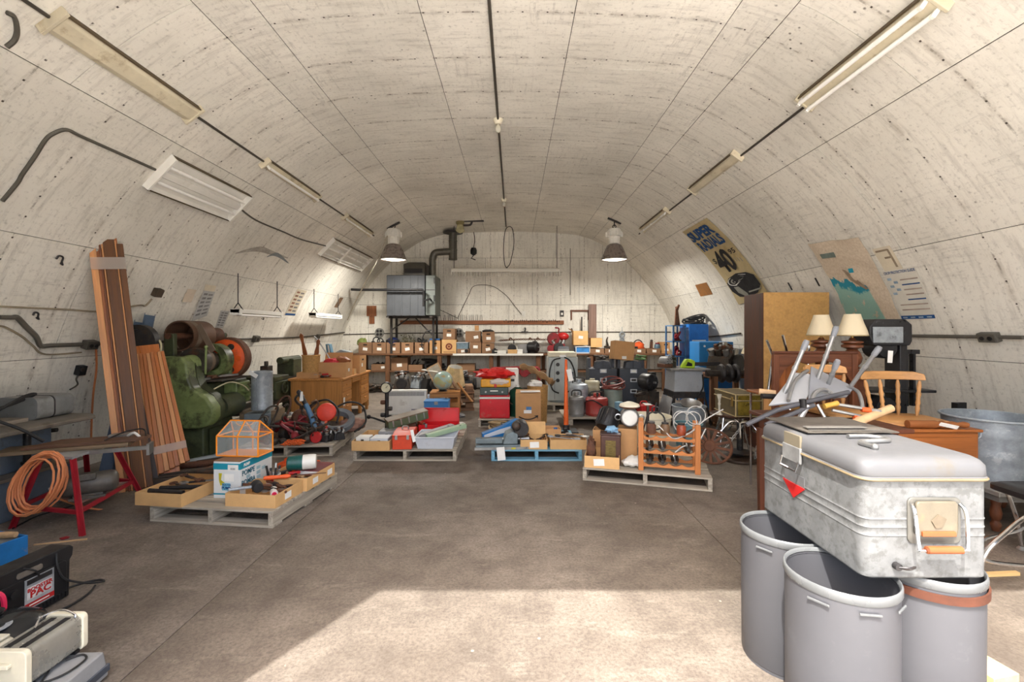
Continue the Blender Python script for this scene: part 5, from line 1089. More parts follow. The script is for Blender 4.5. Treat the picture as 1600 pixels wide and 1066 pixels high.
O('top_plate', MB().quad([tops[0] + Vector((-.02, -.02, 0)), tops[1] + Vector((.02, -.02, 0)), tops[2] + Vector((.02, .02, 0)), tops[3] + Vector((-.02, .02, 0))], .02), GREYP, t); O('lower_plate', MB().quad([mid[0].lerp(mid[2], .3), mid[1].lerp(mid[3], .2), mid[2].lerp(mid[0], .05), mid[3].lerp(mid[1], .3)], .008), mat('rusty_plate', c(150, 120, 110), .7), t)
OB = wood('old_brown_plank', c(104, 74, 56), 'x', .35); OB2 = wood('old_grey_plank', c(128, 108, 84), 'x', .35)
t = T('wood_boards', 'old wooden boards clamped on top of the red stand', 'boards', (-3.56, 3.72, .541), 24)
O('board', MB().bx(-.46, .36, -.13, .10, .0, .03), OB2, t, bevel=.004); O('board', MB().prism([(-.30, -.12), (.40, -.10), (.48, .02), (.42, .1), (-.15, .12)], .031, .055, 'z'), OB, t, bevel=.004); O('clamp_bar', MB().bx(.1, .52, -.17, -.14, -.03, .0).bx(.5, .52, -.2, -.08, -.07, .02), STEEL, t)
O('wire', MB().tube(cr([(.2, -.1, .06), (.3, 0, .1), (.4, .08, .1), (.45, -.02, .06)], 5), .006, 5), BLACK, t)
t = T('small_vice', 'small chrome vice fixed to the side of the red stand', 'vice', (-3.36, 3.90, .54), 20); O('body', MB().bx(-.08, .08, -.05, .05, -.0, .075), STEEL, t, bevel=.008); O('handle', MB().tube(cr([(.06, -.05, .06), (.12, -.09, .09), (.17, -.08, .03)], 4), .01, 7), WHITEP, t)
t = T('bench_grinder', 'small grey electric motor resting on the red stand shelf', 'motor', mid[1].lerp(mid[2], .42) + Vector((-.12, .0, .012)), -55); motor(t, .36, .085, mat('greasy_grey', c(104, 98, 90), .5, .2, .3, 8, .1, c(60, 52, 46), 6, .6, .54))
t = T('orange_cord_coil', 'coiled orange extension cord hanging on the red stand', 'extension cord', (-3.54, 3.40, .36), 0, rot=(0, R(22), R(8)))
pts = []
for i in range(9*16 + 1):
    a = 2*math.pi*i/16; k = 1 + .09*math.sin(i*.17) + .05*math.sin(i*.53); pts.append((.135*k*math.cos(a), -.02 + .05*math.sin(i*.071) + .02*math.cos(i*.37), .215*k*math.sin(a) + .012*math.sin(i*.29)))
O('loops', MB().tube(pts, .0075, 6), ORC, t); O('tail', MB().tube(cr([(.1, .05, -.1), (.2, .3, -.25), (.35, .45, -.3), (.42, .4, -.34), (.36, .3, -.35)], 6), .0075, 6), ORC, t)
# ------------------------------------------------------------------ leaning planks
def lean(name, label, foot, top, w, th, mats, cat='planks', side=Vector((.25, -1, 0)), strap=None, roll=0):
    d = (top - foot); L = d.length; d.normalize(); n = -d.cross(Vector((0, 1, 0))).normalized()
    x = d.cross(n).normalized()                                   # faces: x across, n out of the wall
    x = (Matrix.Rotation(R(roll), 3, d) @ x); n = (Matrix.Rotation(R(roll), 3, d) @ n)
    m = Matrix((x, -n, d)).transposed().to_4x4(); m.translation = foot
    t = T(name, label, cat, mat=m); return t, L
GP = wood('glossy_pine', c(182, 112, 62), 'z', .3, .45, 26); GW = wood('glossy_walnut', c(106, 66, 30), 'z', .35, .5, 26); GL = wood('light_edge', c(206, 146, 94), 'z', .2, .45, 26)
t, L = lean('wood_planks', 'tall bundle of long varnished planks leaning on the left wall', fl(214, 765) + Vector((0, 0, .0)), Vector((-3.99, 4.44, 2.46)), .2, .05, None, roll=-52)
for i, (x, w, m, y, l) in enumerate(((-.105, .05, GL, -.02, 2.47), (-.05, .014, WALZ, -.03, 2.40), (-.033, .012, GL, -.022, 2.41), (.018, .085, GW, -.03, 2.42), (.066, .010, GL, -.024, 2.41), (.098, .05, GW, -.02, 2.38), (-.02, .20, GP, .015, 2.52))): O('plank', MB().bx(x - w/2, x + w/2, y, y + .03, .0, l), m, t, bevel=.003)
O('tape', MB().bx(-.132, .126, -.034, .048, 2.12, 2.24), glass('clear_tape', c(220, 214, 206), .25, .35), t)
t, L = lean('wood_planks', 'short bundle of ribbed orange planks leaning before green lathe', fl(262, 752), Vector((-3.98, 4.92, 1.36)), .3, .05, None, roll=-48)
for i in range(9):
    x0, x1, y0 = -.19 + i*.044, -.135 + i*.031, -.03 - .006*(i % 2); za, zb = .05 + .012*i, 1.38 + .006*(i % 3); O('plank', MB().add([(x0, y0, za), (x0 + .041, y0, za), (x0 + .041, .01, za), (x0, .01, za), (x1, y0, zb), (x1 + .028, y0, zb), (x1 + .028, .01, zb), (x1, .01, zb)], [(3,2,1,0),(4,5,6,7),(0,1,5,4),(1,2,6,5),(2,3,7,6),(3,0,4,7)]), (GP, GL, GP)[i % 3] if i != 6 else wood('deep_orange_pine', c(178, 104, 50), 'z', .3, .3, 26), t, bevel=.003)
O('backing_plank', MB().bx(-.12, .11, .012, .035, 0, 1.5), wood('deep_orange_pine', c(160, 84, 40), 'z', .3, .3, 26), t, bevel=.003); O('tape', MB().bx(-.18, .195, -.042, .037, .28, .36), glass('clear_tape', c(220, 214, 206), .25, .35), t)
t, L = lean('dark_plank', 'dark narrow plank leaning between the two plank bundles', fl(240, 757), Vector((-4.12, 4.72, 1.84)), .1, .03, None, roll=-50)
O('board', MB().bx(-.045, .045, -.012, .012, 0, 2.0), wood('black_brown', c(58, 46, 40), 'z', .3), t, bevel=.003); O('edge_strip', MB().bx(-.05, -.046, -.013, .013, 0, 2.0), GL, t)
CH = mat('blue_grey_steel', c(82, 100, 122), .45, .2, .15, 5, .03)
for i, (f0, tp, lb) in enumerate(((fl(160, 757), surf(arch(229, 500)[0], 5.2, .08), 'blue grey steel channel leaning left behind the red stand'), (fl(178, 752), surf(arch(236, 488)[0], 5.3, .08), 'blue grey steel channel leaning right behind the planks'))):
    t, L = lean('steel_channel', lb, f0, tp, .1, .05, None, roll=-45)
    O('web', MB().bx(-.05, .05, 0, .006, 0, L), CH, t); O('flange', MB().bx(-.05, -.044, -.045, 0, 0, L), CH, t); O('flange', MB().bx(.044, .05, -.045, 0, 0, L), CH, t)
t = T('grease_gun', 'pair of white-capped black handles on left wall behind red stand', 'tool', surf(arch(172, 634)[0], 4.35, .06)); 
for k in (0, 1): O('bar', MB().cyl((-.05 + .03*k, 0, .0 - .05*k), (.18, .06, .02 - .05*k), .022), BLACK, t); O('cap', MB().sph((-.05 + .03*k, 0, -.05*k), .03, 12, 8), WHITEP, t)
O('lower_bar', MB().cyl((-.12, 0, -.14), (.15, .05, -.12), .02).sph((-.12, 0, -.14), .03, 10, 6), DARK, t)
# ------------------------------------------------------------------ green lathe
t = T('metal_lathe', 'large old green metal lathe along the left wall', 'lathe', (-3.86, 5.3, 0))
g = [(-.16, .42), (-.2, .5), (-.2, 1.12), (-.15, 1.2), (.08, 1.2), (.16, 1.12), (.18, .95), (.22, .84), (.38, .74), (.46, .62), (.46, .5), (.40, .41), (.28, .37), (.0, .38)]
O('gear_cover', MB().prism(g, -.16, .0), GREEN, t, bevel=.035); O('cover_back', MB().prism([(p[0]*.95, p[1]*.98 + .02) for p in g], .0, .12), DGREEN, t)
O('head_pedestal', MB().frus(-.14, .30, -.08, .55, 0, .42, .03, .04), DGREEN, t, bevel=.02); O('headstock', MB().bx(-.14, .20, .12, .95, .6, .86), DGREEN, t, bevel=.03); O('headstock_end', MB().bx(-.1, .2, .56, .64, .84, 1.2), GREEN, t, bevel=.03); O('oil_cup', MB().cyl((.05, .6, 1.2), (.05, .6, 1.27), .02), IRON, t)
O('bed', MB().bx(-.12, .22, .12, 3.0, .52, .70), DGREEN, t, bevel=.015); O('bed_way', MB().bx(.14, .2, .9, 3.0, .70, .73), IRON, t); O('bed_way', MB().bx(-.12, -.06, .9, 3.0, .70, .73), IRON, t)
O('tail_pedestal', MB().frus(-.12, .24, 2.45, 2.9, 0, .52, .03, .04), DGREEN, t, bevel=.02); O('chip_pan', MB().bx(-.2, .34, .5, 1.85, .40, .43), IRON, t); 
for i, (r, y0, y1) in enumerate(((.17, .1, .2), (.145, .2, .3), (.12, .3, .4))): O('cone_pulley', MB().lathe([(0, y0), (r, y0), (r*1.01, (y0+y1)/2), (r, y1), (0, y1)], 26, (.05, .0, 1.12), 'y'), IRON, t)
O('bearing_cap', MB().lathe([(0, -.02), (.09, -.02), (.11, .02), (.11, .09), (0, .09)], 24, (.05, 0, 1.1), 'y'), GREEN, t); O('bearing_cap', MB().lathe([(.13, .42), (.21, .42), (.21, .56), (.13, .56)], 28, (.05, 0, 1.12), 'y'), GREEN, t)
ck = O('chuck', MB().lathe([(0, .66), (.12, .66), (.2, .68), (.245, .70), (.25, .74), (.25, .79), (.2, .8), (0, .8)], 36, (.06, 0, 1.13), 'y'), ORANGE, t)
O('chuck_rim', MB().lathe([(.25, .705), (.275, .72), (.275, .82), (.25, .83), (.2, .84)], 36, (.06, 0, 1.13), 'y'), RUST, ck)
for i in range(6): a = 2*math.pi*i/6; O('jaw_slot', MB().cyl((.06 + .17*math.cos(a), .665, 1.13 + .17*math.sin(a)), (.06 + .17*math.cos(a), .70, 1.13 + .17*math.sin(a)), .042, n=12), (IRON if i % 2 else mat('bright_orange', c(232, 96, 40), .5)), ck)
O('overhead_pulley', MB().lathe([(.03, .16), (.165, .16), (.168, -.2), (.183, -.205), (.185, -.19), (.185, .2), (.03, .2)], 30, (-.14, .34, 1.43), 'y'), mat('brown_pulley', c(104, 76, 58), .6, .1, .25, 8, .1), t)
O('pulley_shaft', MB().cyl((-.14, -.05, 1.43), (-.14, 1.0, 1.43), .035).cyl((-.14, .62, 1.43), (-.14, .66, 1.43), .11).cyl((-.14, .68, 1.43), (-.14, .84, 1.43), .10), RUST, t)
for y in (.0, .92): O('shaft_bracket', MB().bx(-.20, -.08, y - .03, y + .03, .98, 1.46), DGREEN, t, bevel=.01)
BELT = mat('leather_belt', c(112, 96, 80), .7, 0, .15, 6, .1)
O('belt', MB().bar((.02, .24, 1.56), (.20, .24, 1.24), .07, .008, (0, 1, 0)).bar((-.30, .24, 1.35), (-.08, .24, 1.02), .07, .008, (0, 1, 0)), BELT, t)
O('belt_wrap', MB().lathe([(.149, .21), (.149, .29)], 26, (.05, 0, 1.12), 'y').lathe([(.188, .2), (.188, .28)], 26, (-.14, 0, 1.43), 'y'), BELT, t)
O('change_lever', MB().tube([(.2, .1, .98), (.22, .08, 1.3)], .012, 8).sph((.22, .08, 1.3), .022, 10, 6), GREEN, t)
O('carriage', MB().bx(-.18, .28, 1.5, 1.95, .72, .80).bx(.2, .30, 1.5, 1.95, .45, .72), DGREEN, t, bevel=.015); O('tool_post', MB().bx(-.02, .1, 1.65, 1.8, .8, .95).cyl((.04, 1.72, .95), (.04, 1.72, 1.02), .03), IRON, t, bevel=.008)
hw = O('hand_wheel', MB().tor((.33, 1.72, .62), .09, .014, 'x', 24, 8), DGREEN, t)
for a in (20, 110, 200, 290): O('spoke', MB().cyl((.33, 1.72, .62), (.33, 1.72 + .088*math.cos(R(a)), .62 + .088*math.sin(R(a))), .010, n=6), DGREEN, hw)
O('tailstock', MB().bx(-.1, .18, 2.3, 2.6, .73, 1.02).cyl((.05, 2.1, 1.0), (.05, 2.75, 1.0), .06), DGREEN, t, bevel=.015); O('lead_screw', MB().cyl((.25, .6, .58), (.25, 1.9, .58), .02, n=8), STEEL, t); O('feed_rod', MB().cyl((.25, .6, .52), (.25, 1.9, .52), .014, n=8), STEEL, t)
O('gearbox', MB().bx(.16, .36, .45, .75, .56, .84), GREEN, t, bevel=.02); O('gearbox_knob', MB().cyl((.36, .6, .74), (.40, .6, .74), .05).cyl((.36, .68, .66), (.39, .68, .66), .035), GREEN, t); O('tool_tray', MB().bx(.02, .38, .12, .75, .885, .90), IRON, t)
O('grease_box', MB().bx(.30, .52, .0, .5, .0, .36), DGREEN, t, bevel=.02); O('drive_motor', MB().lathe([(0, .1), (.13, .1), (.145, .14), (.145, .42), (.13, .46), (0, .46)], 22, (.34, 0, .58), 'y'), DGREEN, t)
O('rear_wheel', MB().lathe([(.15, -.3), (.2, -.3), (.2, -.22), (.15, -.22), (.15, -.3)], 28, (-.28, 0, 1.36), 'y').lathe([(0, -.28), (.155, -.28), (.155, -.25), (0, -.25)], 24, (-.28, 0, 1.36), 'y'), DARK, t)
WIRE = mat('cream_wire', c(206, 196, 160), .6, 0, .05, 4, 0)
O('cream_wire', MB().tube(cr([(-.2, -.2, 1.44), (-.08, -.24, 1.38), (-.05, -.26, 1.28), (-.12, -.26, 1.05), (-.2, -.25, .92)], 6), .010, 6).tube(cr([(.3, .1, .8), (.36, .3, .86), (.4, .5, .8), (.42, .6, .72)], 5), .008, 6), WIRE, t)
for i in range(6): O('cutting_tool', MB().bar((-.0 + .05*i, .15 + .06*(i % 3), 0.912 + .012*(i % 3)), (.06 + .05*i, .6 - .05*(i % 2), .92 + .012*(i % 2)), .022, .022), STEEL if i % 2 else RUST, t)
# junk on the floor under the lathe
for i, (x, y, dd, m, lb) in enumerate(((-3.32, 5.02, .8, RUST, 'rusty pipe on floor at the foot of the green lathe'), (-3.2, 5.2, .7, IRON, 'dark iron bar on floor beside the rusty pipe'), (-3.38, 5.35, .9, GALV, 'grey steel pipe on floor under the lathe bed'), (-3.16, 4.88, .5, RUST, 'short rusty pipe with pale cut end near the lathe'))):
    S('scrap_pipe', lb, 'pipe', MB().lathe([(.022, -dd/2), (.035, -dd/2), (.035, dd/2), (.022, dd/2), (.022, -dd/2)], 12, (0, 0, .036), 'x'), m, (x, y, .0 + .0), 20 + i*17)
t = T('stacked_timbers', 'dark greasy timbers on the floor left of the pump box', 'timbers', (-3.12, 4.65, 0), 26)
for i in range(3): O('timber', MB().bx(-.5, .5, -.1 + i*.07, -.045 + i*.07, 0, .05 + .01*i), wood('greasy_timber', c(72, 62, 54), 'x', .4, .8), t, bevel=.003)
# crate and galvanised cylinder
t = T('grey_crate', 'grey painted metal crate under the galvanised cylinder', 'crate', (-3.32, 6.02, 0), 8)
O('body', MB().bx(-.2, .2, -.16, .16, .05, .42), mat('scuffed_blue_grey', c(132, 142, 146), .6, .1, .2, 6, .1, c(84, 76, 68), 5, .6, .54), t, bevel=.008)
for x in (-.2, .18): O('side_rail', MB().bx(x - .015, x + .035, -.18, .18, 0, .46), OB2, t, bevel=.004)
t = T('galvanised_cylinder', 'tall galvanised sheet cylinder with white tag', 'cylinder', (-3.32, 6.0, .46)); O('shell', MB().lathe([(0, 0), (.128, 0), (.132, .01), (.128, .02), (.127, .48), (.132, .49), (.126, .5), (.118, .49), (.118, .03), (0, .03)], 32), GALV, t); O('seam', MB().bx(-.006, .006, -.131, -.126, .02, .48), GALV, t)
O('paper_tag', MB().rb((-.04, -.135, .47), (.12, .003, .05), (0, R(32), 0)), PAPER, t)
# ------------------------------------------------------------------ front left pallet
PZ = .1285
pallet('weathered grey pallet at the front left with cardboard trays', (-2.28, 3.98, 0), -7, 1.04, .96)
carton('shallow cardboard tray of dark tools at the left of front pallet', (-2.74, 3.80, PZ), .40, .52, .10, -7, CARD2, name='cardboard_tray', cat='tray')
for i, (x, y, a, kd) in enumerate(((-2.80, 3.66, 82, 0), (-2.72, 3.72, 95, 0), (-2.76, 3.80, 70, 1), (-2.66, 3.86, 110, 2), (-2.78, 3.92, 60, 1), (-2.7, 3.98, 85, 0))):
    lb = ('black steel pipe at the front of the left tool tray', 'second black pipe in the left tool tray', 'long wrench across the left tool tray', 'rusty pipe wrench in the left tool tray', 'short wrench at back of the left tool tray', 'thin dark rod at the back of the left tool tray')[i]
    if kd == 0: S('steel_pipe', lb, 'pipe', MB().lathe([(.012, -.16), (.018, -.16), (.018, .16), (.012, .16), (.012, -.16)], 10, (0, 0, .018), 'y'), (DARK, BLACK, IRON)[i % 3], (x, y, PZ + .055 + .012*i), a)
    else:
        t = T('wrench', lb, 'wrench', (x, y, PZ + .05 + .012*i), a); O('body', MB().at((0, -.12, 0)).add(*(lambda w: (w.v, w.f))(wrench(.24, .02))), STEEL if i % 2 else RUST, t); O('grip', MB().bx(-.012, .012, -.04, .08, -.002, .010), DARK, t)
# pump carton with printed sides
t = T('pump_carton', 'white and teal water pump carton on the front pallet', 'carton', (-2.32, 3.915, PZ), -5); WC = mat('white_carton', c(222, 224, 222), .5, 0, .04, 4, 0); TC = mat('teal_print', c(30, 142, 164), .5, 0, .06, 4, 0); YP = mat('yellow_print', c(214, 200, 50), .5)
w, d, h = .23, .42, .30
b = O('body', MB().bx(-w/2, w/2, -d/2, d/2, 0, h), WC, t, bevel=.003)
O('top_flap', MB().bx(-w/2, w/2, -d/2, -.004, h, h + .004), CARD3, t); O('top_flap', MB().bx(-w/2, w/2, 0, d/2, h, h + .004), WC, t)
fy, fx = -d/2 - .0012, w/2 + .0012
O('teal_band', MB().bx(-w/2, w/2, fy, -d/2, .235, .285), TC, b); O('teal_band', MB().bx(-w/2, w/2, fy, -d/2, .03, .042), TC, b); O('teal_band', MB().bx(w/2, fx, -d/2, d/2, .235, .29), TC, b)
O('barcode_label', MB().bx(.01, .10, fy - .001, fy, .225, .275), PAPER, b); 
for i in range(6): O('barcode_bar', MB().bx(.035 + i*.007, .038 + i*.007, fy - .0016, fy - .001, .235, .25), BLACK, b)
O('pump_picture', MB().prism([(-.07, .205), (-.04, .205), (-.045, .18), (-.05, .15), (-.02, .13), (-.02, .11), (-.055, .105), (-.065, .14)], fy, -d/2, 'y'), YP, b); O('blue_box', MB().bx(-.04, .03, fy, -d/2, .065, .125), mat('sky_print', c(120, 190, 216), .5), b)
text('lettering', 'PUMP', .03, INKB, b, (-.005, fy - .001, .085), (R(90), 0, 0), bold=.0006); text('lettering', 'WATER', .022, INKB, b, (.0, fy - .001, .11), (R(90), 0, 0)); O('spec_panel', MB().bx(-.02, .06, fy, -d/2, .14, .20), PAPER, b)
for s_, z, k, y in (('POMPE', .195, .06, -.11), ('BOMBA', .115, .06, -.11), ('PUMP', .26, .035, -.13)): text('lettering', s_, k, PAPER if z > .24 else mat('teal_dark_print', c(24, 96, 118), .5), b, (fx + .001, y, z), (R(90), 0, R(90)), xs=.85, bold=.001)
for y, z in ((-.11, .155), (.02, .19), (.02, .15), (.02, .11), (.09, .17)): O('print_block', MB().bx(w/2, fx, y - .025, y + .025, z - .014, z + .014), mat('pale_teal_print', c(168, 196, 204), .5), b)
# orange wire terrarium
OR = mat('orange_frame', c(238, 142, 34), .4, 0, .08, 6, 0); t = T('terrarium_lantern', 'orange house-shaped glass terrarium lantern on the pump carton', 'lantern', (-2.32, 3.93, PZ + .3045), -5)
W2, D2, H1, H2 = .185, .10, .17, .285
V = {}
for i, x in enumerate((-W2, 0, W2)): V[i] = [(x, -D2, .006), (x, D2, .006), (x, -D2, H1), (x, D2, H1), (x, 0, H2)]
V[0][4] = (-W2*.72, 0, H2); V[2][4] = (W2*.72, 0, H2)
def fr(a, b, r=.0065): O('frame_bar', MB().cyl(a, b, r, n=6), OR, t)
for i in (0, 1, 2):
    fr(V[i][0], V[i][2]); fr(V[i][1], V[i][3]); fr(V[i][2], V[i][4]); fr(V[i][3], V[i][4])
for k in range(5):
    for i in (0, 1): fr(V[i][k], V[i+1][k])
for i in (0, 2): fr(V[i][0], V[i][1]); fr(V[i][2], V[i][3])
O('base_tray', MB().bx(-W2, W2, -D2, D2, 0, .012), OR, t)
for i in (0, 1):
    for s_ in (0, 1): O('pane', MB().quad([V[i][s_], V[i+1][s_], V[i+1][s_+2], V[i][s_+2]], .001), GLASS, t); O('pane', MB().quad([V[i][s_+2], V[i+1][s_+2], V[i+1][4], V[i][4]], .001), GLASS, t)
O('handle', MB().tube(cr([(-.09, 0, H2), (-.06, -.015, H2 - .03), (0, -.02, H2 - .04), (.06, -.015, H2 - .03), (.09, 0, H2)], 5), .004, 6), OR, t)
# front tray of mallets and tray behind
carton('cardboard tray with mallet at the front corner of front pallet', (-2.02, 3.70, PZ), .42, .36, .10, -7, CARD2, (.0, .5, 0), name='cardboard_tray', cat='tray')
O('label_sticker', MB().rb((.212, -.02, .05), (.002, .08, .05)), PAPER, [o for o in COL.objects if o.name.startswith('cardboard_tray') and o.get('label', '').startswith('cardboard tray with mallet')][0])
tb = carton('long cardboard tray with teal canister on right edge of pallet', (-1.93, 4.12, PZ), .40, .46, .11, -7, CARD2, name='cardboard_tray', cat='tray')
for y in (-.1, .14): O('label_sticker', MB().rb((.202, y, .055), (.002, .08, .05)), PAPER, tb)
t = T('rubber_mallet', 'dark rubber mallet with grey handle in the front tray', 'mallet', (-2.10, 3.72, PZ + .05), -50); O('head', MB().lathe([(0, -.06), (.035, -.06), (.042, -.045), (.042, .045), (.035, .06), (0, .06)], 18, (0, .0, .045), 'x'), RUBBER, t); O('handle', MB().tube([(0, 0, .045), (0, -.2, .06)], .013, 8), GALV, t)
t = T('capped_tube', 'red and white capped tube in the front tray', 'tube', (-1.93, 3.66, PZ + .04), 30); O('body', MB().cyl((0, -.06, .03), (0, .06, .03), .028), WHITEP, t); O('cap', MB().cyl((0, -.066, .03), (0, -.04, .03), .018), PINK, t)
tools(6, 'in the front pallet corner tray', -2.12, -1.92, 3.66, 3.78, PZ + .06, 5, kinds=('rod', 'wrench', 'rod'))
t = T('pruning_saw', 'orange handled pruning saw across the front trays', 'saw', (-1.98, 3.86, PZ + .105), -72); O('handle', MB().lathe([(0, -.13), (.016, -.125), (.02, -.08), (.015, -.02), (.02, .05), (.01, .08), (0, .08)], 12, (0, 0, .022), 'y'), ORANGE, t); O('blade', MB().prism([(-.018, .08), (.012, .08), (.006, .36), (-.006, .36)], .02, .024, 'z'), RUST, t)
t = T('tool_mug', 'white and red mug full of steel sockets beside the carton', 'mug', (-2.08, 3.93, PZ + .01)); O('cup', MB().lathe([(0, 0), (.05, 0), (.055, .01), (.06, .12), (.054, .12), (.05, .012), (0, .012)], 24), WHITEP, t); O('red_print', MB().lathe([(.0585, .06), (.0595, .06), (.0605, .1), (.0595, .1)], 10, ang=1.6), RED, t).rotation_euler = (0, 0, R(-120))
for i in range(8): a = i*.8; S('socket_bar', 'one of the steel bits standing in the white and red mug', 'tool bit', MB().cyl((0, 0, 0), (.03*math.cos(a), .03*math.sin(a), .12 + .02*(i % 3)), .010, n=8), DARK if i % 2 else STEEL, (-2.08 + .025*math.cos(a), 3.93 + .025*math.sin(a), PZ + .05), group='steel bits in the mug')
t = T('canister', 'teal green canister with white band on the right tray', 'canister', (-1.90, 4.10, PZ + .115), 18); O('body', MB().lathe([(0, -.13), (.05, -.13), (.062, -.12), (.066, -.02), (.066, .0)], 22, (0, 0, .066), 'x'), mat('teal_can', c(22, 84, 80), .35), t); O('white_end', MB().lathe([(.066, 0), (.066, .09), (.06, .11), (0, .11)], 22, (0, 0, .066), 'x'), WHITEP, t); O('end_print', MB().lathe([(0, -.1315), (.03, -.1315), (.03, -.13)], 14, (0, 0, .066), 'x'), GALV, t)
t = T('red_book', 'dark red hardback book lying in the right tray', 'book', (-1.84, 4.22, PZ + .07), -7); O('cover', MB().bx(-.11, .11, -.14, .14, 0, .004).bx(-.11, .11, -.14, .14, .036, .04).bx(-.11, -.106, -.14, .14, 0, .04), mat('maroon_cover', c(120, 56, 60), .7), t); O('pages', MB().bx(-.105, .105, -.135, .135, .004, .036), PAPER, t)
t = T('orange_toolbox', 'orange plastic toolbox at the back of front pallet', 'toolbox', (-2.06, 4.36, PZ), -7); O('body', MB().open_box(.32, .14, .11, .006, fl=.012), ORANGE, t, bevel=.004); O('handle', MB().tube(cr([(-.14, 0, .1), (-.12, 0, .14), (.12, 0, .14), (.14, 0, .1)], 4), .008, 6), ORANGE, t)
tools(5, 'in the right pallet tray', -2.03, -1.85, 3.98, 4.06, PZ + .05, 11, kinds=('driver', 'hammer', 'rod', 'driver', 'wrench'))
# ------------------------------------------------------------------ pallet of red hoists
pallet('grey pallet piled with red chain hoists and machine parts', (-2.74, 5.86, 0), 5, 1.08, .98)
HZ = .1285
for i, (x, y, k, a, lb, m) in enumerate(((-3.06, 5.55, 1.0, 20, 'dark red chain hoist at front left of the hoist pallet', DRED), (-2.98, 5.95, 1.25, 80, 'dark red hoist with long lever at back left of the pile', DRED), (-2.72, 5.9, 1.2, 140, 'dark red chain hoist in the middle of the pile', DRED), (-2.40, 5.52, .8, 200, 'bright red chain hoist at front right of the hoist pallet', RED), (-2.52, 5.72, .9, 10, 'rust coloured hoist behind the orange chain hoist', RUST), (-2.86, 5.70, 1.0, 250, 'oily black hoist between the red hoists', IRON))):
    t = T('chain_hoist', lb, 'hoist', (x, y, HZ), a); hoist(t, m, k, i)
t = T('orange_chain_block', 'heap of orange painted chain at the front of the hoist pallet', 'chain', (-2.62, 5.43, HZ)); 
for i in range(5): O('chain', chain((-.13 + .01*i, -.05 + .03*i, .02 + .012*(i % 3)), (.13 - .01*i, -.06 + .03*((i*2) % 5), .02 + .015*((i+1) % 3)), 9, .018), mat('orange_chain', c(236, 108, 52), .5), t)
t = T('red_disc_guard', 'red orange round cover standing upright in the hoist pile', 'cover', (-2.40, 5.80, HZ), 15, rot=(R(-12), 0, R(15))); O('disc', MB().lathe([(0, -.03), (.07, -.03), (.11, -.015), (.12, .01), (0, .012)], 26, (0, 0, .32), 'y'), mat('red_orange', c(216, 62, 40), .5, 0, .15, 7, .1), t); O('stem', MB().bx(-.015, .015, -.01, .01, 0, .22), ORANGE, t)
t = T('blue_lift_arm', 'blue steel arm with grey tip sticking up from the pile', 'arm', (0, 0, 0)); O('arm', MB().tube([at(497, 690, 5.7), at(487, 652, 5.75), at(478, 632, 5.8)], [.04, .033, .03], 10), mat('dull_blue', c(84, 122, 156), .5, .1, .2, 7, .1), t); O('tip', MB().tube([at(478, 632, 5.8), at(467, 613, 5.85)], .028, 10).sph(at(467, 613, 5.85), .03, 10, 6), DARK, t)
O('paper_tag', MB().quad([at(468, 627, 5.79), at(474, 627, 5.79), at(473, 612, 5.79), at(470, 612, 5.79)], .002), PAPER, t)
t = T('green_ring', 'green painted gear ring lying in the hoist pile', 'ring', (-2.66, 6.08, HZ + .02), rot=(R(60), 0, R(20))); O('rim', MB().tor((0, .12, 0), .13, .022, 'z', 26, 8), mat('ring_green', c(60, 92, 62), .5, 0, .25, 7, .1), t); O('hub', MB().cyl((0, .12, -.03), (0, .12, .03), .05), IRON, t)
t = T('spare_wheel', 'grey rubber tyre lying at the back right of hoist pallet', 'tyre', (-2.36, 6.08, HZ + .11), rot=(R(28), R(8), 0)); O('tyre', MB().lathe([(.15, .02), (.2, 0), (.225, .03), (.225, .09), (.2, .12), (.15, .1), (.15, .02)], 32), mat('grey_rubber', c(112, 116, 120), .7, 0, .12, 6, .1), t); O('stripe', MB().tor((0, 0, .02), .212, .006, 'z', 32, 5), DRED, t)
S('brown_sack', 'brown cloth sack slumped over the back right pallet edge', 'sack', MB().sph((0, 0, .085), .17, 20, 14, (1.0, .8, .55), .3, 4, 2.5), mat('sack_cloth', c(150, 112, 96), .9, 0, .2, 9, .3), (-2.20, 6.20, HZ), 30)
for i, (x, y, r, lb, m) in enumerate(((-2.95, 5.44, .045, 'small rusty ball fitting at front left of hoist pallet', RUST), (-2.85, 5.43, .04, 'grey ball fitting next to the rusty one', IRON), (-2.76, 5.44, .042, 'dark ball fitting left of the orange chain', DARK))): S('ball_fitting', lb, 'fitting', MB().sph((0, 0, r), r, 14, 10).cyl((0, 0, r), (0, -r*1.3, r), r*.45), m, (x, y, HZ), 10*i)
for i, (x, y, a, lb) in enumerate(((-2.2, 5.72, 30, 'grey cast carburettor at right side of the hoist pallet'), (-2.32, 5.62, 80, 'small steel pump body near the bright red hoist'))): t = T('carburettor', lb, 'machine part', (x, y, HZ), a); engine(t, .36, DARK); 
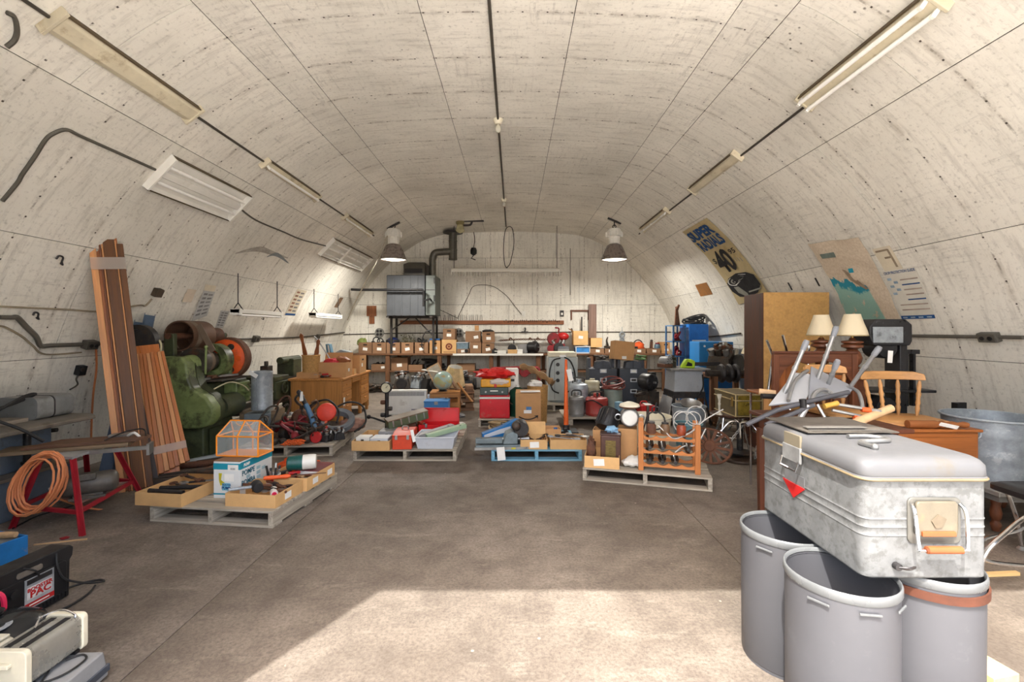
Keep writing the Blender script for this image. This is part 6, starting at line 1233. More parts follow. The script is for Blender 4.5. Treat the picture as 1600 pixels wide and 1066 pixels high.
for i, (pts, lb, m) in enumerate((([(-2.9, 6.1, .2), (-2.8, 6.2, .45), (-2.55, 6.2, .55), (-2.35, 6.1, .42), (-2.3, 5.9, .3)], 'black hose looping over the middle of the hoist pile', RUBBER), ([(-2.5, 6.2, .4), (-2.3, 6.3, .5), (-2.1, 6.3, .45), (-2.02, 6.2, .25), (-2.1, 6.0, .16)], 'black hose arching over the grey tyre', RUBBER), ([(-3.2, 5.5, .2), (-3.1, 5.7, .5), (-2.98, 5.75, .52), (-3.0, 5.6, .3), (-2.9, 5.5, .2)], 'dark bent hose rising at left of the hoist pile', IRON), ([(-3.0, 5.6, .18), (-2.7, 5.5, .17), (-2.45, 5.6, .28), (-2.3, 5.7, .34)], 'greasy steel cable across the front of the hoist pile', IRON), ([(-3.15, 5.85, .2), (-3.1, 6.0, .55), (-3.0, 6.05, .62), (-2.95, 6.0, .5), (-3.0, 5.9, .25)], 'rusty bent handle at the back left of the pile', RUST))):
    S('hose', lb, 'hose', MB().tube(cr(pts, 7), .013 if i != 3 else .016, 7), m)
for i, (x, y, k, a, lb, m) in enumerate(((-2.70, 5.60, .75, 300, 'small dark red hoist just behind the orange chain', DRED), (-3.12, 5.75, .9, 160, 'dark red hoist at the left edge of the hoist pile', DRED), (-2.60, 5.92, 1.1, 45, 'rusty hoist in front of the green ring', RUST), (-2.50, 5.50, .6, 120, 'small oily hoist right of the orange chain', IRON), (-2.82, 6.02, 1.3, 210, 'large rusty hoist at the back of the pile', RUST), (-2.94, 5.56, .7, 330, 'small oily hoist at front left of the pile', IRON))):
    t = T('chain_hoist', lb, 'hoist', (x, y, HZ + (.1 if i in (2, 4) else 0)), a); hoist(t, m, k, i)
S('iron_scrap', 'tangle of greasy iron chain and rods through the hoist pile', 'scrap', tangle(91, .42, .28, .22, .018, 30), IRON, (-2.74, 5.78, HZ)); S('red_rods', 'bent dark red rods lying in the middle of the hoist pile', 'rods', tangle(92, .3, .22, .26, .02, 14), DRED, (-2.76, 5.76, HZ))
t = T('white_bucket', 'pale green bucket of fittings left of the hoist pallet', 'bucket', (-3.18, 6.38, 0)); O('body', MB().lathe([(0, 0), (.12, 0), (.16, .3), (.165, .31), (.155, .31), (.11, .02), (0, .02)], 26), mat('pale_green_pail', c(160, 160, 130), .6), t); O('rim', MB().tor((0, 0, .31), .162, .012), CREAM, t); O('contents', MB().sph((0, 0, .27), .14, 14, 8, (1, 1, .5), .4, 8, 5), GREYP, t)
# ------------------------------------------------------------------ oak desk and what stands on it
t = T('oak_desk', 'yellow oak desk with drawers seen from its end', 'desk', (-2.72, 7.2, 0), 2)
W_, D_ = .80, 1.5
O('desktop', MB().bx(-W_ - .03, .03, -.03, D_ + .03, .70, .735), OAKY, t, bevel=.006); O('end_panel', MB().bx(-W_, -.0, 0, .02, .06, .70), OAKZ, t, bevel=.003); O('end_panel', MB().bx(-W_, -.0, D_ - .02, D_, .06, .70), OAKZ, t); O('back_panel', MB().bx(-W_, -W_ + .02, .02, D_ - .02, .06, .70), OAKZ, t)
for y0, y1 in ((.02, .5), (1.0, D_ - .02)):
    O('pedestal', MB().bx(-W_ + .02, -.02, y0, y1, .15, .70), OAKZ, t)
    for k in range(3):
        q = O('drawer', MB().bx(-.02, .0, y0 + .02, y1 - .02, .17 + k*.175, .33 + k*.175), OAKY, t, bevel=.005); O('pull', MB().bx(0, .018, (y0+y1)/2 - .06, (y0+y1)/2 + .06, .255 + k*.175, .272 + k*.175), OAKY, q, bevel=.004)
O('pencil_drawer', MB().bx(-.02, .0, .52, .98, .61, .69), OAKY, t, bevel=.004)
for y in (.05, .47, 1.03, D_ - .05):
    for x in (-.03, -W_ + .03): O('leg', MB().bx(x - .025, x + .025, y - .025, y + .025, 0, .15 if x > -.5 else .06), OAKZ, t)
S('paper_tag', 'white tag hanging on the oak desk drawer', 'tag', MB().bx(-.002, .002, -.03, .03, -.13, 0), PAPER, (-2.695, 7.23, .43), 0)
DZ = .736
t = carton('low cardboard tray on desk under the wicker basket', (-3.28, 7.36, DZ), .34, .28, .09, 2, CARD, name='cardboard_tray', cat='tray')
WK = mat('wicker', c(190, 146, 88), .75, 0, .3, 40, .6, None)
t = T('wicker_basket', 'tall straw basket with leather sheaths standing in a tray', 'basket', (-3.28, 7.36, DZ + .0065)); vs, fs, n = [], [], 36
for j in range(29):
    for i in range(n): rr = .125 + .008*j/28 + (.006 if (i + j) % 2 else -.002); a = 2*math.pi*i/n; vs.append((rr*math.cos(a), rr*math.sin(a), j*.0125))
for j in range(28):
    for i in range(n): l = (i+1) % n; fs.append((j*n+i, j*n+l, (j+1)*n+l, (j+1)*n+i))
O('weave', MB().add(vs, fs + [tuple(range(n-1, -1, -1))]), WK, t, ang=80); O('rim', MB().tor((0, 0, .35), .134, .012, 'z', 36, 6), WK, t)
LEA = mat('brown_leather', c(136, 76, 36), .5, 0, .3, 8, .15)
for i, (dx, lean_, lb) in enumerate(((-.03, -12, 'long brown leather sheath in the straw basket'), (.05, 8, 'short brown leather sheath in the straw basket'))):
    S('leather_sheath', lb, 'sheath', MB().prism([(-.028, 0), (.028, 0), (.034, .35), (.02, .5 - .06*i), (.03, .62 - .1*i), (.0, .66 - .1*i), (-.03, .62 - .1*i), (-.02, .5 - .06*i), (-.034, .35)], -.012, .012), LEA, (-3.28 + dx, 7.36 - .02*i, DZ + .07), 0, rot=(0, R(lean_), R(10*i)), bevel=.006)
S('crumpled_paper', 'crumpled white paper stuffed in the top of the straw basket', 'paper', MB().sph((0, 0, 0), .06, 12, 8, (1, 1, .7), .5, 3, 4), PAPER, (-3.27, 7.34, DZ + .34))
S('grey_crutch', 'thin grey walking cane leaning beside the straw basket', 'cane', MB().tube(cr([(.30, -.0, .02), (.1, 0, .35), (-.05, .0, .58), (-.12, 0, .66)], 6), .011, 8), ALU, (-3.17, 7.50, DZ))
carton('large open cardboard box on the desk with red contents', (-2.955, 7.52, DZ), .46, .34, .24, 2, CARD, (.36, .42, 0), flaps='b')
O('label_sticker', MB().rb((.2315, -.02, .11), (.002, .07, .05)), PAPER, [o for o in COL.objects if o.get('label', '').startswith('large open cardboard box on the desk')][0])
S('red_jacket', 'bundled red cloth in the large box on the desk', 'cloth', MB().sph((0, 0, 0), .14, 18, 10, (1, .8, .45), .45, 6, 3), mat('red_cloth', c(190, 44, 52), .85, 0, .2, 7, .2), (-3.0, 7.5, DZ + .235)); S('tan_purse', 'tan leather purse in the large box on the desk', 'purse', MB().sph((0, 0, 0), .12, 18, 10, (1.1, .7, .6), .3, 9, 2.5), LEA, (-2.85, 7.55, DZ + .25))
carton('small cardboard box on desk edge right of the large box', (-2.80, 7.86, DZ), .12, .12, .10, 2, CARD2); 
b = carton('open cardboard box at the far end of the desk', (-2.91, 8.22, DZ), .36, .40, .30, 2, CARD, (.2, .45, 0), flaps='l'); O('label_sticker', MB().rb((.182, -.05, .14), (.002, .07, .06)), PAPER, b); O('hand_hole', MB().prism(rrect(-.05, .05, .22, .25, .014), .1801, .182, 'x'), mat('hole_dark', c(50, 38, 28), .9), b)
t = T('vacuum_cleaner', 'upright blue grey vacuum cleaner head standing on desk', 'vacuum', (-3.2, 8.1, DZ), 6); O('body', MB().prism([(-.12, 0), (.16, 0), (.16, .1), (.02, .14), (-.06, .52), (-.13, .52), (-.09, .2)], -.08, .08), mat('steel_blue_plastic', c(98, 136, 158), .4), t, bevel=.015); O('clear_hood', MB().prism([(.04, .16), (.26, .30), (.30, .38), (.12, .42), (.02, .36)], -.09, .09), mat('grey_hood', c(150, 160, 166), .3), t, bevel=.02); O('window', MB().prism([(.09, .26), (.22, .32), (.24, .36), (.1, .37)], -.094, .094), NAVY, t); O('stripe', MB().prism([(-.045, .2), (-.025, .2), (-.07, .5), (-.09, .5)], -.083, .083), WHITEP, t)
tools(4, 'on the desk beside the straw basket', -3.1, -2.95, 7.28, 7.34, DZ + .005, 21, kinds=('rod', 'pliers', 'wrench', 'driver'))
S('dark_horn', 'dark curled iron hook lying by the basket on the desk', 'hook', coil(.07, .016, 2, 4, th=.05), IRON, (-3.06, 7.75, DZ + .0))
# ------------------------------------------------------------------ pallet with red and orange tool boxes
pallet('grey pallet in the middle left with red and orange toolboxes', (-1.25, 5.80, 0), 0, 1.18, 1.18)
carton('shallow wooden coloured tray with grey boxes on middle left pallet', (-1.63, 5.46, PZ), .43, .58, .11, 0, CARD2, name='cardboard_tray', cat='tray')
for i, (x, y, z, m, lb, sz) in enumerate(((-1.74, 5.30, .02, WHITEP, 'white plastic case in the front of the wooden tray', (.15, .14, .12)), (-1.55, 5.33, .012, LGREY, 'pale grey tackle box in the front of the wooden tray', (.2, .2, .115)), (-1.53, 5.58, .012, GREYP, 'darker grey flat case at the back of the wooden tray', (.2, .2, .14)))):
    t = T('plastic_case', lb, 'case', (x, y, PZ + z)); O('body', MB().bx(-sz[0]/2, sz[0]/2, -sz[1]/2, sz[1]/2, 0, sz[2]*.6), m, t, bevel=.006); O('lid', MB().bx(-sz[0]/2 - .004, sz[0]/2 + .004, -sz[1]/2 - .004, sz[1]/2 + .004, sz[2]*.62, sz[2]), m, t, bevel=.008); O('clasp', MB().bx(-.015, .015, -sz[1]/2 - .012, -sz[1]/2 - .004, sz[2]*.4, sz[2]*.8), DARK, t)
def toolbox(label, loc, rz, w, d, h, m, open_=False, handle=True, lidh=.35, name='toolbox', cat='toolbox'):
    t = T(name, label, cat, loc, rz); hb = h*(1 - lidh) if not open_ else h*.55
    O('body', MB().open_box(w, d, hb, .005), m, t, bevel=.003) if open_ else O('body', MB().bx(-w/2, w/2, -d/2, d/2, 0, hb), m, t, bevel=.006)
    if open_: l = O('lid', MB().at((0, d/2, hb), (R(-8), 0, 0)).bx(-w/2, w/2, -.01, .0, 0, h - hb + .06).bx(-w/2, -w/2 + .006, -.06, 0, 0, h - hb + .05).bx(w/2 - .006, w/2, -.06, 0, 0, h - hb + .05).bx(-w/2, w/2, -.06, 0, h - hb + .05, h - hb + .06), m, t, bevel=.004)
    else: l = O('lid', MB().prism([(-d/2 - .004, hb + .002), (d/2 + .004, hb + .002), (d/2 + .004, hb + h*lidh*.45), (d/2*.55, h), (-d/2*.55, h), (-d/2 - .004, hb + h*lidh*.45)], -w/2 - .003, w/2 + .003, 'x'), m, t, bevel=.006)
    for x in (-w*.3, w*.3): O('latch', MB().bx(x - .015, x + .015, -d/2 - .012, -d/2 - .003, hb*.78, hb*1.12), STEEL, t, bevel=.002)
    if handle and not open_: O('handle', MB().tube(cr([(-w*.16, 0, h), (-w*.13, 0, h + .035), (w*.13, 0, h + .035), (w*.16, 0, h)], 4), .008, 6), STEEL, l)
    return t
toolbox('orange red steel toolbox with white tag, middle left pallet', (-1.30, 5.45, PZ), 4, .22, .46, .185, mat('orange_red_box', c(214, 72, 40), .5, 0, .15, 6, .06, c(120, 60, 44), 8, .5, .6), lidh=.2)
S('paper_tag', 'long white tag hanging on the orange red toolbox', 'tag', MB().rb((0, 0, 0), (.035, .003, .14), (0, R(-12), 0)), PAPER, (-1.155, 5.21, PZ + .16))
t = T('grey_tub', 'pale grey plastic tub with green level in it', 'tub', (-.91, 5.43, PZ)); O('body', MB().open_box(.40, .36, .135, .006, fl=.03), LGREY, t, bevel=.004); O('rim', MB().tube([(x, y, .135) for x, y in rrect(-.232, .232, -.212, .212, .02)], .009, 6, True), LGREY, t)
for i, (x, m, lb, z) in enumerate(((-.86, mat('pale_green_steel', c(150, 172, 142), .5, 0, .12, 5, .05), 'pale green steel level box slanting out of the grey tub', .11), (-1.0, GREYP, 'grey steel bar slanting across the grey tub', .10))):
    t = T('steel_level', lb, 'level', (x, 5.55, PZ + z), 0, rot=(R(8), 0, R(-58 + 6*i))); O('body', MB().bx(-.045, .045, -.22, .30, 0, .05), m, t, bevel=.004); O('slot', MB().cyl((.03, .22, .05), (.03, .22, .052), .014), BLACK, t); O('edge', MB().bx(-.048, .048, -.222, -.2, -.002, .052), RUST if i else m, t)
toolbox('bright red open toolbox with lid raised at back of pallet', (-.98, 5.98, PZ), 0, .50, .24, .27, mat('bright_red_box', c(206, 24, 30), .35, 0, .1, 5, .04), True)
t = T('ammo_box', 'long green painted metal case tilted on middle left pallet', 'case', (-1.36, 5.82, PZ + .19), 0, rot=(R(4), R(-10), R(30))); O('body', MB().bx(-.26, .26, -.085, .085, 0, .09), mat('dull_green_case', c(86, 96, 70), .5, .1, .25, 6, .1, c(120, 84, 60), 5, .5, .55), t, bevel=.008); O('lid', MB().bx(-.265, .265, -.09, .09, .092, .11), mat('brown_green_lid', c(116, 100, 80), .6, .1, .2, 6, .1), t, bevel=.005)
for x in (-.2, -.1, 0, .1, .2): O('rivet_strap', MB().bx(x - .008, x + .008, -.092, -.084, .02, .1), STEEL, t)
S('brown_block', 'brown timber block propping the green metal case', 'block', MB().bx(-.1, .1, -.12, .12, 0, .18), WALY, (-1.38, 5.95, PZ), 10)
t = T('finned_motor', 'grey round electric motor behind the green metal case', 'motor', (-1.42, 6.12, PZ), 20); motor(t, .26, .11, mat('motor_grey_green', c(128, 132, 120), .5, .2, .2, 7, .08)); 
t = T('paint_tray', 'silver ribbed paint tray on left of pallet behind wooden tray', 'tray', (-1.7, 6.05, PZ), -20); O('body', MB().open_box(.2, .34, .04, .006), STEEL, t)
for i in range(5): O('rib', MB().bx(-.09, .09, -.12 + i*.05, -.11 + i*.05, .006, .014), STEEL, t)
toolbox('narrow orange toolbox end at the back of middle left pallet', (-1.2, 6.2, PZ), 50, .3, .14, .16, mat('faded_orange_box', c(196, 96, 62), .5, 0, .15, 6, .06), lidh=.25)
t = T('pressure_gauge_stand', 'black press stand with round white gauge behind the tray', 'gauge stand', (-1.82, 6.52, 0)); O('base', MB().bx(-.12, .12, -.1, .1, 0, .03), DARK, t, bevel=.006); O('column', MB().cyl((0, 0, .03), (0, 0, .62), .028), DARK, t); O('pump_arm', MB().tube([(0, -.02, .18), (-.16, -.1, .26), (-.22, -.12, .28)], .014, 7).sph((-.22, -.12, .28), .03, 10, 8), BLACK, t)
for i in range(4): O('valve', MB().at((.05*(-1)**i, -.02, .2 + .09*i)).lathe([(0, -.03), (.03, -.03), (.035, 0), (.03, .03), (0, .03)], 10, (0, 0, 0), 'x'), (RUST, DARK, IRON, RUST)[i], t)
q = O('gauge', MB().lathe([(0, -.03), (.075, -.03), (.08, -.02), (.08, .03), (0, .03)], 28, (0, -.03, .68), 'y'), BLACK, t); O('dial_face', MB().lathe([(0, -.032), (.064, -.032), (.064, -.029)], 26, (0, -.03, .68), 'y'), mat('dial_cream', c(214, 208, 178), .5), q); O('needle', MB().bar((0, -.064, .68), (.03, -.064, .71), .006, .003, (0, 1, 0)), BLACK, q)
t = T('convector_heater', 'white panel convector heater with grille on the floor', 'heater', (-1.88, 7.95, 0), 2); O('body', MB().bx(-.36, .36, -.06, .06, .03, .46), WHITEP, t, bevel=.012); q = O('grille', MB().bx(-.32, .32, -.066, -.058, .36, .43), GREYP, t)
for i in range(33): O('grille_bar', MB().bx(-.32 + i*.02, -.315 + i*.02, -.07, -.064, .36, .43), WHITEP, q)
for x in (-.3, .3): O('foot', MB().bx(x - .02, x + .02, -.12, .12, 0, .03), BLACK, t)
O('small_print', MB().bx(.1, .2, -.0612, -.06, .11, .13).bx(.22, .26, -.0612, -.06, .112, .126), mat('grey_lettering', c(130, 120, 130), .5), t)
t = T('blue_metal_box', 'plain blue metal box beside the white heater', 'box', (-1.30, 7.72, 0), 2); O('body', MB().bx(-.20, .20, -.15, .15, .0, .29), mat('mid_blue_box', c(64, 128, 188), .45, 0, .08, 5, .03), t, bevel=.006); O('lid', MB().bx(-.205, .205, -.155, .155, .291, .32), mat('mid_blue_box', c(64, 128, 188), .45), t, bevel=.006); O('clasp', MB().bx(-.03, .03, -.162, -.155, .26, .31), STEEL, t)
t = T('wooden_crate', 'wooden crate stand carrying the globe', 'crate', (-1.22, 8.15, 0), 4)
for x in (-.24, .24):
    for y in (-.2, .2): O('corner_post', MB().bx(x - .02, x + .02, y - .02, y + .02, 0, .40), OAKZ, t)
for z in (.05, .2, .36):
    for y in (-.225, .215): O('slat', MB().bx(-.26, .26, y, y + .012, z - .035, z + .035), OAKX, t, bevel=.002)
for i in range(5): O('top_slat', MB().bx(-.26, .26, -.22 + i*.09, -.15 + i*.09, .401, .415), OAKX, t, bevel=.002)
def globe_mat():
    k = NT('globe_map'); co = k.coords((1, 1, 1)); n = k.noise(co, 4.5, 5, .55); col = k.mix(k.ramp(n, .53, .55), c(160, 184, 172), c(176, 178, 130)); col = k.mix(k.ramp(k.noise(co, 9, 3), .6, .62), col, c(190, 168, 120)); k.l(col, k.b.inputs['Base Color']); k.b.inputs['Roughness'].default_value = .25; return k.m
t = T('globe', 'pale green world globe on the wooden crate', 'globe', at(692, 622, 8.1) - Vector((0, 0, 0))); t.location.z = .416; O('ball', MB().sph((0, 0, .185), .165, 32, 20), globe_mat(), t); O('base', MB().lathe([(0, 0), (.08, 0), (.07, .012), (.03, .025), (0, .03)], 18), DARK, t); O('meridian', MB().tor((0, 0, .185), .172, .005, 'y', 36, 5), STEEL, t)
t = T('tilted_lampshade', 'beige panelled lampshade tilted on the wood scraps', 'lampshade', at(708, 600, 8.5), rot=(R(14), R(10), 0)); t.location.z = .50
O('shade', MB().lathe([(.23, 0), (.20, .1), (.16, .24), (.13, .34), (.126, .34), (.156, .24), (.196, .1), (.226, 0)], 8), mat('beige_shade', c(206, 180, 134), .7), t, ang=20); O('lining', MB().lathe([(.222, .002), (.15, .24), (.124, .335)], 8), WHITEP, t, ang=20)
t = T('timber_stack', 'stack of reclaimed timber under the tilted lampshade', 'timber stack', (-1.0, 8.62, 0), 8)
for j in range(6):
    for i in range(2): O('timber', MB().bx(-.24, .24, -.18 + i*.22, -.04 + i*.22, j*.08, j*.08 + .06) if j % 2 == 0 else MB().bx(-.22 + i*.3, -.08 + i*.3, -.22, .22, j*.08 - .015, j*.08 + .06), wood('grey_brown_scrap', c(146, 112, 84), 'x', .35), t, bevel=.004)
for i, (a, b, lb) in enumerate((((705, 590, 8.3), (722, 632, 8.2), 'brown slat leaning right of the globe'), ((715, 598, 8.3), (738, 628, 8.2), 'second brown slat leaning right of the globe'), ((660, 578, 8.9), (690, 583, 8.6), 'white painted stick poking out over the globe'))): S('wooden_batten', lb, 'slat', MB().bar(at(*a), at(*b), .05, .02), (wood('grey_brown_scrap', c(146, 112, 84), 'z', .35), OAKZ, WHITEP)[i])
t = T('white_picture_frame', 'pale wooden picture frame tilted beside the lampshade', 'frame', at(688, 597, 8.75), rot=(R(-10), R(-28), 0)); 
for a in ((-.13, -.11, -.0, .36), (.11, .13, .0, .36)): O('rail', MB().bx(a[0], a[1], -.012, .012, a[2], a[3]), TAN, t)
for z in (0, .34): O('rail', MB().bx(-.11, .11, -.012, .012, z, z + .02), TAN, t)
O('picture', MB().bx(-.11, .11, -.002, .004, .02, .34), mat('pale_picture', c(196, 190, 176), .5, 0, .3, 12, 0), t)
# ------------------------------------------------------------------ middle: red chest stack, boxes, hoses
pallet('small grey pallet under the red metal chest', (-.27, 7.3, 0), 0, .56, .6, nb=5)
t = T('red_chest', 'red enamel cooler chest with white rim on small pallet', 'chest', (-.30, 7.26, PZ)); RC = mat('red_scratched', c(196, 30, 40), .4, 0, .12, 5, .05, c(160, 120, 100), 7, .5, .6); O('body', MB().bx(-.235, .235, -.19, .19, 0, .30), RC, t, bevel=.015); O('rim', MB().bx(-.24, .24, -.195, .195, .301, .33), WHITEP, t, bevel=.006); O('lid', MB().bx(-.235, .235, -.19, .19, .331, .355), RC, t, bevel=.01); O('handle', MB().tube(cr([(.24, -.06, .22), (.275, -.05, .2), (.275, .05, .2), (.24, .06, .22)], 4), .008, 6), STEEL, t)
t = T('green_instrument_case', 'dark green instrument case on the red chest', 'case', (-.31, 7.25, PZ + .3555)); O('body', MB().bx(-.22, .22, -.15, .15, 0, .12), mat('dark_green_case', c(62, 74, 72), .45, .1, .15, 6, .04), t, bevel=.008); O('handle', MB().bx(-.06, .06, -.162, -.15, .06, .075), WHITEP, t)
for x in (-.13, .13): O('lock', MB().cyl((x, -.15, .05), (x, -.158, .05), .014), STEEL, t)
t = T('yellow_case', 'yellow plastic case with clear bag under red tarp', 'case', (-.29, 7.26, PZ + .476)); O('body', MB().bx(-.23, .24, -.15, .15, 0, .13), mat('golden_yellow', c(222, 158, 36), .45, 0, .15, 5, .05), t, bevel=.02); S('clear_bag', 'crumpled clear plastic bag on front of the yellow case', 'plastic bag', MB().sph((0, 0, 0), .09, 16, 10, (1.6, .25, .5), .5, 2, 4), glass('bag_plastic', c(236, 228, 220), .2, .5), (-.24, 7.085, PZ + .57)); O('strap', MB().bx(-.02, .02, -.154, .154, -.0, .133), RED, t)
S('red_tarp', 'folded red tarpaulin heaped on top of the yellow case', 'tarpaulin', MB().sph((0, 0, .075), .2, 26, 12, (1.45, .9, .42), .45, 5, 3.5), mat('red_tarp', c(206, 38, 34), .5, 0, .2, 9, .25), (-.31, 7.26, PZ + .6065))
t = T('white_panel_box', 'tall narrow white metal locker box behind red chest', 'cabinet', (-.03, 7.62, 0), 3); O('body', MB().bx(-.1, .1, -.15, .15, 0, .86), WHITEP, t, bevel=.006); O('door', MB().bx(-.09, .09, -.158, -.151, .05, .82), WHITEP, t, bevel=.004); O('pull', MB().bx(-.03, .03, -.168, -.158, .66, .70), DARK, t); O('chrome_clip', MB().tube(cr([(-.05, -.16, .74), (0, -.17, .78), (.05, -.16, .74)], 5), .006, 6), STEEL, t)
b = carton('cardboard carton with black smile arrow and blue tape', (.22, 7.0, 0), .38, .34, .55, -2, CARD, flaps='')
O('flap', MB().rb((0, -.03, .56), (.38, .26, .005), (R(6), 0, 0)), CARD, b); O('top_tape', MB().rb((.03, -.10, .572), (.3, .1, .004), (R(6), 0, R(5))), PAPER, b); 
O('smile_arrow', MB().tube(cr([(-.14, -.172, .20), (-.05, -.172, .165), (.04, -.172, .165), (.13, -.172, .2)], 6), .009, 6).prism([(.085, .215), (.15, .225), (.145, .165), (.132, .198)], -.176, -.171), BLACK, b); O('blue_stamp', MB().bx(-.03, .05, -.1715, -.1695, .3, .35), mat('blue_stamp', c(80, 130, 180), .6), b); O('shipping_label', MB().bx(-.065, .05, -.1725, -.171, .25, .3), PAPER, b)
t = T('green_jug', 'dark green plastic jug cap behind the carton', 'jug', (.06, 7.35, 0)); O('body', MB().lathe([(0, 0), (.14, 0), (.15, .02), (.15, .45), (.12, .53), (.05, .58), (0, .585)], 26), mat('bottle_green', c(30, 74, 56), .4), t); O('cap', MB().cyl((0, 0, .58), (0, 0, .62), .03), WHITEP, t)
t = T('wicker_hamper', 'white bag and wicker basket heap on the carton back', 'basket', (.385, 7.42, 0)); O('body', MB().lathe([(0, .0), (.15, 0), (.17, .6), (.16, .6), (.14, .02), (0, .02)], 24), WK, t); O('bag', MB().sph((-.04, 0, .62), .12, 16, 10, (1, .8, .6), .45, 7, 4), PAPER, t)
S('driftwood', 'gnarled piece of driftwood leaning toward the welder', 'driftwood', MB().tube(cr([(-.2, 0, .30), (-.05, .02, .27), (.12, -.01, .18), (.3, .02, .06), (.36, 0, .02)], 5), [.035 + .03*math.sin(i*.7)**2 for i in range(21)], 8), mat('driftwood', c(150, 116, 78), .8, 0, .3, 9, .3), (.30, 7.52, .60), 6)
S('tan_hose_coil', 'coil of tan hose on floor in front of red chest', 'hose', coil(.2, .017, 6, 3, th=.14), mat('tan_hose', c(170, 146, 108), .6, 0, .15, 7, .05), (-.14, 6.72, 0)); S('red_hose_coil', 'coil of red air hose on floor in front of the carton', 'hose', coil(.26, .015, 6, 8, th=.12, flat=.7), mat('red_hose', c(172, 90, 74), .55, 0, .12, 7, .05), (.24, 6.55, 0)); S('grey_hose_coil', 'thin dark hose wound between the two hose coils', 'hose', coil(.24, .009, 5, 13, th=.16, flat=.7), RUBBER, (.04, 6.5, 0))
for i, (x, y, sc, lb) in enumerate(((720, 640, .06, 'small grey rag on floor left of the red chest'), (719, 657, .08, 'pale crumpled rag on the pallet corner'))): S('rag', lb, 'rag', MB().sph((0, 0, sc*.5), sc, 14, 8, (1.3, 1, .55), .5, i+3, 4), (GREYP, PAPER)[i], fl(x, y + 12))
# ------------------------------------------------------------------ blue pallet
pallet('pale blue painted pallet in the middle of the floor', (.26, 5.72, 0), 0, 1.04, 1.02, BLUX, BLUY)
t = T('bench_vice', 'grey steel bench vice machine on front of blue pallet', 'vice', (-.12, 5.36, PZ), 4); VG = mat('vice_blue_grey', c(120, 132, 136), .45, .3, .25, 7, .1, c(84, 90, 92), 6, .5, .54)
O('base', MB().bx(-.33, .30, -.13, .12, 0, .05), VG, t, bevel=.006); O('rail', MB().bx(-.33, -.02, -.14, -.06, .07, .13), VG, t, bevel=.008); O('jaw', MB().prism([(-.02, .05), (.16, .05), (.16, .17), (.1, .2), (.02, .17)], -.12, .1), VG, t, bevel=.015); O('screw', MB().cyl((-.3, .0, .09), (.3, .0, .09), .025), STEEL, t)
O('motor', MB().lathe([(0, -.1), (.08, -.1), (.09, -.08), (.09, .08), (0, .09)], 18, (.2, .0, .22), 'y'), DARK, t); O('head', MB().sph((.14, -.1, .26), .055, 14, 10, (1, .8, 1.1)), IRON, t); O('front_lip', MB().bx(-.34, .31, -.15, -.131, .0, .03), STEEL, t); O('yellow_label', MB().bx(.08, .13, -.153, -.15, .005, .025), YP, t)
O('paper_tag', MB().rb((-.04, -.20, -.03), (.09, .003, .15), (0, R(-6), 0)), PAPER, t)
t = T('blue_tool_panel', 'blue and white metal tool case lid on the blue pallet', 'tool case', (-.10, 5.68, PZ), 12); BL2 = mat('bright_blue_case', c(40, 116, 180), .4, 0, .1, 5, .04); O('body', MB().prism([(-.30, .0), (.24, .0), (.24, .24), (.12, .26), (-.08, .17), (-.3, .1)], -.05, .05), BL2, t, bevel=.006); O('white_stripe', MB().prism([(-.28, .05), (.05, .12), (.05, .18), (-.08, .15), (-.28, .085)], -.054, -.05), LGREY, t); O('grip', MB().cyl((.18, -.08, .2), (.24, -.08, .06), .03), BLACK, t)
carton('cardboard tray with white label at front of the blue pallet', (.23, 5.38, PZ), .31, .30, .11, 0, CARD2, (.02, .48, 1.5), name='cardboard_tray', cat='tray', flaps='b'); carton('plain cardboard tray of wrenches at right of blue pallet', (.63, 5.39, PZ), .42, .32, .11, -1, CARD2, name='cardboard_tray', cat='tray')
for i, (x, y, a, L, lb) in enumerate(((.24, 5.40, 55, .2, 'rusty spanner standing out of the labelled tray'), (.30, 5.42, -50, .22, 'dark spanner crossing in the labelled tray'), (.18, 5.44, 20, .18, 'small rusty spanner at back of labelled tray'), (.58, 5.38, 80, .3, 'long grey spanner in the plain right tray'), (.66, 5.42, 95, .28, 'second long spanner in the plain right tray'), (.74, 5.40, 60, .2, 'short steel spanner at right of the right tray'))):
    t = T('spanner', lb, 'wrench', (x, y, PZ + .06 + .012*i), a, rot=(R(14 if i < 3 else 3), 0, R(a))); O('body', MB().at((0, -L/2, 0)).add(*(lambda w: (w.v, w.f))(wrench(L, .024))), (RUST, IRON, RUST, GALV, DARK, STEEL)[i], t); O('shank_rib', MB().bx(-.005, .005, -L*.3, L*.3, .006, .012), DARK, t)
S('chain_heap', 'heap of rusty chain in the labelled cardboard tray', 'chain', chain((-.1, -.05, .02), (.1, .06, .06), 8, .02).add(*(lambda w: (w.v, w.f))(chain((.1, -.07, .03), (-.08, .08, .05), 8, .02))), RUST, (.24, 5.38, PZ + .015))
carton('cardboard box lying behind the trays on blue pallet', (.36, 5.72, PZ), .44, .22, .15, 0, CARD, flaps='')
t = T('blue_clamp', 'small blue and black clamp on the blue pallet', 'clamp', (.60, 5.78, PZ), 20); O('bar', MB().bx(-.1, .1, -.012, .012, .06, .085), DARK, t); O('jaw', MB().bx(-.1, -.06, -.02, .02, 0, .14), BLUE, t, bevel=.006); O('jaw', MB().bx(.04, .08, -.02, .02, 0, .12), BLACK, t, bevel=.006)
t = T('floor_jack', 'black floor jack with tall orange handle', 'jack', (.74, 6.45, 0)); O('chassis', MB().bx(-.16, .16, -.12, .16, .03, .08), BLACK, t, bevel=.01); O('ram', MB().cyl((0, .0, .08), (0, .0, .16), .05), DARK, t); O('handle', MB().tube([(0, 0, .14), (0, .02, .5), (.005, .05, 1.08)], [.035, .028, .018], 14), mat('orange_handle', c(222, 96, 36), .4, 0, .1, 5, .03), t)
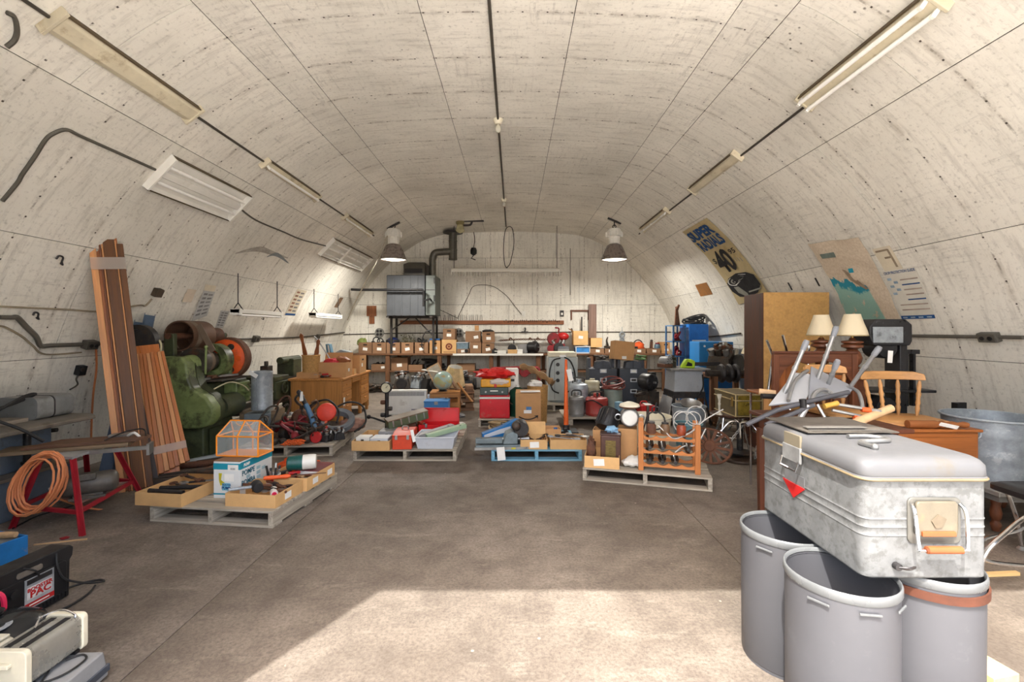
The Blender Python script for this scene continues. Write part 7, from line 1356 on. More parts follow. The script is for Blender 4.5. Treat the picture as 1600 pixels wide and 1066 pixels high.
for x in (-.14, .14): O('wheel', MB().lathe([(0, -.02), (.04, -.02), (.04, .02), (0, .02)], 14, (x, -.1, .04), 'x'), DARK, t)
O('paper_tag', MB().rb((.055, .01, .86), (.07, .003, .17), (0, R(-12), 0)), PAPER, t)
# ------------------------------------------------------------------ welder, dark cabinets, tanks
pallet('grey pallet under the pale grey welder', (.74, 8.78, 0), 0, .86, .8, nb=5)
t = T('welder', 'pale grey welding machine with cables looped on front', 'welder', (.93, 8.85, PZ)); WG = mat('pale_grey_steel', c(178, 184, 182), .45, .05, .1, 5, .04, c(140, 120, 90), 6, .4, .6)
b = O('cabinet', MB().bx(-.28, .28, -.22, .25, .03, .86), WG, t, bevel=.012); O('top_panel', MB().bx(-.26, .26, -.225, .25, .861, .95), CREAM, t, bevel=.01); O('latch', MB().bx(-.06, .06, -.24, -.225, .86, .9), STEEL, t)
q = O('switch_panel', MB().bx(.08, .20, -.228, -.22, .42, .58), NAVY, t, bevel=.004); O('switch', MB().bx(.12, .16, -.24, -.228, .45, .55), BLACK, q)
for z in (.42, .56, .72): O('terminal', MB().cyl((-.1, -.22, z), (-.1, -.25, z), .035, n=14), BLACK, t)
O('seam', MB().bx(-.16, -.155, -.2225, -.22, .06, .84), DARK, t); O('cable', MB().tube(cr([(-.05, -.24, .84), (-.2, -.25, .78), (-.26, -.25, .5), (-.2, -.25, .25), (-.08, -.25, .18)], 6), .013, 7).tube(cr([(.02, -.24, .86), (.14, -.26, .78), (.22, -.26, .55), (.2, -.26, .3), (.08, -.26, .2)], 6), .013, 7), RUBBER, t); O('base_tray', MB().lathe([(0, 0), (.26, 0), (.28, .03), (0, .03)], 20, (0, -.05, 0), 'z', 1, .8), GALV, t)
def cabinet2(label, x, y, rz, flip):
    t = T('tool_cabinet', label, 'cabinet', (x, y, 0), rz); w, h = .50, .80
    b = O('body', MB().bx(-w/2, w/2, -.2, .22, .06, h), NAVY, t, bevel=.008); O('base', MB().bx(-w/2 - .01, w/2 + .01, -.21, .23, 0, .06), wood('plinth_wood', c(176, 140, 100), 'x', .2), t)
    for sx in (-1, 1): O('hood_flap', MB().prism([(0, h), (sx*.15, h), (sx*.13, h + .12), (0, h + .15)], -.19, .0), NAVY, t, bevel=.004); O('corner_post', MB().bx(sx*w/2 - .03, sx*w/2 + .03, -.2, -.14, h, h + .16) if 0 else MB().bx(sx*(w/2 - .03) - .025, sx*(w/2 - .03) + .025, -.0, .2, h, h + .18), NAVY, t)
    for k, z in enumerate((.76, .60, .40)[:2 if flip else 3]): q = O('label_frame', MB().bx(-.06, .06, -.21, -.2, z - .035, z + .035), LGREY, t, bevel=.003); O('window', MB().bx(-.04, .04, -.213, -.209, z - .018, z + .018), DARK if k else PAPER, q)
    return t
cabinet2('left dark grey cabinet with two label frames', 1.62, 8.45, 0, True); cabinet2('right dark grey cabinet with three label frames', 2.16, 8.40, -1, False)
carton('tilted cardboard box on top of the right dark cabinet', (1.98, 8.40, .952), .37, .30, .33, 0, CARD, (.02, .12, 1.2), flaps='c', rot=(R(-4), R(6), R(3)))
S('garden_twine', 'tangle of green and black cord on the right dark cabinet', 'cord', tangle(31, .1, .1, .1, .014, 16), mat('green_cord', c(96, 130, 80), .6), (2.30, 8.36, .95)); S('tool_heap', 'heap of dark tools on the left dark cabinet', 'tools', tangle(33, .16, .1, .08, .018, 14), IRON, (1.60, 8.42, .952))
t = T('low_dolly', 'low grey wooden dolly carrying the tanks', 'dolly', (1.38, 7.5, 0)); O('deck', MB().bx(-.60, .60, -.36, .36, .10, .13), PALX, t, bevel=.005); 
for x in (-.5, .0, .5): O('runner', MB().bx(x - .05, x + .05, -.33, .33, 0, .10), PALY, t)
def tank(label, loc, r, h, m, top=None, name='steel_can', cat='can', neck=True, handle=True):
    t = T(name, label, cat, loc); O('body', MB().lathe([(0, 0), (r*.95, 0), (r, .015), (r, h*.12), (r*1.02, h*.14), (r, h*.16), (r, h*.8), (r*1.02, h*.82), (r, h*.84), (r*.92, h*.93), (r*.4, h), (0, h)], 28), m, t)
    if neck: O('neck', MB().lathe([(0, h + .05), (r*.3, h + .05), (r*.32, h - .01)], 14), top or m, t)
    if handle: O('handle', MB().tube(cr([(-r*.6, 0, h*.94), (-r*.5, 0, h + .07), (r*.5, 0, h + .07), (r*.6, 0, h*.94)], 5), .010, 7), DARK, t)
    return t
tank('tall grey milk can behind the small grey can', (1.08, 7.60, .1305), .16, .50, GALV); tank('small grey fuel can at front left of the dolly', (1.00, 7.28, .1305), .125, .33, mat('dull_grey_can', c(132, 132, 130), .5, .3, .2, 8, .06, c(110, 70, 60), 7, .5, .58)); 
t = tank('red round air tank with black straps on the dolly', (1.34, 7.36, .1305), .18, .30, mat('worn_red_tank', c(166, 62, 54), .5, .05, .2, 6, .08, c(120, 110, 100), 6, .6, .56), name='air_tank', cat='tank'); O('strap', MB().tube(cr([(-.19, 0, .2), (-.1, -.16, .26), (.05, -.185, .18), (.16, -.12, .08)], 5), .010, 6), RUBBER, t); O('valve', MB().cyl((0, -.05, .29), (0, -.05, .37), .02), DARK, t)
t = T('cream_motor', 'cream electric motor behind the red air tank', 'motor', (1.32, 7.72, .1305), 75); motor(t, .28, .12, mat('motor_cream', c(178, 170, 142), .5), z=.40); O('pedestal', MB().bx(-.1, .1, -.12, .12, 0, .29), DARK, t)
t = tank('grey green upright compressor tank wrapped with red hose', (1.66, 7.62, .1305), .15, .44, mat('grey_green_tank', c(136, 146, 136), .5, .1, .15, 6, .05), name='air_tank', cat='tank'); S('red_cable_coil', 'red brown cable coiled over the compressor tank', 'cable', coil(.17, .012, 5, 17, th=.18), mat('red_brown_cable', c(124, 62, 54), .5), (1.66, 7.62, .52))
t = T('blue_motor', 'small pale blue motor pump on the front of the dolly', 'pump', (1.78, 7.30, .1305), 40); motor(t, .2, .085, mat('pale_blue_motor', c(126, 166, 186), .45)); O('gauge_box', MB().bx(-.22, -.12, -.06, .04, .1, .24), mat('pale_blue_motor', c(126, 166, 186), .45), t, bevel=.01); O('bracket', MB().tube(cr([(-.17, 0, .1), (-.12, 0, .04), (0, 0, .03)], 4), .015, 6), STEEL, t)
t = T('gas_can', 'bright red square fuel can with white label', 'fuel can', (2.13, 7.34, 0), 8); O('body', MB().frus(-.13, .13, -.11, .11, 0, .30, .01, .01), RED, t, bevel=.02); O('cap', MB().cyl((.06, 0, .30), (.06, 0, .34), .03), BLACK, t); O('handle', MB().tube(cr([(-.1, 0, .3), (-.08, 0, .35), (.0, 0, .35), (.02, 0, .3)], 4), .010, 6), RED, t); O('label', MB().rb((-.0, -.05, .315), (.12, .1, .003), (R(10), 0, 0)), PAPER, t)
# ------------------------------------------------------------------ right pallet with the wine rack
pallet('grey pallet on the right with wine rack and kettle', (1.395, 4.84, 0), -16, 1.2, .96)
ca = R(-16)
def E_(u, v, z=0): return (1.395 + u*math.cos(ca) - v*math.sin(ca), 4.84 + u*math.sin(ca) + v*math.cos(ca), PZ + z)
carton('cardboard tray with white label at left of the right pallet', E_(-.42, -.28), .34, .36, .115, -14, CARD2, (-.08, .5, 1.5), name='cardboard_tray', cat='tray', flaps='')
t = T('brown_radio', 'brown bakelite radio with brass front in the tray', 'radio', E_(-.34, -.28, .007), -12); O('body', MB().frus(-.10, .10, -.08, .08, 0, .30, .0, .0), mat('bakelite', c(82, 54, 46), .35), t, bevel=.012); q = O('brass_front', MB().bx(-.05, .05, -.086, -.08, .06, .25), mat('brass_grille', c(120, 104, 60), .4, .5, .4, 30, .3), t)
for i in range(7): O('grille_bar', MB().bx(-.045, .045, -.09, -.086, .075 + i*.025, .083 + i*.025), mat('brass_grille', c(120, 104, 60), .4, .5, .4, 30, .3), q)
O('top_rim', MB().bx(-.105, .105, -.085, .085, .30, .315), mat('bakelite', c(82, 54, 46), .35), t, bevel=.005)
S('iron_casting', 'rusty iron casting leaning in the left of the tray', 'casting', MB().sph((0, 0, .12), .05, 14, 10, (1.0, .8, 2.4), .5, 12, 4), RUST, E_(-.54, -.26, .007)); S('blue_cloth', 'blue and white cloth stuffed in top of the brown radio', 'cloth', MB().sph((0, 0, 0), .06, 14, 10, (1.1, .9, .6), .5, 14, 4), mat('pale_blue_cloth', c(130, 170, 200), .8), E_(-.33, -.26, .35))
carton('tall cardboard box behind the brown radio', E_(-.18, -.04), .20, .20, .34, -16, CARD); carton('narrow cardboard box at the back left of right pallet', E_(-.42, .0), .24, .2, .30, -16, CARD)
t = T('outboard_motor', 'black ribbed outboard motor head on the cardboard boxes', 'motor', E_(-.42, .0, .3035), rot=(R(-35), R(10), R(-30))); O('casing', MB().lathe([(0, 0), (.1, 0), (.115, .03), (.115, .19), (.1, .22), (.05, .24), (0, .245)], 26), BLACK, t); O('badge', MB().cyl((0, 0, .242), (0, 0, .25), .02), CREAM, t)
for i in range(16): a = 2*math.pi*i/16; O('rib', MB().rb((.117*math.cos(a), .117*math.sin(a), .11), (.012, .012, .16), (0, 0, a)), BLACK, t)
t = T('enamel_kettle', 'small kettle with round white face on the tall box', 'kettle', E_(-.16, -.03, .3435), -10); O('body', MB().lathe([(0, -.06), (.085, -.06), (.1, -.045), (.1, .05), (.07, .08), (0, .08)], 26, (0, 0, .1), 'y'), STEEL, t); O('white_face', MB().lathe([(0, -.064), (.075, -.064), (.078, -.058)], 24, (0, 0, .1), 'y'), WHITEP, t); O('lid', MB().lathe([(0, .27), (.03, .265), (.1, .24), (.11, .22), (0, .2)], 20), CREAM, t); O('band', MB().tor((0, 0, .215), .1, .012), RUST, t)
for s_ in (-1, 1): O('ear', MB().tor((s_*.12, -.02, .1), .03, .008, 'y', 14, 5), STEEL, t)
S('paper_sheet', 'crumpled white paper sheet beside the wine rack', 'paper', MB().sph((0, 0, .05), .1, 16, 10, (1.2, 1, .5), .5, 15, 3), PAPER, E_(-.10, -.30))
t = T('wine_rack', 'orange pine wine rack holding dark bottles', 'wine rack', E_(.22, -.30), -16); WRK = wood('orange_pine', c(196, 124, 68), 'x', .2); WRZ = wood('orange_pine', c(196, 124, 68), 'z', .2)
for x in (-.26, .26):
    for y in (-.1, .12): O('post', MB().bx(x - .025, x + .025, y - .02, y + .02, 0, .47), WRZ, t, bevel=.005)
for z in (.07, .20, .33):
    for y in (-.1, .12):
        pr = [(-.235, z - .03)] + [(-.235 + .47*i/32, z + .014 - .024*abs(math.sin(math.pi*4*i/32))) for i in range(33)] + [(.235, z - .03)]
        O('scalloped_rail', MB().prism(pr, y - .01, y + .01), WRK, t)
WB_ = mat('dark_bottle', c(44, 36, 34), .25, 0, .2, 5, 0); AMB = mat('amber_jar', c(150, 70, 44), .3)
def rackpt(x, y, z): v = Vector(E_(.22, -.30)); return (v.x + x*math.cos(ca) - y*math.sin(ca), v.y + x*math.sin(ca) + y*math.cos(ca), v.z + z)
for j, z in enumerate((.07, .20)):
    for i in range(4):
        if (i + j) % 4 == 3: continue
        t = T('bottle', f'{("leftmost", "second", "third", "rightmost")[i]} dark bottle in the {("lower", "upper")[j]} row of the pine wine rack', 'bottle', rackpt(-.176 + i*.1175, .0, z + .035), -16, group='dark bottles in the wine rack'); O('glass', MB().lathe([(0, .13), (.036, .13), (.038, .1), (.038, -.04), (.016, -.1), (.014, -.15), (0, -.15)], 14, (0, 0, 0), 'y'), WB_, t); O('capsule', MB().lathe([(.016, -.12), (.0165, -.152), (0, -.153)], 10, (0, 0, 0), 'y'), DARK, t)
for i, (x, lb) in enumerate(((-.16, 'rust coloured jar on top row of the wine rack'), (-.03, 'second rust coloured jar on top of wine rack'), (.12, 'amber jar at right of wine rack top row'))): t = T('jar', lb, 'jar', rackpt(x, .0, .345)); O('body', MB().lathe([(0, 0), (.04, 0), (.045, .02), (.045, .08), (.03, .1), (0, .1)], 16), (RUST, mat('brown_jar', c(110, 84, 60), .4), AMB)[i], t); O('lid', MB().cyl((0, 0, .1), (0, 0, .115), .034), DARK, t)
t = T('iron_trivet', 'black wrought iron hanger standing in the wine rack', 'iron hanger', rackpt(-.12, .06, .44), -16); O('scroll', MB().tor((0, 0, .02), .09, .008, 'y', 20, 6).tube([(.0, 0, .11), (.01, 0, .2)], .009, 6).tor((0, 0, .13), .035, .007, 'y', 14, 5), BLACK, t); O('foot', MB().tube([(-.09, 0, .02), (-.12, 0, -.08)], .008, 6), BLACK, t)
WW = mat('white_wire', c(206, 204, 198), .45)
t = T('wire_rack', 'white bent wire plant hanger on the wine rack', 'wire hanger', rackpt(.14, .10, .43), -10)
for k, (x, z, r) in enumerate(((-.02, .06, .07), (.10, .06, .07), (.02, .02, .11), (.12, .10, .09))): O('loop', MB().tor((x, -.01*k, z), r, .005, 'y', 20, 5), WW, t)
O('prong', MB().tube(cr([(-.25, -.1, -.0), (-.18, -.12, -.06), (-.1, -.12, -.12), (.05, -.1, -.06), (.2, -.05, .06), (.38, 0, .16)], 6), .006, 6), WW, t); O('prong', MB().tube(cr([(-.1, -.15, -.25), (-.02, -.16, -.18), (.1, -.15, -.16), (.2, -.08, -.02)], 6), .006, 6), WW, t)
t = T('tractor_seat', 'rusty cast iron tractor seat with pierced slots', 'tractor seat', E_(.60, -.08, .0), rot=(R(72), R(4), R(-40))); vs, fs = [], []; n = 36
def seat_r(a): return .22*(1 + .12*math.cos(2*a) - .10*math.cos(a)**3)
for k, (f_, z) in enumerate(((1, 0), (1.02, .02), (1.0, .035), (.94, .03), (.9, .022))):
    for i in range(n): a = 2*math.pi*i/n; r = seat_r(a)*f_; vs.append((r*math.cos(a), r*math.sin(a)*.9 + .20, z + .03*math.cos(a)**2))
for j in range(4):
    for i in range(n): l = (i+1) % n; fs.append((j*n+i, j*n+l, (j+1)*n+l, (j+1)*n+i))
O('rim', MB().add(vs, fs), RUST, t)
O('hub', MB().lathe([(0, .0), (.06, .0), (.065, .015), (.05, .03), (0, .03)], 18, (0, .20, .0)), RUST, t)
for i in range(14): a = 2*math.pi*i/14; r = seat_r(a)*.95; O('rib', MB().bar((.05*math.cos(a), .2 + .05*math.sin(a), .014), (r*math.cos(a), .2 + r*.9*math.sin(a), .022), .026, .012), RUST, t)
S('dark_pole', 'thin dark iron pole standing behind the narrow boxes', 'pole', MB().cyl((0, 0, 0), (.01, 0, .55), .016, n=8), IRON, E_(.02, .10, .0))
tub('cream_tub', 'large cream enamel tub on floor behind the right pallet', (1.69, 5.70, 0), .262, .42, CREAM, False, (.9,), 'tub', .9)
tub('galvanised_tub', 'galvanised round tub behind the white wire hanger', (2.48, 6.45, 0), .225, .42, GALV, False, (.5, .85), 'tub', .95); S('steel_bowl', 'shiny steel bowl lying in the galvanised tub', 'bowl', MB().lathe([(0, .0), (.06, .0), (.12, .04), (.15, .09), (.145, .09), (.115, .045), (.05, .008), (0, .008)], 24), STEEL, (2.49, 6.42, .39), 0, rot=(R(20), 0, 0))
tub('blue_bucket', 'teal blue bucket behind the wine rack', (2.19, 5.72, 0), .165, .32, mat('teal_bucket', c(104, 142, 150), .5, .1, .12, 6, .05), False, (.9,), 'bucket', .85)
# ------------------------------------------------------------------ bench along the end wall
t = T('workbench', 'long brown wooden bench with lower shelf along the back wall', 'workbench', (0, 0, 0)); BZ = .92
for i, (x0, x1) in enumerate(((-4.02, -2.0), (-1.995, -.3), (-.295, 1.2), (1.205, 3.8))): O('worktop_plank', MB().bx(x0, x1, 11.2, 11.80, BZ - .04, BZ), POSTX, t, bevel=.004); O('shelf_plank', MB().bx(x0, x1, 11.24, 11.80, .46, .49), POSTX, t, bevel=.004)
O('white_edge', MB().bx(-1.5, .72, 11.17, 11.199, BZ - .045, BZ + .004), WHITEP, t)
for x in (-3.98, -3.12, -1.84, -.56, .60, 1.9, 3.22, 3.72): O('post', MB().bx(x - .05, x + .05, 11.22, 11.31, 0, BZ - .041), POSTZ, t, bevel=.004); O('rear_post', MB().bx(x + .12, x + .20, 11.70, 11.78, 0, BZ - .041), POSTZ, t)
# boxes: x0, x1, y_top, y_bottom in the photograph, all standing at the front of the bench
bd = 11.32
def bbox(x0, x1, yt, yb, label, zb=BZ + .001, d=bd, m=CARD3, stick=(.0, .4, 1.6), hole=True, dep=.34, flaps='', cat='box', rot=None, name='cardboard_box', grp=None):
    w = (x1 - x0) / F * d; h = (yb - yt) / F * d; x = ((x0 + x1)/2 - CX) / F * d
    return carton(label, (x, d + dep/2, zb), w - .006, dep, h, 0, m, stick, flaps, name, cat, hole, grp, rot=rot), h
bbox(560, 581, 539, 556, 'cardboard box with green cloth, first on back bench'); bbox(582, 603, 539, 556, 'cardboard box with black headphones, second on back bench'); bbox(604, 625, 538, 555, 'cardboard box with blue helmet, third on back bench'); bbox(627, 646, 538, 555, 'cardboard box with brown leafy bundle on back bench'); bbox(648, 669, 538, 555, 'cardboard box with dark hose, fifth on back bench')
bbox(671, 688, 535, 555, 'cardboard box with blue folders left of the printed carton', m=CARD); b, h1 = bbox(690, 713, 533, 554, 'cardboard carton with round brown printed logo', m=CARD2, stick=None, hole=False, flaps='c')
O('round_logo', MB().lathe([(.045, -.002), (.085, -.002), (.085, .0)], 24, (0, -.171, .17), 'y').lathe([(0, -.002), (.03, -.002), (.03, 0)], 12, (0, -.171, .17), 'y'), mat('brown_print_logo', c(120, 60, 44), .8), b); O('print_line', MB().bx(-.14, .14, -.1725, -.17, .03, .042), mat('brown_print_logo', c(120, 60, 44), .8), b)
bbox(692, 711, 516, 533, 'cardboard box with hand hole on top of the printed carton', zb=BZ + .012 + h1, d=bd + .02)
bbox(714, 733, 547, 554, 'low cardboard tray under the blue grey bin', stick=(0, .5, 1.4), hole=False, name='cardboard_tray', cat='tray'); bbox(734, 752, 537, 554, 'cardboard box under the wide box stack on bench', stick=(0, .6, 1.6), hole=False, flaps='c'); h2 = 17/F*bd; bbox(727, 751, 520, 537, 'wide cardboard box on top of the box stack', zb=BZ + .012 + h2, stick=(.2, .45, 1.6), hole=False, d=bd + .01)
bbox(753, 772, 538, 554, 'cardboard box under the tilted lid box'); bbox(753, 773, 521, 538, 'tilted cardboard lid box with black top', zb=BZ + .012 + 16/F*bd, rot=(0, R(-3), R(4)), d=bd + .02)
bbox(896, 919, 520, 542, 'upright cardboard box on the blue crate', zb=BZ + .018 + 12/F*bd, m=CARD2, stick=(0, .55, 1.6), hole=False, flaps='l'); bbox(923, 941, 531, 545, 'small cardboard carton on low tray by the plank', zb=BZ + .010 + 9/F*bd, m=CARD2, stick=None, hole=False, flaps='c')
for x0, x1, lb in ((922, 944, 'low cardboard tray under the small carton by the plank'), (945, 962, 'low cardboard tray right of the plank on bench'), (986, 1009, 'low cardboard tray with orange chain saw parts'), (1011, 1032, 'low cardboard tray with rusty clamp and blue jar')): bbox(x0, x1, 546, 553.5, lb, stick=(.05, .5, 1.4), hole=False, name='cardboard_tray', cat='tray')
bbox(1034, 1047, 536, 553.5, 'cardboard box at the right end of bench', stick=(.1, .3, 1.3), m=CARD)
def onb(x, dz=0.0, d=11.48): return ((x - CX)/F*d, d, BZ + .001 + dz)
t = T('blue_crate', 'bright blue plastic crate with white rim on bench', 'crate', onb(909, 0, 11.46)); O('body', MB().open_box(.34, .34, .16, .012), mat('crate_blue', c(60, 132, 200), .45), t); O('rim', MB().tube([(x, y, .165) for x, y in rrect(-.18, .18, -.18, .18, .02)], .014, 6, True), LGREY, t); O('white_frame', MB().bx(-.18, .18, -.19, -.178, 0, .03).bx(-.18, -.16, -.19, -.178, 0, .16).bx(.16, .18, -.19, -.178, 0, .16), LGREY, t)
S('green_cloth', 'yellow green cloth in the first bench box', 'cloth', MB().sph((0, 0, 0), .12, 14, 10, (1, 1, .9), .5, 21, 3), mat('moss_cloth', c(134, 146, 78), .85), onb(566, .27)); S('headphones', 'black headphones in the second bench box', 'headphones', MB().tor((0, 0, .05), .08, .014, 'y', 20, 6).tor((.1, 0, .03), .07, .014, 'y', 20, 6).cyl((-.08, -.03, 0), (-.08, .03, 0), .04).cyl((.16, -.03, 0), (.16, .03, 0), .04), BLACK, onb(588, .27))
t = T('helmet', 'dark blue helmet in the third bench box', 'helmet', onb(614, .22)); O('shell', MB().sph((0, 0, .06), .16, 22, 14, (1, 1.1, .8)), mat('navy_gloss', c(24, 34, 74), .2), t); O('visor', MB().lathe([(.165, .05), (.172, .08), (.165, .12)], 14, ang=math.pi), BLACK, t).rotation_euler = (0, 0, R(180))
mb = MB(); rnd = random.Random(5)
for i in range(70):
    p = (rnd.uniform(-.16, .16), rnd.uniform(-.12, .12), rnd.uniform(0, .22)); mb.at(p, (rnd.uniform(0, 3), rnd.uniform(0, 3), rnd.uniform(0, 3))).prism([(-.035, 0), (0, .012), (.035, 0), (0, -.012)], -.002, .002, 'z')
mb.m = Matrix(); S('leaf_bundle', 'bundle of brown artificial leaves in the fourth bench box', 'artificial leaves', mb, mat('brown_leaf', c(92, 88, 60), .8, 0, .4, 9, 0), onb(637, .24)); S('black_hose', 'black hose loops in the fifth bench box', 'hose', tangle(8, .12, .08, .14, .016, 12), RUBBER, onb(660, .24))
t = T('blue_folders', 'stack of dark blue folders in the box by printed carton', 'folders', onb(679, .27));
for i in range(4): O('folder', MB().bx(-.13 + .01*i, .13 + .008*i, -.14, .14, i*.024, i*.024 + .02), BLUE if i % 2 else NAVY, t)
S('black_bag', 'black cloth bag on the tilted lid box', 'bag', MB().sph((0, 0, .02), .12, 14, 8, (1.3, 1, .35), .4, 25, 3), BLACK, onb(763, .53)); S('small_brown_box', 'tiny brown box on the wide cardboard box', 'box', MB().bx(-.05, .05, -.05, .05, 0, .12).bx(-.055, .055, -.055, .055, .12, .135), CARD, onb(745, .562), bevel=.003)
t = T('blue_grey_bin', 'blue grey plastic bin with black camera on tray', 'bin', onb(723, .008)); O('body', MB().open_box(.28, .26, .26, .008, fl=.01), mat('blue_grey_plastic', c(120, 142, 156), .45), t); O('rim', MB().tube([(x, y, .26) for x, y in rrect(-.155, .155, -.145, .145, .02)], .01, 6, True), LGREY, t); S('camera', 'black camera in front of the blue grey bin', 'camera', MB().bx(-.08, .08, 0, .08, 0, .1).cyl((0, 0, .05), (0, -.06, .05), .045).bx(-.03, .03, .01, .05, .1, .13), BLACK, onb(729, .012, 11.36), bevel=.006)
for i, (x, w, h, m, lb) in enumerate(((782, .28, .07, WHITEP, 'stack of white papers on the white bench edge'), (801, .24, .09, CARD2, 'flat cardboard box with small label on bench'), (812, .14, .10, PAPER, 'small white carton on bench left of black machine'))): t = T('flat_box', lb, 'box', onb(x, 0, 11.36)); O('body', MB().bx(-w/2, w/2, -.12, .12, 0, h*.65), m, t, bevel=.003); O('lid', MB().bx(-w/2 - .003, w/2 + .003, -.123, .123, h*.66, h), m, t, bevel=.003)
S('black_discs', 'black grinding discs standing behind the flat box', 'discs', MB().lathe([(0, -.02), (.11, -.02), (.11, .02), (0, .02)], 22, (0, 0, .11), 'y').tube(cr([(.1, 0, .05), (.2, 0, .1), (.22, 0, .16)], 4), .014, 6), BLACK, onb(800, 0, 11.62)); S('black_lump', 'small black radio at the left end of white bench edge', 'radio', MB().bx(-.07, .07, -.06, .06, 0, .1).cyl((0, 0, .1), (.0, 0, .13), .03), BLACK, onb(773, 0, 11.3), bevel=.006)
t = T('black_machine', 'black motor with grey housing on the bench', 'machine', onb(833, 0, 11.45), 60); motor(t, .28, .13, BLACK); O('housing', MB().bx(-.2, .1, .12, .34, 0, .22), GREYP, t, bevel=.01)
t = T('red_engine', 'red painted small engine on the bench behind welder', 'engine', onb(872, 0, 11.5)); engine(t, 1.0, DRED); O('cover', MB().lathe([(0, -.12), (.14, -.12), (.16, -.06), (.16, .02), (0, .04)], 20, (-.12, 0, .36), 'y'), DRED, t); O('tank', MB().sph((.12, 0, .42), .13, 16, 10, (1.2, .9, .8)), RED, t); O('handle', MB().tube(cr([(.0, 0, .5), (.02, 0, .62), (-.08, 0, .64)], 4), .02, 7), DRED, t); O('front_cog', MB().lathe([(0, -.2), (.09, -.2), (.09, -.14), (0, -.14)], 16, (-.2, 0, .12), 'y'), DRED, t)
t = T('grey_toolbox', 'small grey plastic toolbox before the red engine', 'toolbox', onb(880, 0, 11.28)); O('body', MB().bx(-.14, .14, -.07, .07, 0, .12), GREYP, t, bevel=.01); O('lid', MB().frus(-.145, .145, -.075, .075, .121, .18, .03, .02), NAVY, t, bevel=.006)
t = T('chainsaw_bar', 'long rusty chainsaw bar with chain on wall brackets', 'chainsaw bar', at(820, 534, 11.74)); O('bar', MB().bx(-.62, .5, -.01, .01, -.03, .02), WHITEP, t); O('chain', chain((-.66, -.02, .03), (.55, -.02, .05), 38, .022, -.02), RUST, t); O('bracket', MB().bx(-.3, -.27, -.01, .06, -.05, .05).bx(.25, .28, -.01, .06, -.05, .05), DARK, t)
for x in (-.4, .1, .3): O('hook', MB().tube(cr([(x, -.02, .05), (x + .03, -.03, .1), (x + .08, -.02, .06)], 4), .015, 6), RUST, t)
for i, (x, m, lb, kk) in enumerate(((968, OAKX, 'wooden planer block in the low tray right of plank', 0), (997, ORANGE, 'orange chainsaw body in the low tray', 1), (1018, RUST, 'rusty clamp in the low tray near the bench end', 0), (1027, mat('blue_jar_glass', c(90, 116, 134), .3), 'blue glass jar in the low tray near the bench end', 2))):
    if kk == 2: t = T('jar', lb, 'jar', onb(x, .01)); O('body', MB().lathe([(0, 0), (.07, 0), (.075, .02), (.075, .18), (.05, .22), (0, .22)], 16), m, t); O('lid', MB().cyl((0, 0, .22), (0, 0, .25), .05), DRED, t)
    elif kk == 1: t = T('chainsaw', lb, 'chainsaw', onb(x, .01), 10); O('body', MB().sph((0, 0, .13), .16, 18, 12, (1.1, .7, .85), .25, 3), m, t); O('handle', MB().tor((0, 0, .2), .12, .014, 'y', 22, 6), BLACK, t); O('cowl', MB().bx(-.2, -.05, -.1, .1, .02, .16), BLACK, t, bevel=.01)
    else: t = T('clamp' if i else 'wood_plane', lb, 'clamp' if i else 'plane', onb(x - 4*(i == 0), .01)); O('body', MB().prism([(-.12, 0), (.12, 0), (.12, .06), (.02, .09), (.03, .28), (-.03, .28), (-.04, .09), (-.12, .06)] if i else [(-.14, 0), (.14, 0), (.14, .09), (-.14, .09)], -.04, .04), m, t, bevel=.01); O('knob', MB().sph((.0, 0, .3 if i else .13), .035, 12, 8).cyl((0, 0, .05), (0, 0, .28 if i else .12), .015), DARK, t)
S('cable_heap', 'heap of dark tools and cable right of the small carton', 'cable', tangle(41, .22, .12, .2, .02, 20), IRON, onb(955, .02)); S('wall_fitting', 'tall grey spiked fitting on back wall above the trays', 'fitting', MB().cyl((0, 0, 0), (0, 0, .3), .012).tor((0, 0, .3), .06, .02, 'y', 14, 6).tor((0, 0, .17), .05, .018, 'y', 14, 6).cyl((0, 0, .34), (0, 0, .5), .008).cyl((0, 0, -.16), (0, 0, .05), .03), GALV, at(972, 541, 11.78)); S('black_rods', 'two black rods standing behind the upright cardboard box', 'rods', MB().cyl((-.1, 0, .28), (-.22, 0, .62), .025).cyl((.05, 0, .28), (.05, 0, .92), .016), BLACK, onb(906, 0, 11.72)); S('curved_horn', 'curved dark horn standing behind the small carton', 'horn', MB().tube(cr([(0, 0, 0), (.06, 0, .16), (.03, 0, .3), (.06, 0, .4)], 5), [.04 - .0018*i for i in range(16)], 8), IRON, onb(946, 0, 11.7))
# lower shelf
SZ = .491
bbox(611, 637, 566, 586, 'big cardboard box on the lower shelf', SZ, 11.36, stick=(0, .42, 1.8), hole=False, flaps='r'); bbox(638, 660, 577, 586, 'low cardboard tray on lower shelf by the big box', SZ, 11.36, stick=None, hole=False, name='cardboard_tray', cat='tray'); bbox(580, 603, 577, 587, 'low cardboard tray with black cables on lower shelf', SZ, 11.36, stick=(.3, .5, 1.3), hole=False, name='cardboard_tray', cat='tray'); bbox(712, 742, 575, 585, 'cardboard tray of rusty parts on lower shelf', SZ, 11.36, stick=(-.4, .5, 1.3), hole=False, name='cardboard_tray', cat='tray')
def ons(x, d=11.5): return ((x - CX)/F*d, d, SZ)
S('black_cables', 'black cables in the left tray on lower shelf', 'cables', tangle(51, .15, .1, .2, .014, 14), RUBBER, ons(590)); S('white_lead', 'pale lead standing in the tray by the big box', 'lead', tangle(52, .1, .08, .28, .014, 8), BLACK, ons(650)); S('car_hoses', 'black bundle of car hoses on lower shelf', 'hoses', tangle(53, .3, .12, .27, .03, 26), RUBBER, ons(678)); S('rusty_parts', 'rusty iron parts in tray on the lower shelf', 'iron parts', tangle(54, .2, .1, .16, .025, 14), RUST, ons(728))
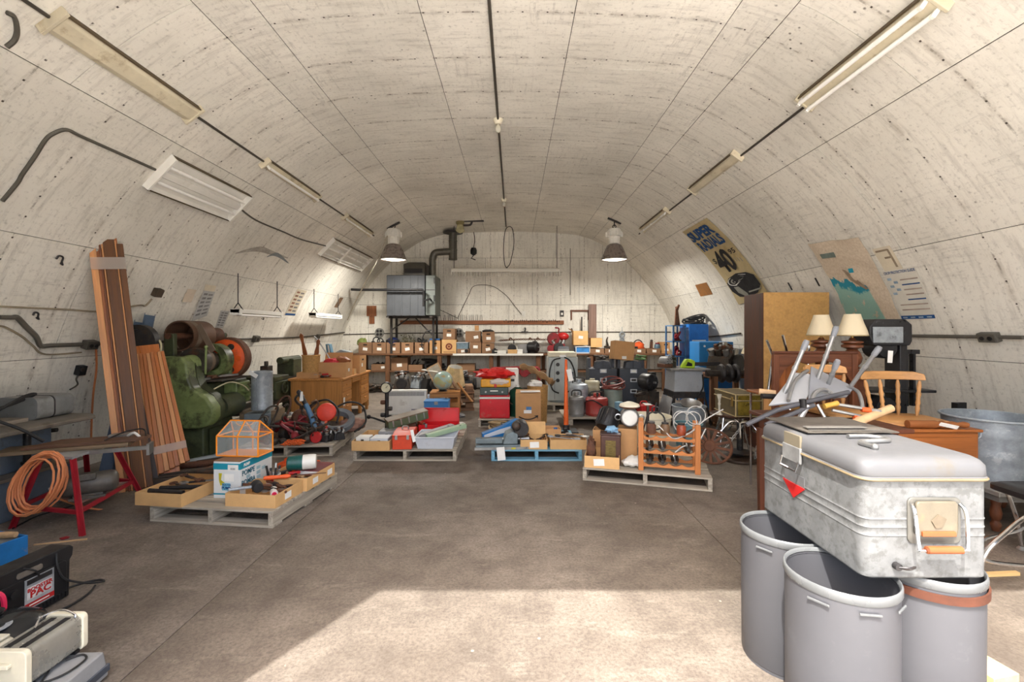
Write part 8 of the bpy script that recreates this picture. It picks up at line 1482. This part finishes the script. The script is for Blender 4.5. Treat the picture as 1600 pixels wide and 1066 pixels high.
t = T('red_pipe_frame', 'dark red pipe frame standing before the lower shelf', 'pipe frame', (.0, 10.9, 0)); O('pipe', MB().tube(cr([(-.55, 0, .58), (.1, 0, .60), (.52, 0, .60), (.58, 0, .57), (.60, 0, .5), (.60, 0, .0)], 5), .035, 8), DRED, t); O('leg', MB().cyl((-.3, 0, 0), (-.3, 0, .58), .03), DRED, t); O('winch', MB().lathe([(0, -.1), (.1, -.1), (.12, 0), (.1, .1), (0, .1)], 16, (.25, -.1, .5), 'y').bx(.0, .4, -.02, .1, .45, .55), DRED, t)
for i, (x, d, k, lb, rz) in enumerate(((628, 10.0, .9, 'copper and black alternator heap behind the heater', 10), (655, 10.1, .8, 'grey engine part behind the white heater', 60), (676, 9.7, 1.1, 'large dark engine lump behind the globe', 30), (727, 9.6, 1.0, 'black engine parts behind the wood scraps', 100))):
    t = T('engine_unit', lb, 'engine part', ((x - CX)/F*d, d, 0), rz); O('stand', MB().bx(-.22*k, .22*k, -.17*k, .17*k, 0, .22), wood('dark_stand', c(70, 58, 48), 'x', .3), t); e = T('x', 'x', 'x'); engine(e, k, (IRON, GALV, BLACK, BLACK)[i])
    for ch in list(e.children): ch.parent = t; ch.location.z += .222
    bpy.data.objects.remove(e)
S('black_tubing', 'tangle of black tubing heaped over the engine parts', 'tubing', tangle(61, .5, .25, .55, .025, 34), RUBBER, (-1.55, 10.3, .0)); S('grey_sheet', 'grey blue plastic sheet folded behind the globe', 'sheet', MB().sph((0, 0, .12), .22, 18, 10, (1.2, .8, .5), .4, 44, 3), mat('blue_grey_sheet', c(96, 102, 116), .5), (-1.62, 9.0, 0))
S('dark_scrap', 'dark scrap heap on floor under the left lower shelf', 'scrap', tangle(63, .35, .2, .2, .03, 18), IRON, (-3.3, 11.0, 0))
# ------------------------------------------------------------------ right rear: table saw, blue cabinets, engine
t = T('table_saw', 'grey table saw on splayed steel stand', 'table saw', (2.78, 7.45, 0)); SG = mat('saw_grey', c(164, 168, 172), .5, .05, .12, 6, .06, c(120, 112, 104), 6, .4, .57)
O('body', MB().frus(-.24, .24, -.24, .24, .52, .86, .02, .02), SG, t, bevel=.01); O('table', MB().bx(-.30, .32, -.29, .30, .861, .89), STEEL, t, bevel=.005); O('stand_ring', MB().bx(-.25, .25, -.25, .25, .42, .519), DARK, t)
for sx in (-1, 1):
    for sy in (-1, 1): O('leg', MB().bar((sx*.24, sy*.23, .45), (sx*.32, sy*.3, 0), .05, .02), DARK, t)
O('side_panel', MB().quad([(-.27, -.26, .42), (-.27, .2, .42), (-.36, .24, .1), (-.36, -.3, .1)], .01), GREYP, t); O('cord', MB().tube(cr([(.2, -.26, .8), (.2, -.28, .6), (.12, -.27, .45), (.1, -.27, .3)], 5), .012, 6), RUBBER, t)
t = T('side_motor', 'black motor on bracket left of the table saw', 'motor', (2.28, 7.75, 0), 30); O('bracket', MB().bx(-.12, .12, -.14, .14, 0, .46).cyl((-.35, -.05, .42), (.13, -.05, .47), .03), IRON, t); motor(t, .26, .14, BLACK, z=.62)
t = T('lime_chainsaw', 'lime green chainsaw lying on the table saw', 'chainsaw', (2.84, 7.38, .8905), 0); LIM = mat('lime_green', c(172, 206, 48), .45); O('body', MB().prism([(-.14, 0), (.08, 0), (.08, .11), (.02, .14), (-.06, .14), (-.12, .05)], -.05, .05), LIM, t, bevel=.012); O('grip_hole', MB().prism([(-.07, .03), (.03, .03), (.03, .07), (-.04, .1)], -.053, .053), BLACK, t); O('guide_bar', MB().bx(.08, .5, -.006, .006, .03, .09), DARK, t)
for i, (x, y, z, lb, m) in enumerate(((2.50, 7.5, .8905, 'boxy drill packed on left of the table saw', 0), (2.62, 7.68, .8905, 'black motor block at the back of the table saw', 1))): t = T('drill' if i == 0 else 'electric_motor', lb, 'drill' if i == 0 else 'motor', (x, y, z), 20); motor(t, .22, .075, (GREYP, BLACK)[i], z=.1); O('housing', MB().bx(-.11, .05, -.12, .08, 0, .06 + .1*i), (RUST, DARK)[i], t, bevel=.01)
t = T('axle', 'dark car axle with brake drums right of table saw', 'axle', (3.32, 7.15, 0), 0); O('beam', MB().cyl((-.3, 0, .82), (.5, 0, .82), .05), IRON, t); 
for x in (-.06, .06, .16): O('drum', MB().lathe([(0, -.03), (.13, -.03), (.15, 0), (.13, .03), (0, .03)], 22, (x, 0, .82), 'x'), DARK if x else GREYP, t)
for x in (-.16, .42): O('trestle', MB().bx(x - .04, x + .04, -.15, .15, 0, .05).bx(x - .03, x + .03, -.04, .04, .05, .775), POSTZ, t)
t = T('steel_bench', 'rough timber bench under the greasy engine', 'bench', (3.62, 7.85, 0)); O('top', MB().bx(-.36, .40, -.3, .3, .70, .76), POSTX, t, bevel=.005)
for x in (-.3, .32):
    for y in (-.24, .24): O('leg', MB().bx(x - .04, x + .04, y - .04, y + .04, 0, .70), POSTZ, t)
t = T('greasy_engine', 'greasy brown car engine on the timber bench', 'engine', (3.60, 7.82, .761), 40); engine(t, 1.25, IRON)
for i in range(5): O('manifold', tangle(71 + i, .25, .2, .3, .03, 6), RUST if i % 2 else IRON, t).location = (0, 0, .2)
t = T('blue_cabinet', 'tall bright blue metal cabinet by the right wall', 'cabinet', (3.84, 9.5, 0)); O('body', MB().bx(-.28, .12, -.25, .3, 0, 1.62), BLUE, t, bevel=.01); O('panel', MB().bx(-.22, .06, -.262, -.25, .9, 1.3), LGREY, t, bevel=.006); O('lever', MB().cyl((-.14, -.27, .95), (-.05, -.27, 1.25), .02), STEEL, t)
t = T('blue_rack', 'blue steel rack with red clamps beside the blue cabinet', 'rack', (3.38, 9.5, 0))
for x in (-.12, .12):
    for y in (-.2, .25): O('upright', MB().bx(x - .015, x + .015, y - .015, y + .015, 0, 1.6), mat('rack_blue', c(60, 106, 150), .5), t)
for z in (.5, .95, 1.25, 1.58): O('shelf', MB().bx(-.135, .135, -.215, .265, z, z + .02), mat('rack_blue', c(60, 106, 150), .5), t)
for i, z in enumerate((.971, 1.271)): t = T('red_clamps', ('red clamps on middle shelf of the blue rack', 'red clamps on upper shelf of the blue rack')[i], 'clamps', (3.38, 9.45, z)); O('clamp_row', tangle(81 + i, .08, .15, .2, .022, 12), DRED, t); O('bar', MB().bx(-.09, .09, -.02, .02, 0, .03), RUST, t)
t = T('machine_cabinet', 'lower blue machine cabinet before the tall one', 'cabinet', (3.76, 8.72, 0)); O('body', MB().bx(-.30, .34, -.22, .25, .0, 1.28), mat('mid_blue_cabinet', c(36, 116, 178), .4, 0, .12, 5, .04), t, bevel=.012); O('badge', MB().cyl((-.2, -.22, 1.2), (-.2, -.225, 1.2), .02), LGREY, t); O('shadow_gap', MB().bx(-.28, .32, -.226, -.22, .6, .62), NAVY, t); O('lower_door', MB().bx(-.28, .32, -.228, -.221, .08, .58), BLUE, t, bevel=.004)  # thin dark strip just above the lower door
S('black_wire_heap', 'heap of black wire coils on the tall blue cabinet', 'wire', coil(.2, .014, 7, 23, th=.2), RUBBER, (3.76, 9.52, 1.621)); t = T('rusty_pincers', 'pair of rusty iron tongs standing on the blue rack', 'tongs', (3.42, 9.55, 1.601)); O('tong', MB().prism([(-.05, 0), (.01, 0), (.02, .3), (.06, .42), (.03, .44), (-.03, .34)], -.02, .02), RUST, t, bevel=.005); O('tong', MB().prism([(.02, 0), (.08, 0), (.04, .3), (.0, .4), (-.02, .38), (.0, .28)], .025, .06), RUST, t, bevel=.005)
t = T('cream_lampshade', 'large cream lampshade between engine and wardrobe', 'lampshade', (3.98, 8.1, 0)); O('shade', MB().lathe([(.26, 1.12), (.22, 1.22), (.14, 1.38), (.09, 1.52), (.085, 1.52), (.135, 1.38), (.215, 1.22), (.255, 1.12)], 26), SHADE, t); O('stem', MB().cyl((0, 0, .03), (0, 0, 1.3), .02), DARK, t); O('base', MB().lathe([(0, 0), (.14, 0), (.13, .03), (0, .035)], 20), DARK, t)
t.location = (3.93, 7.3, 0)
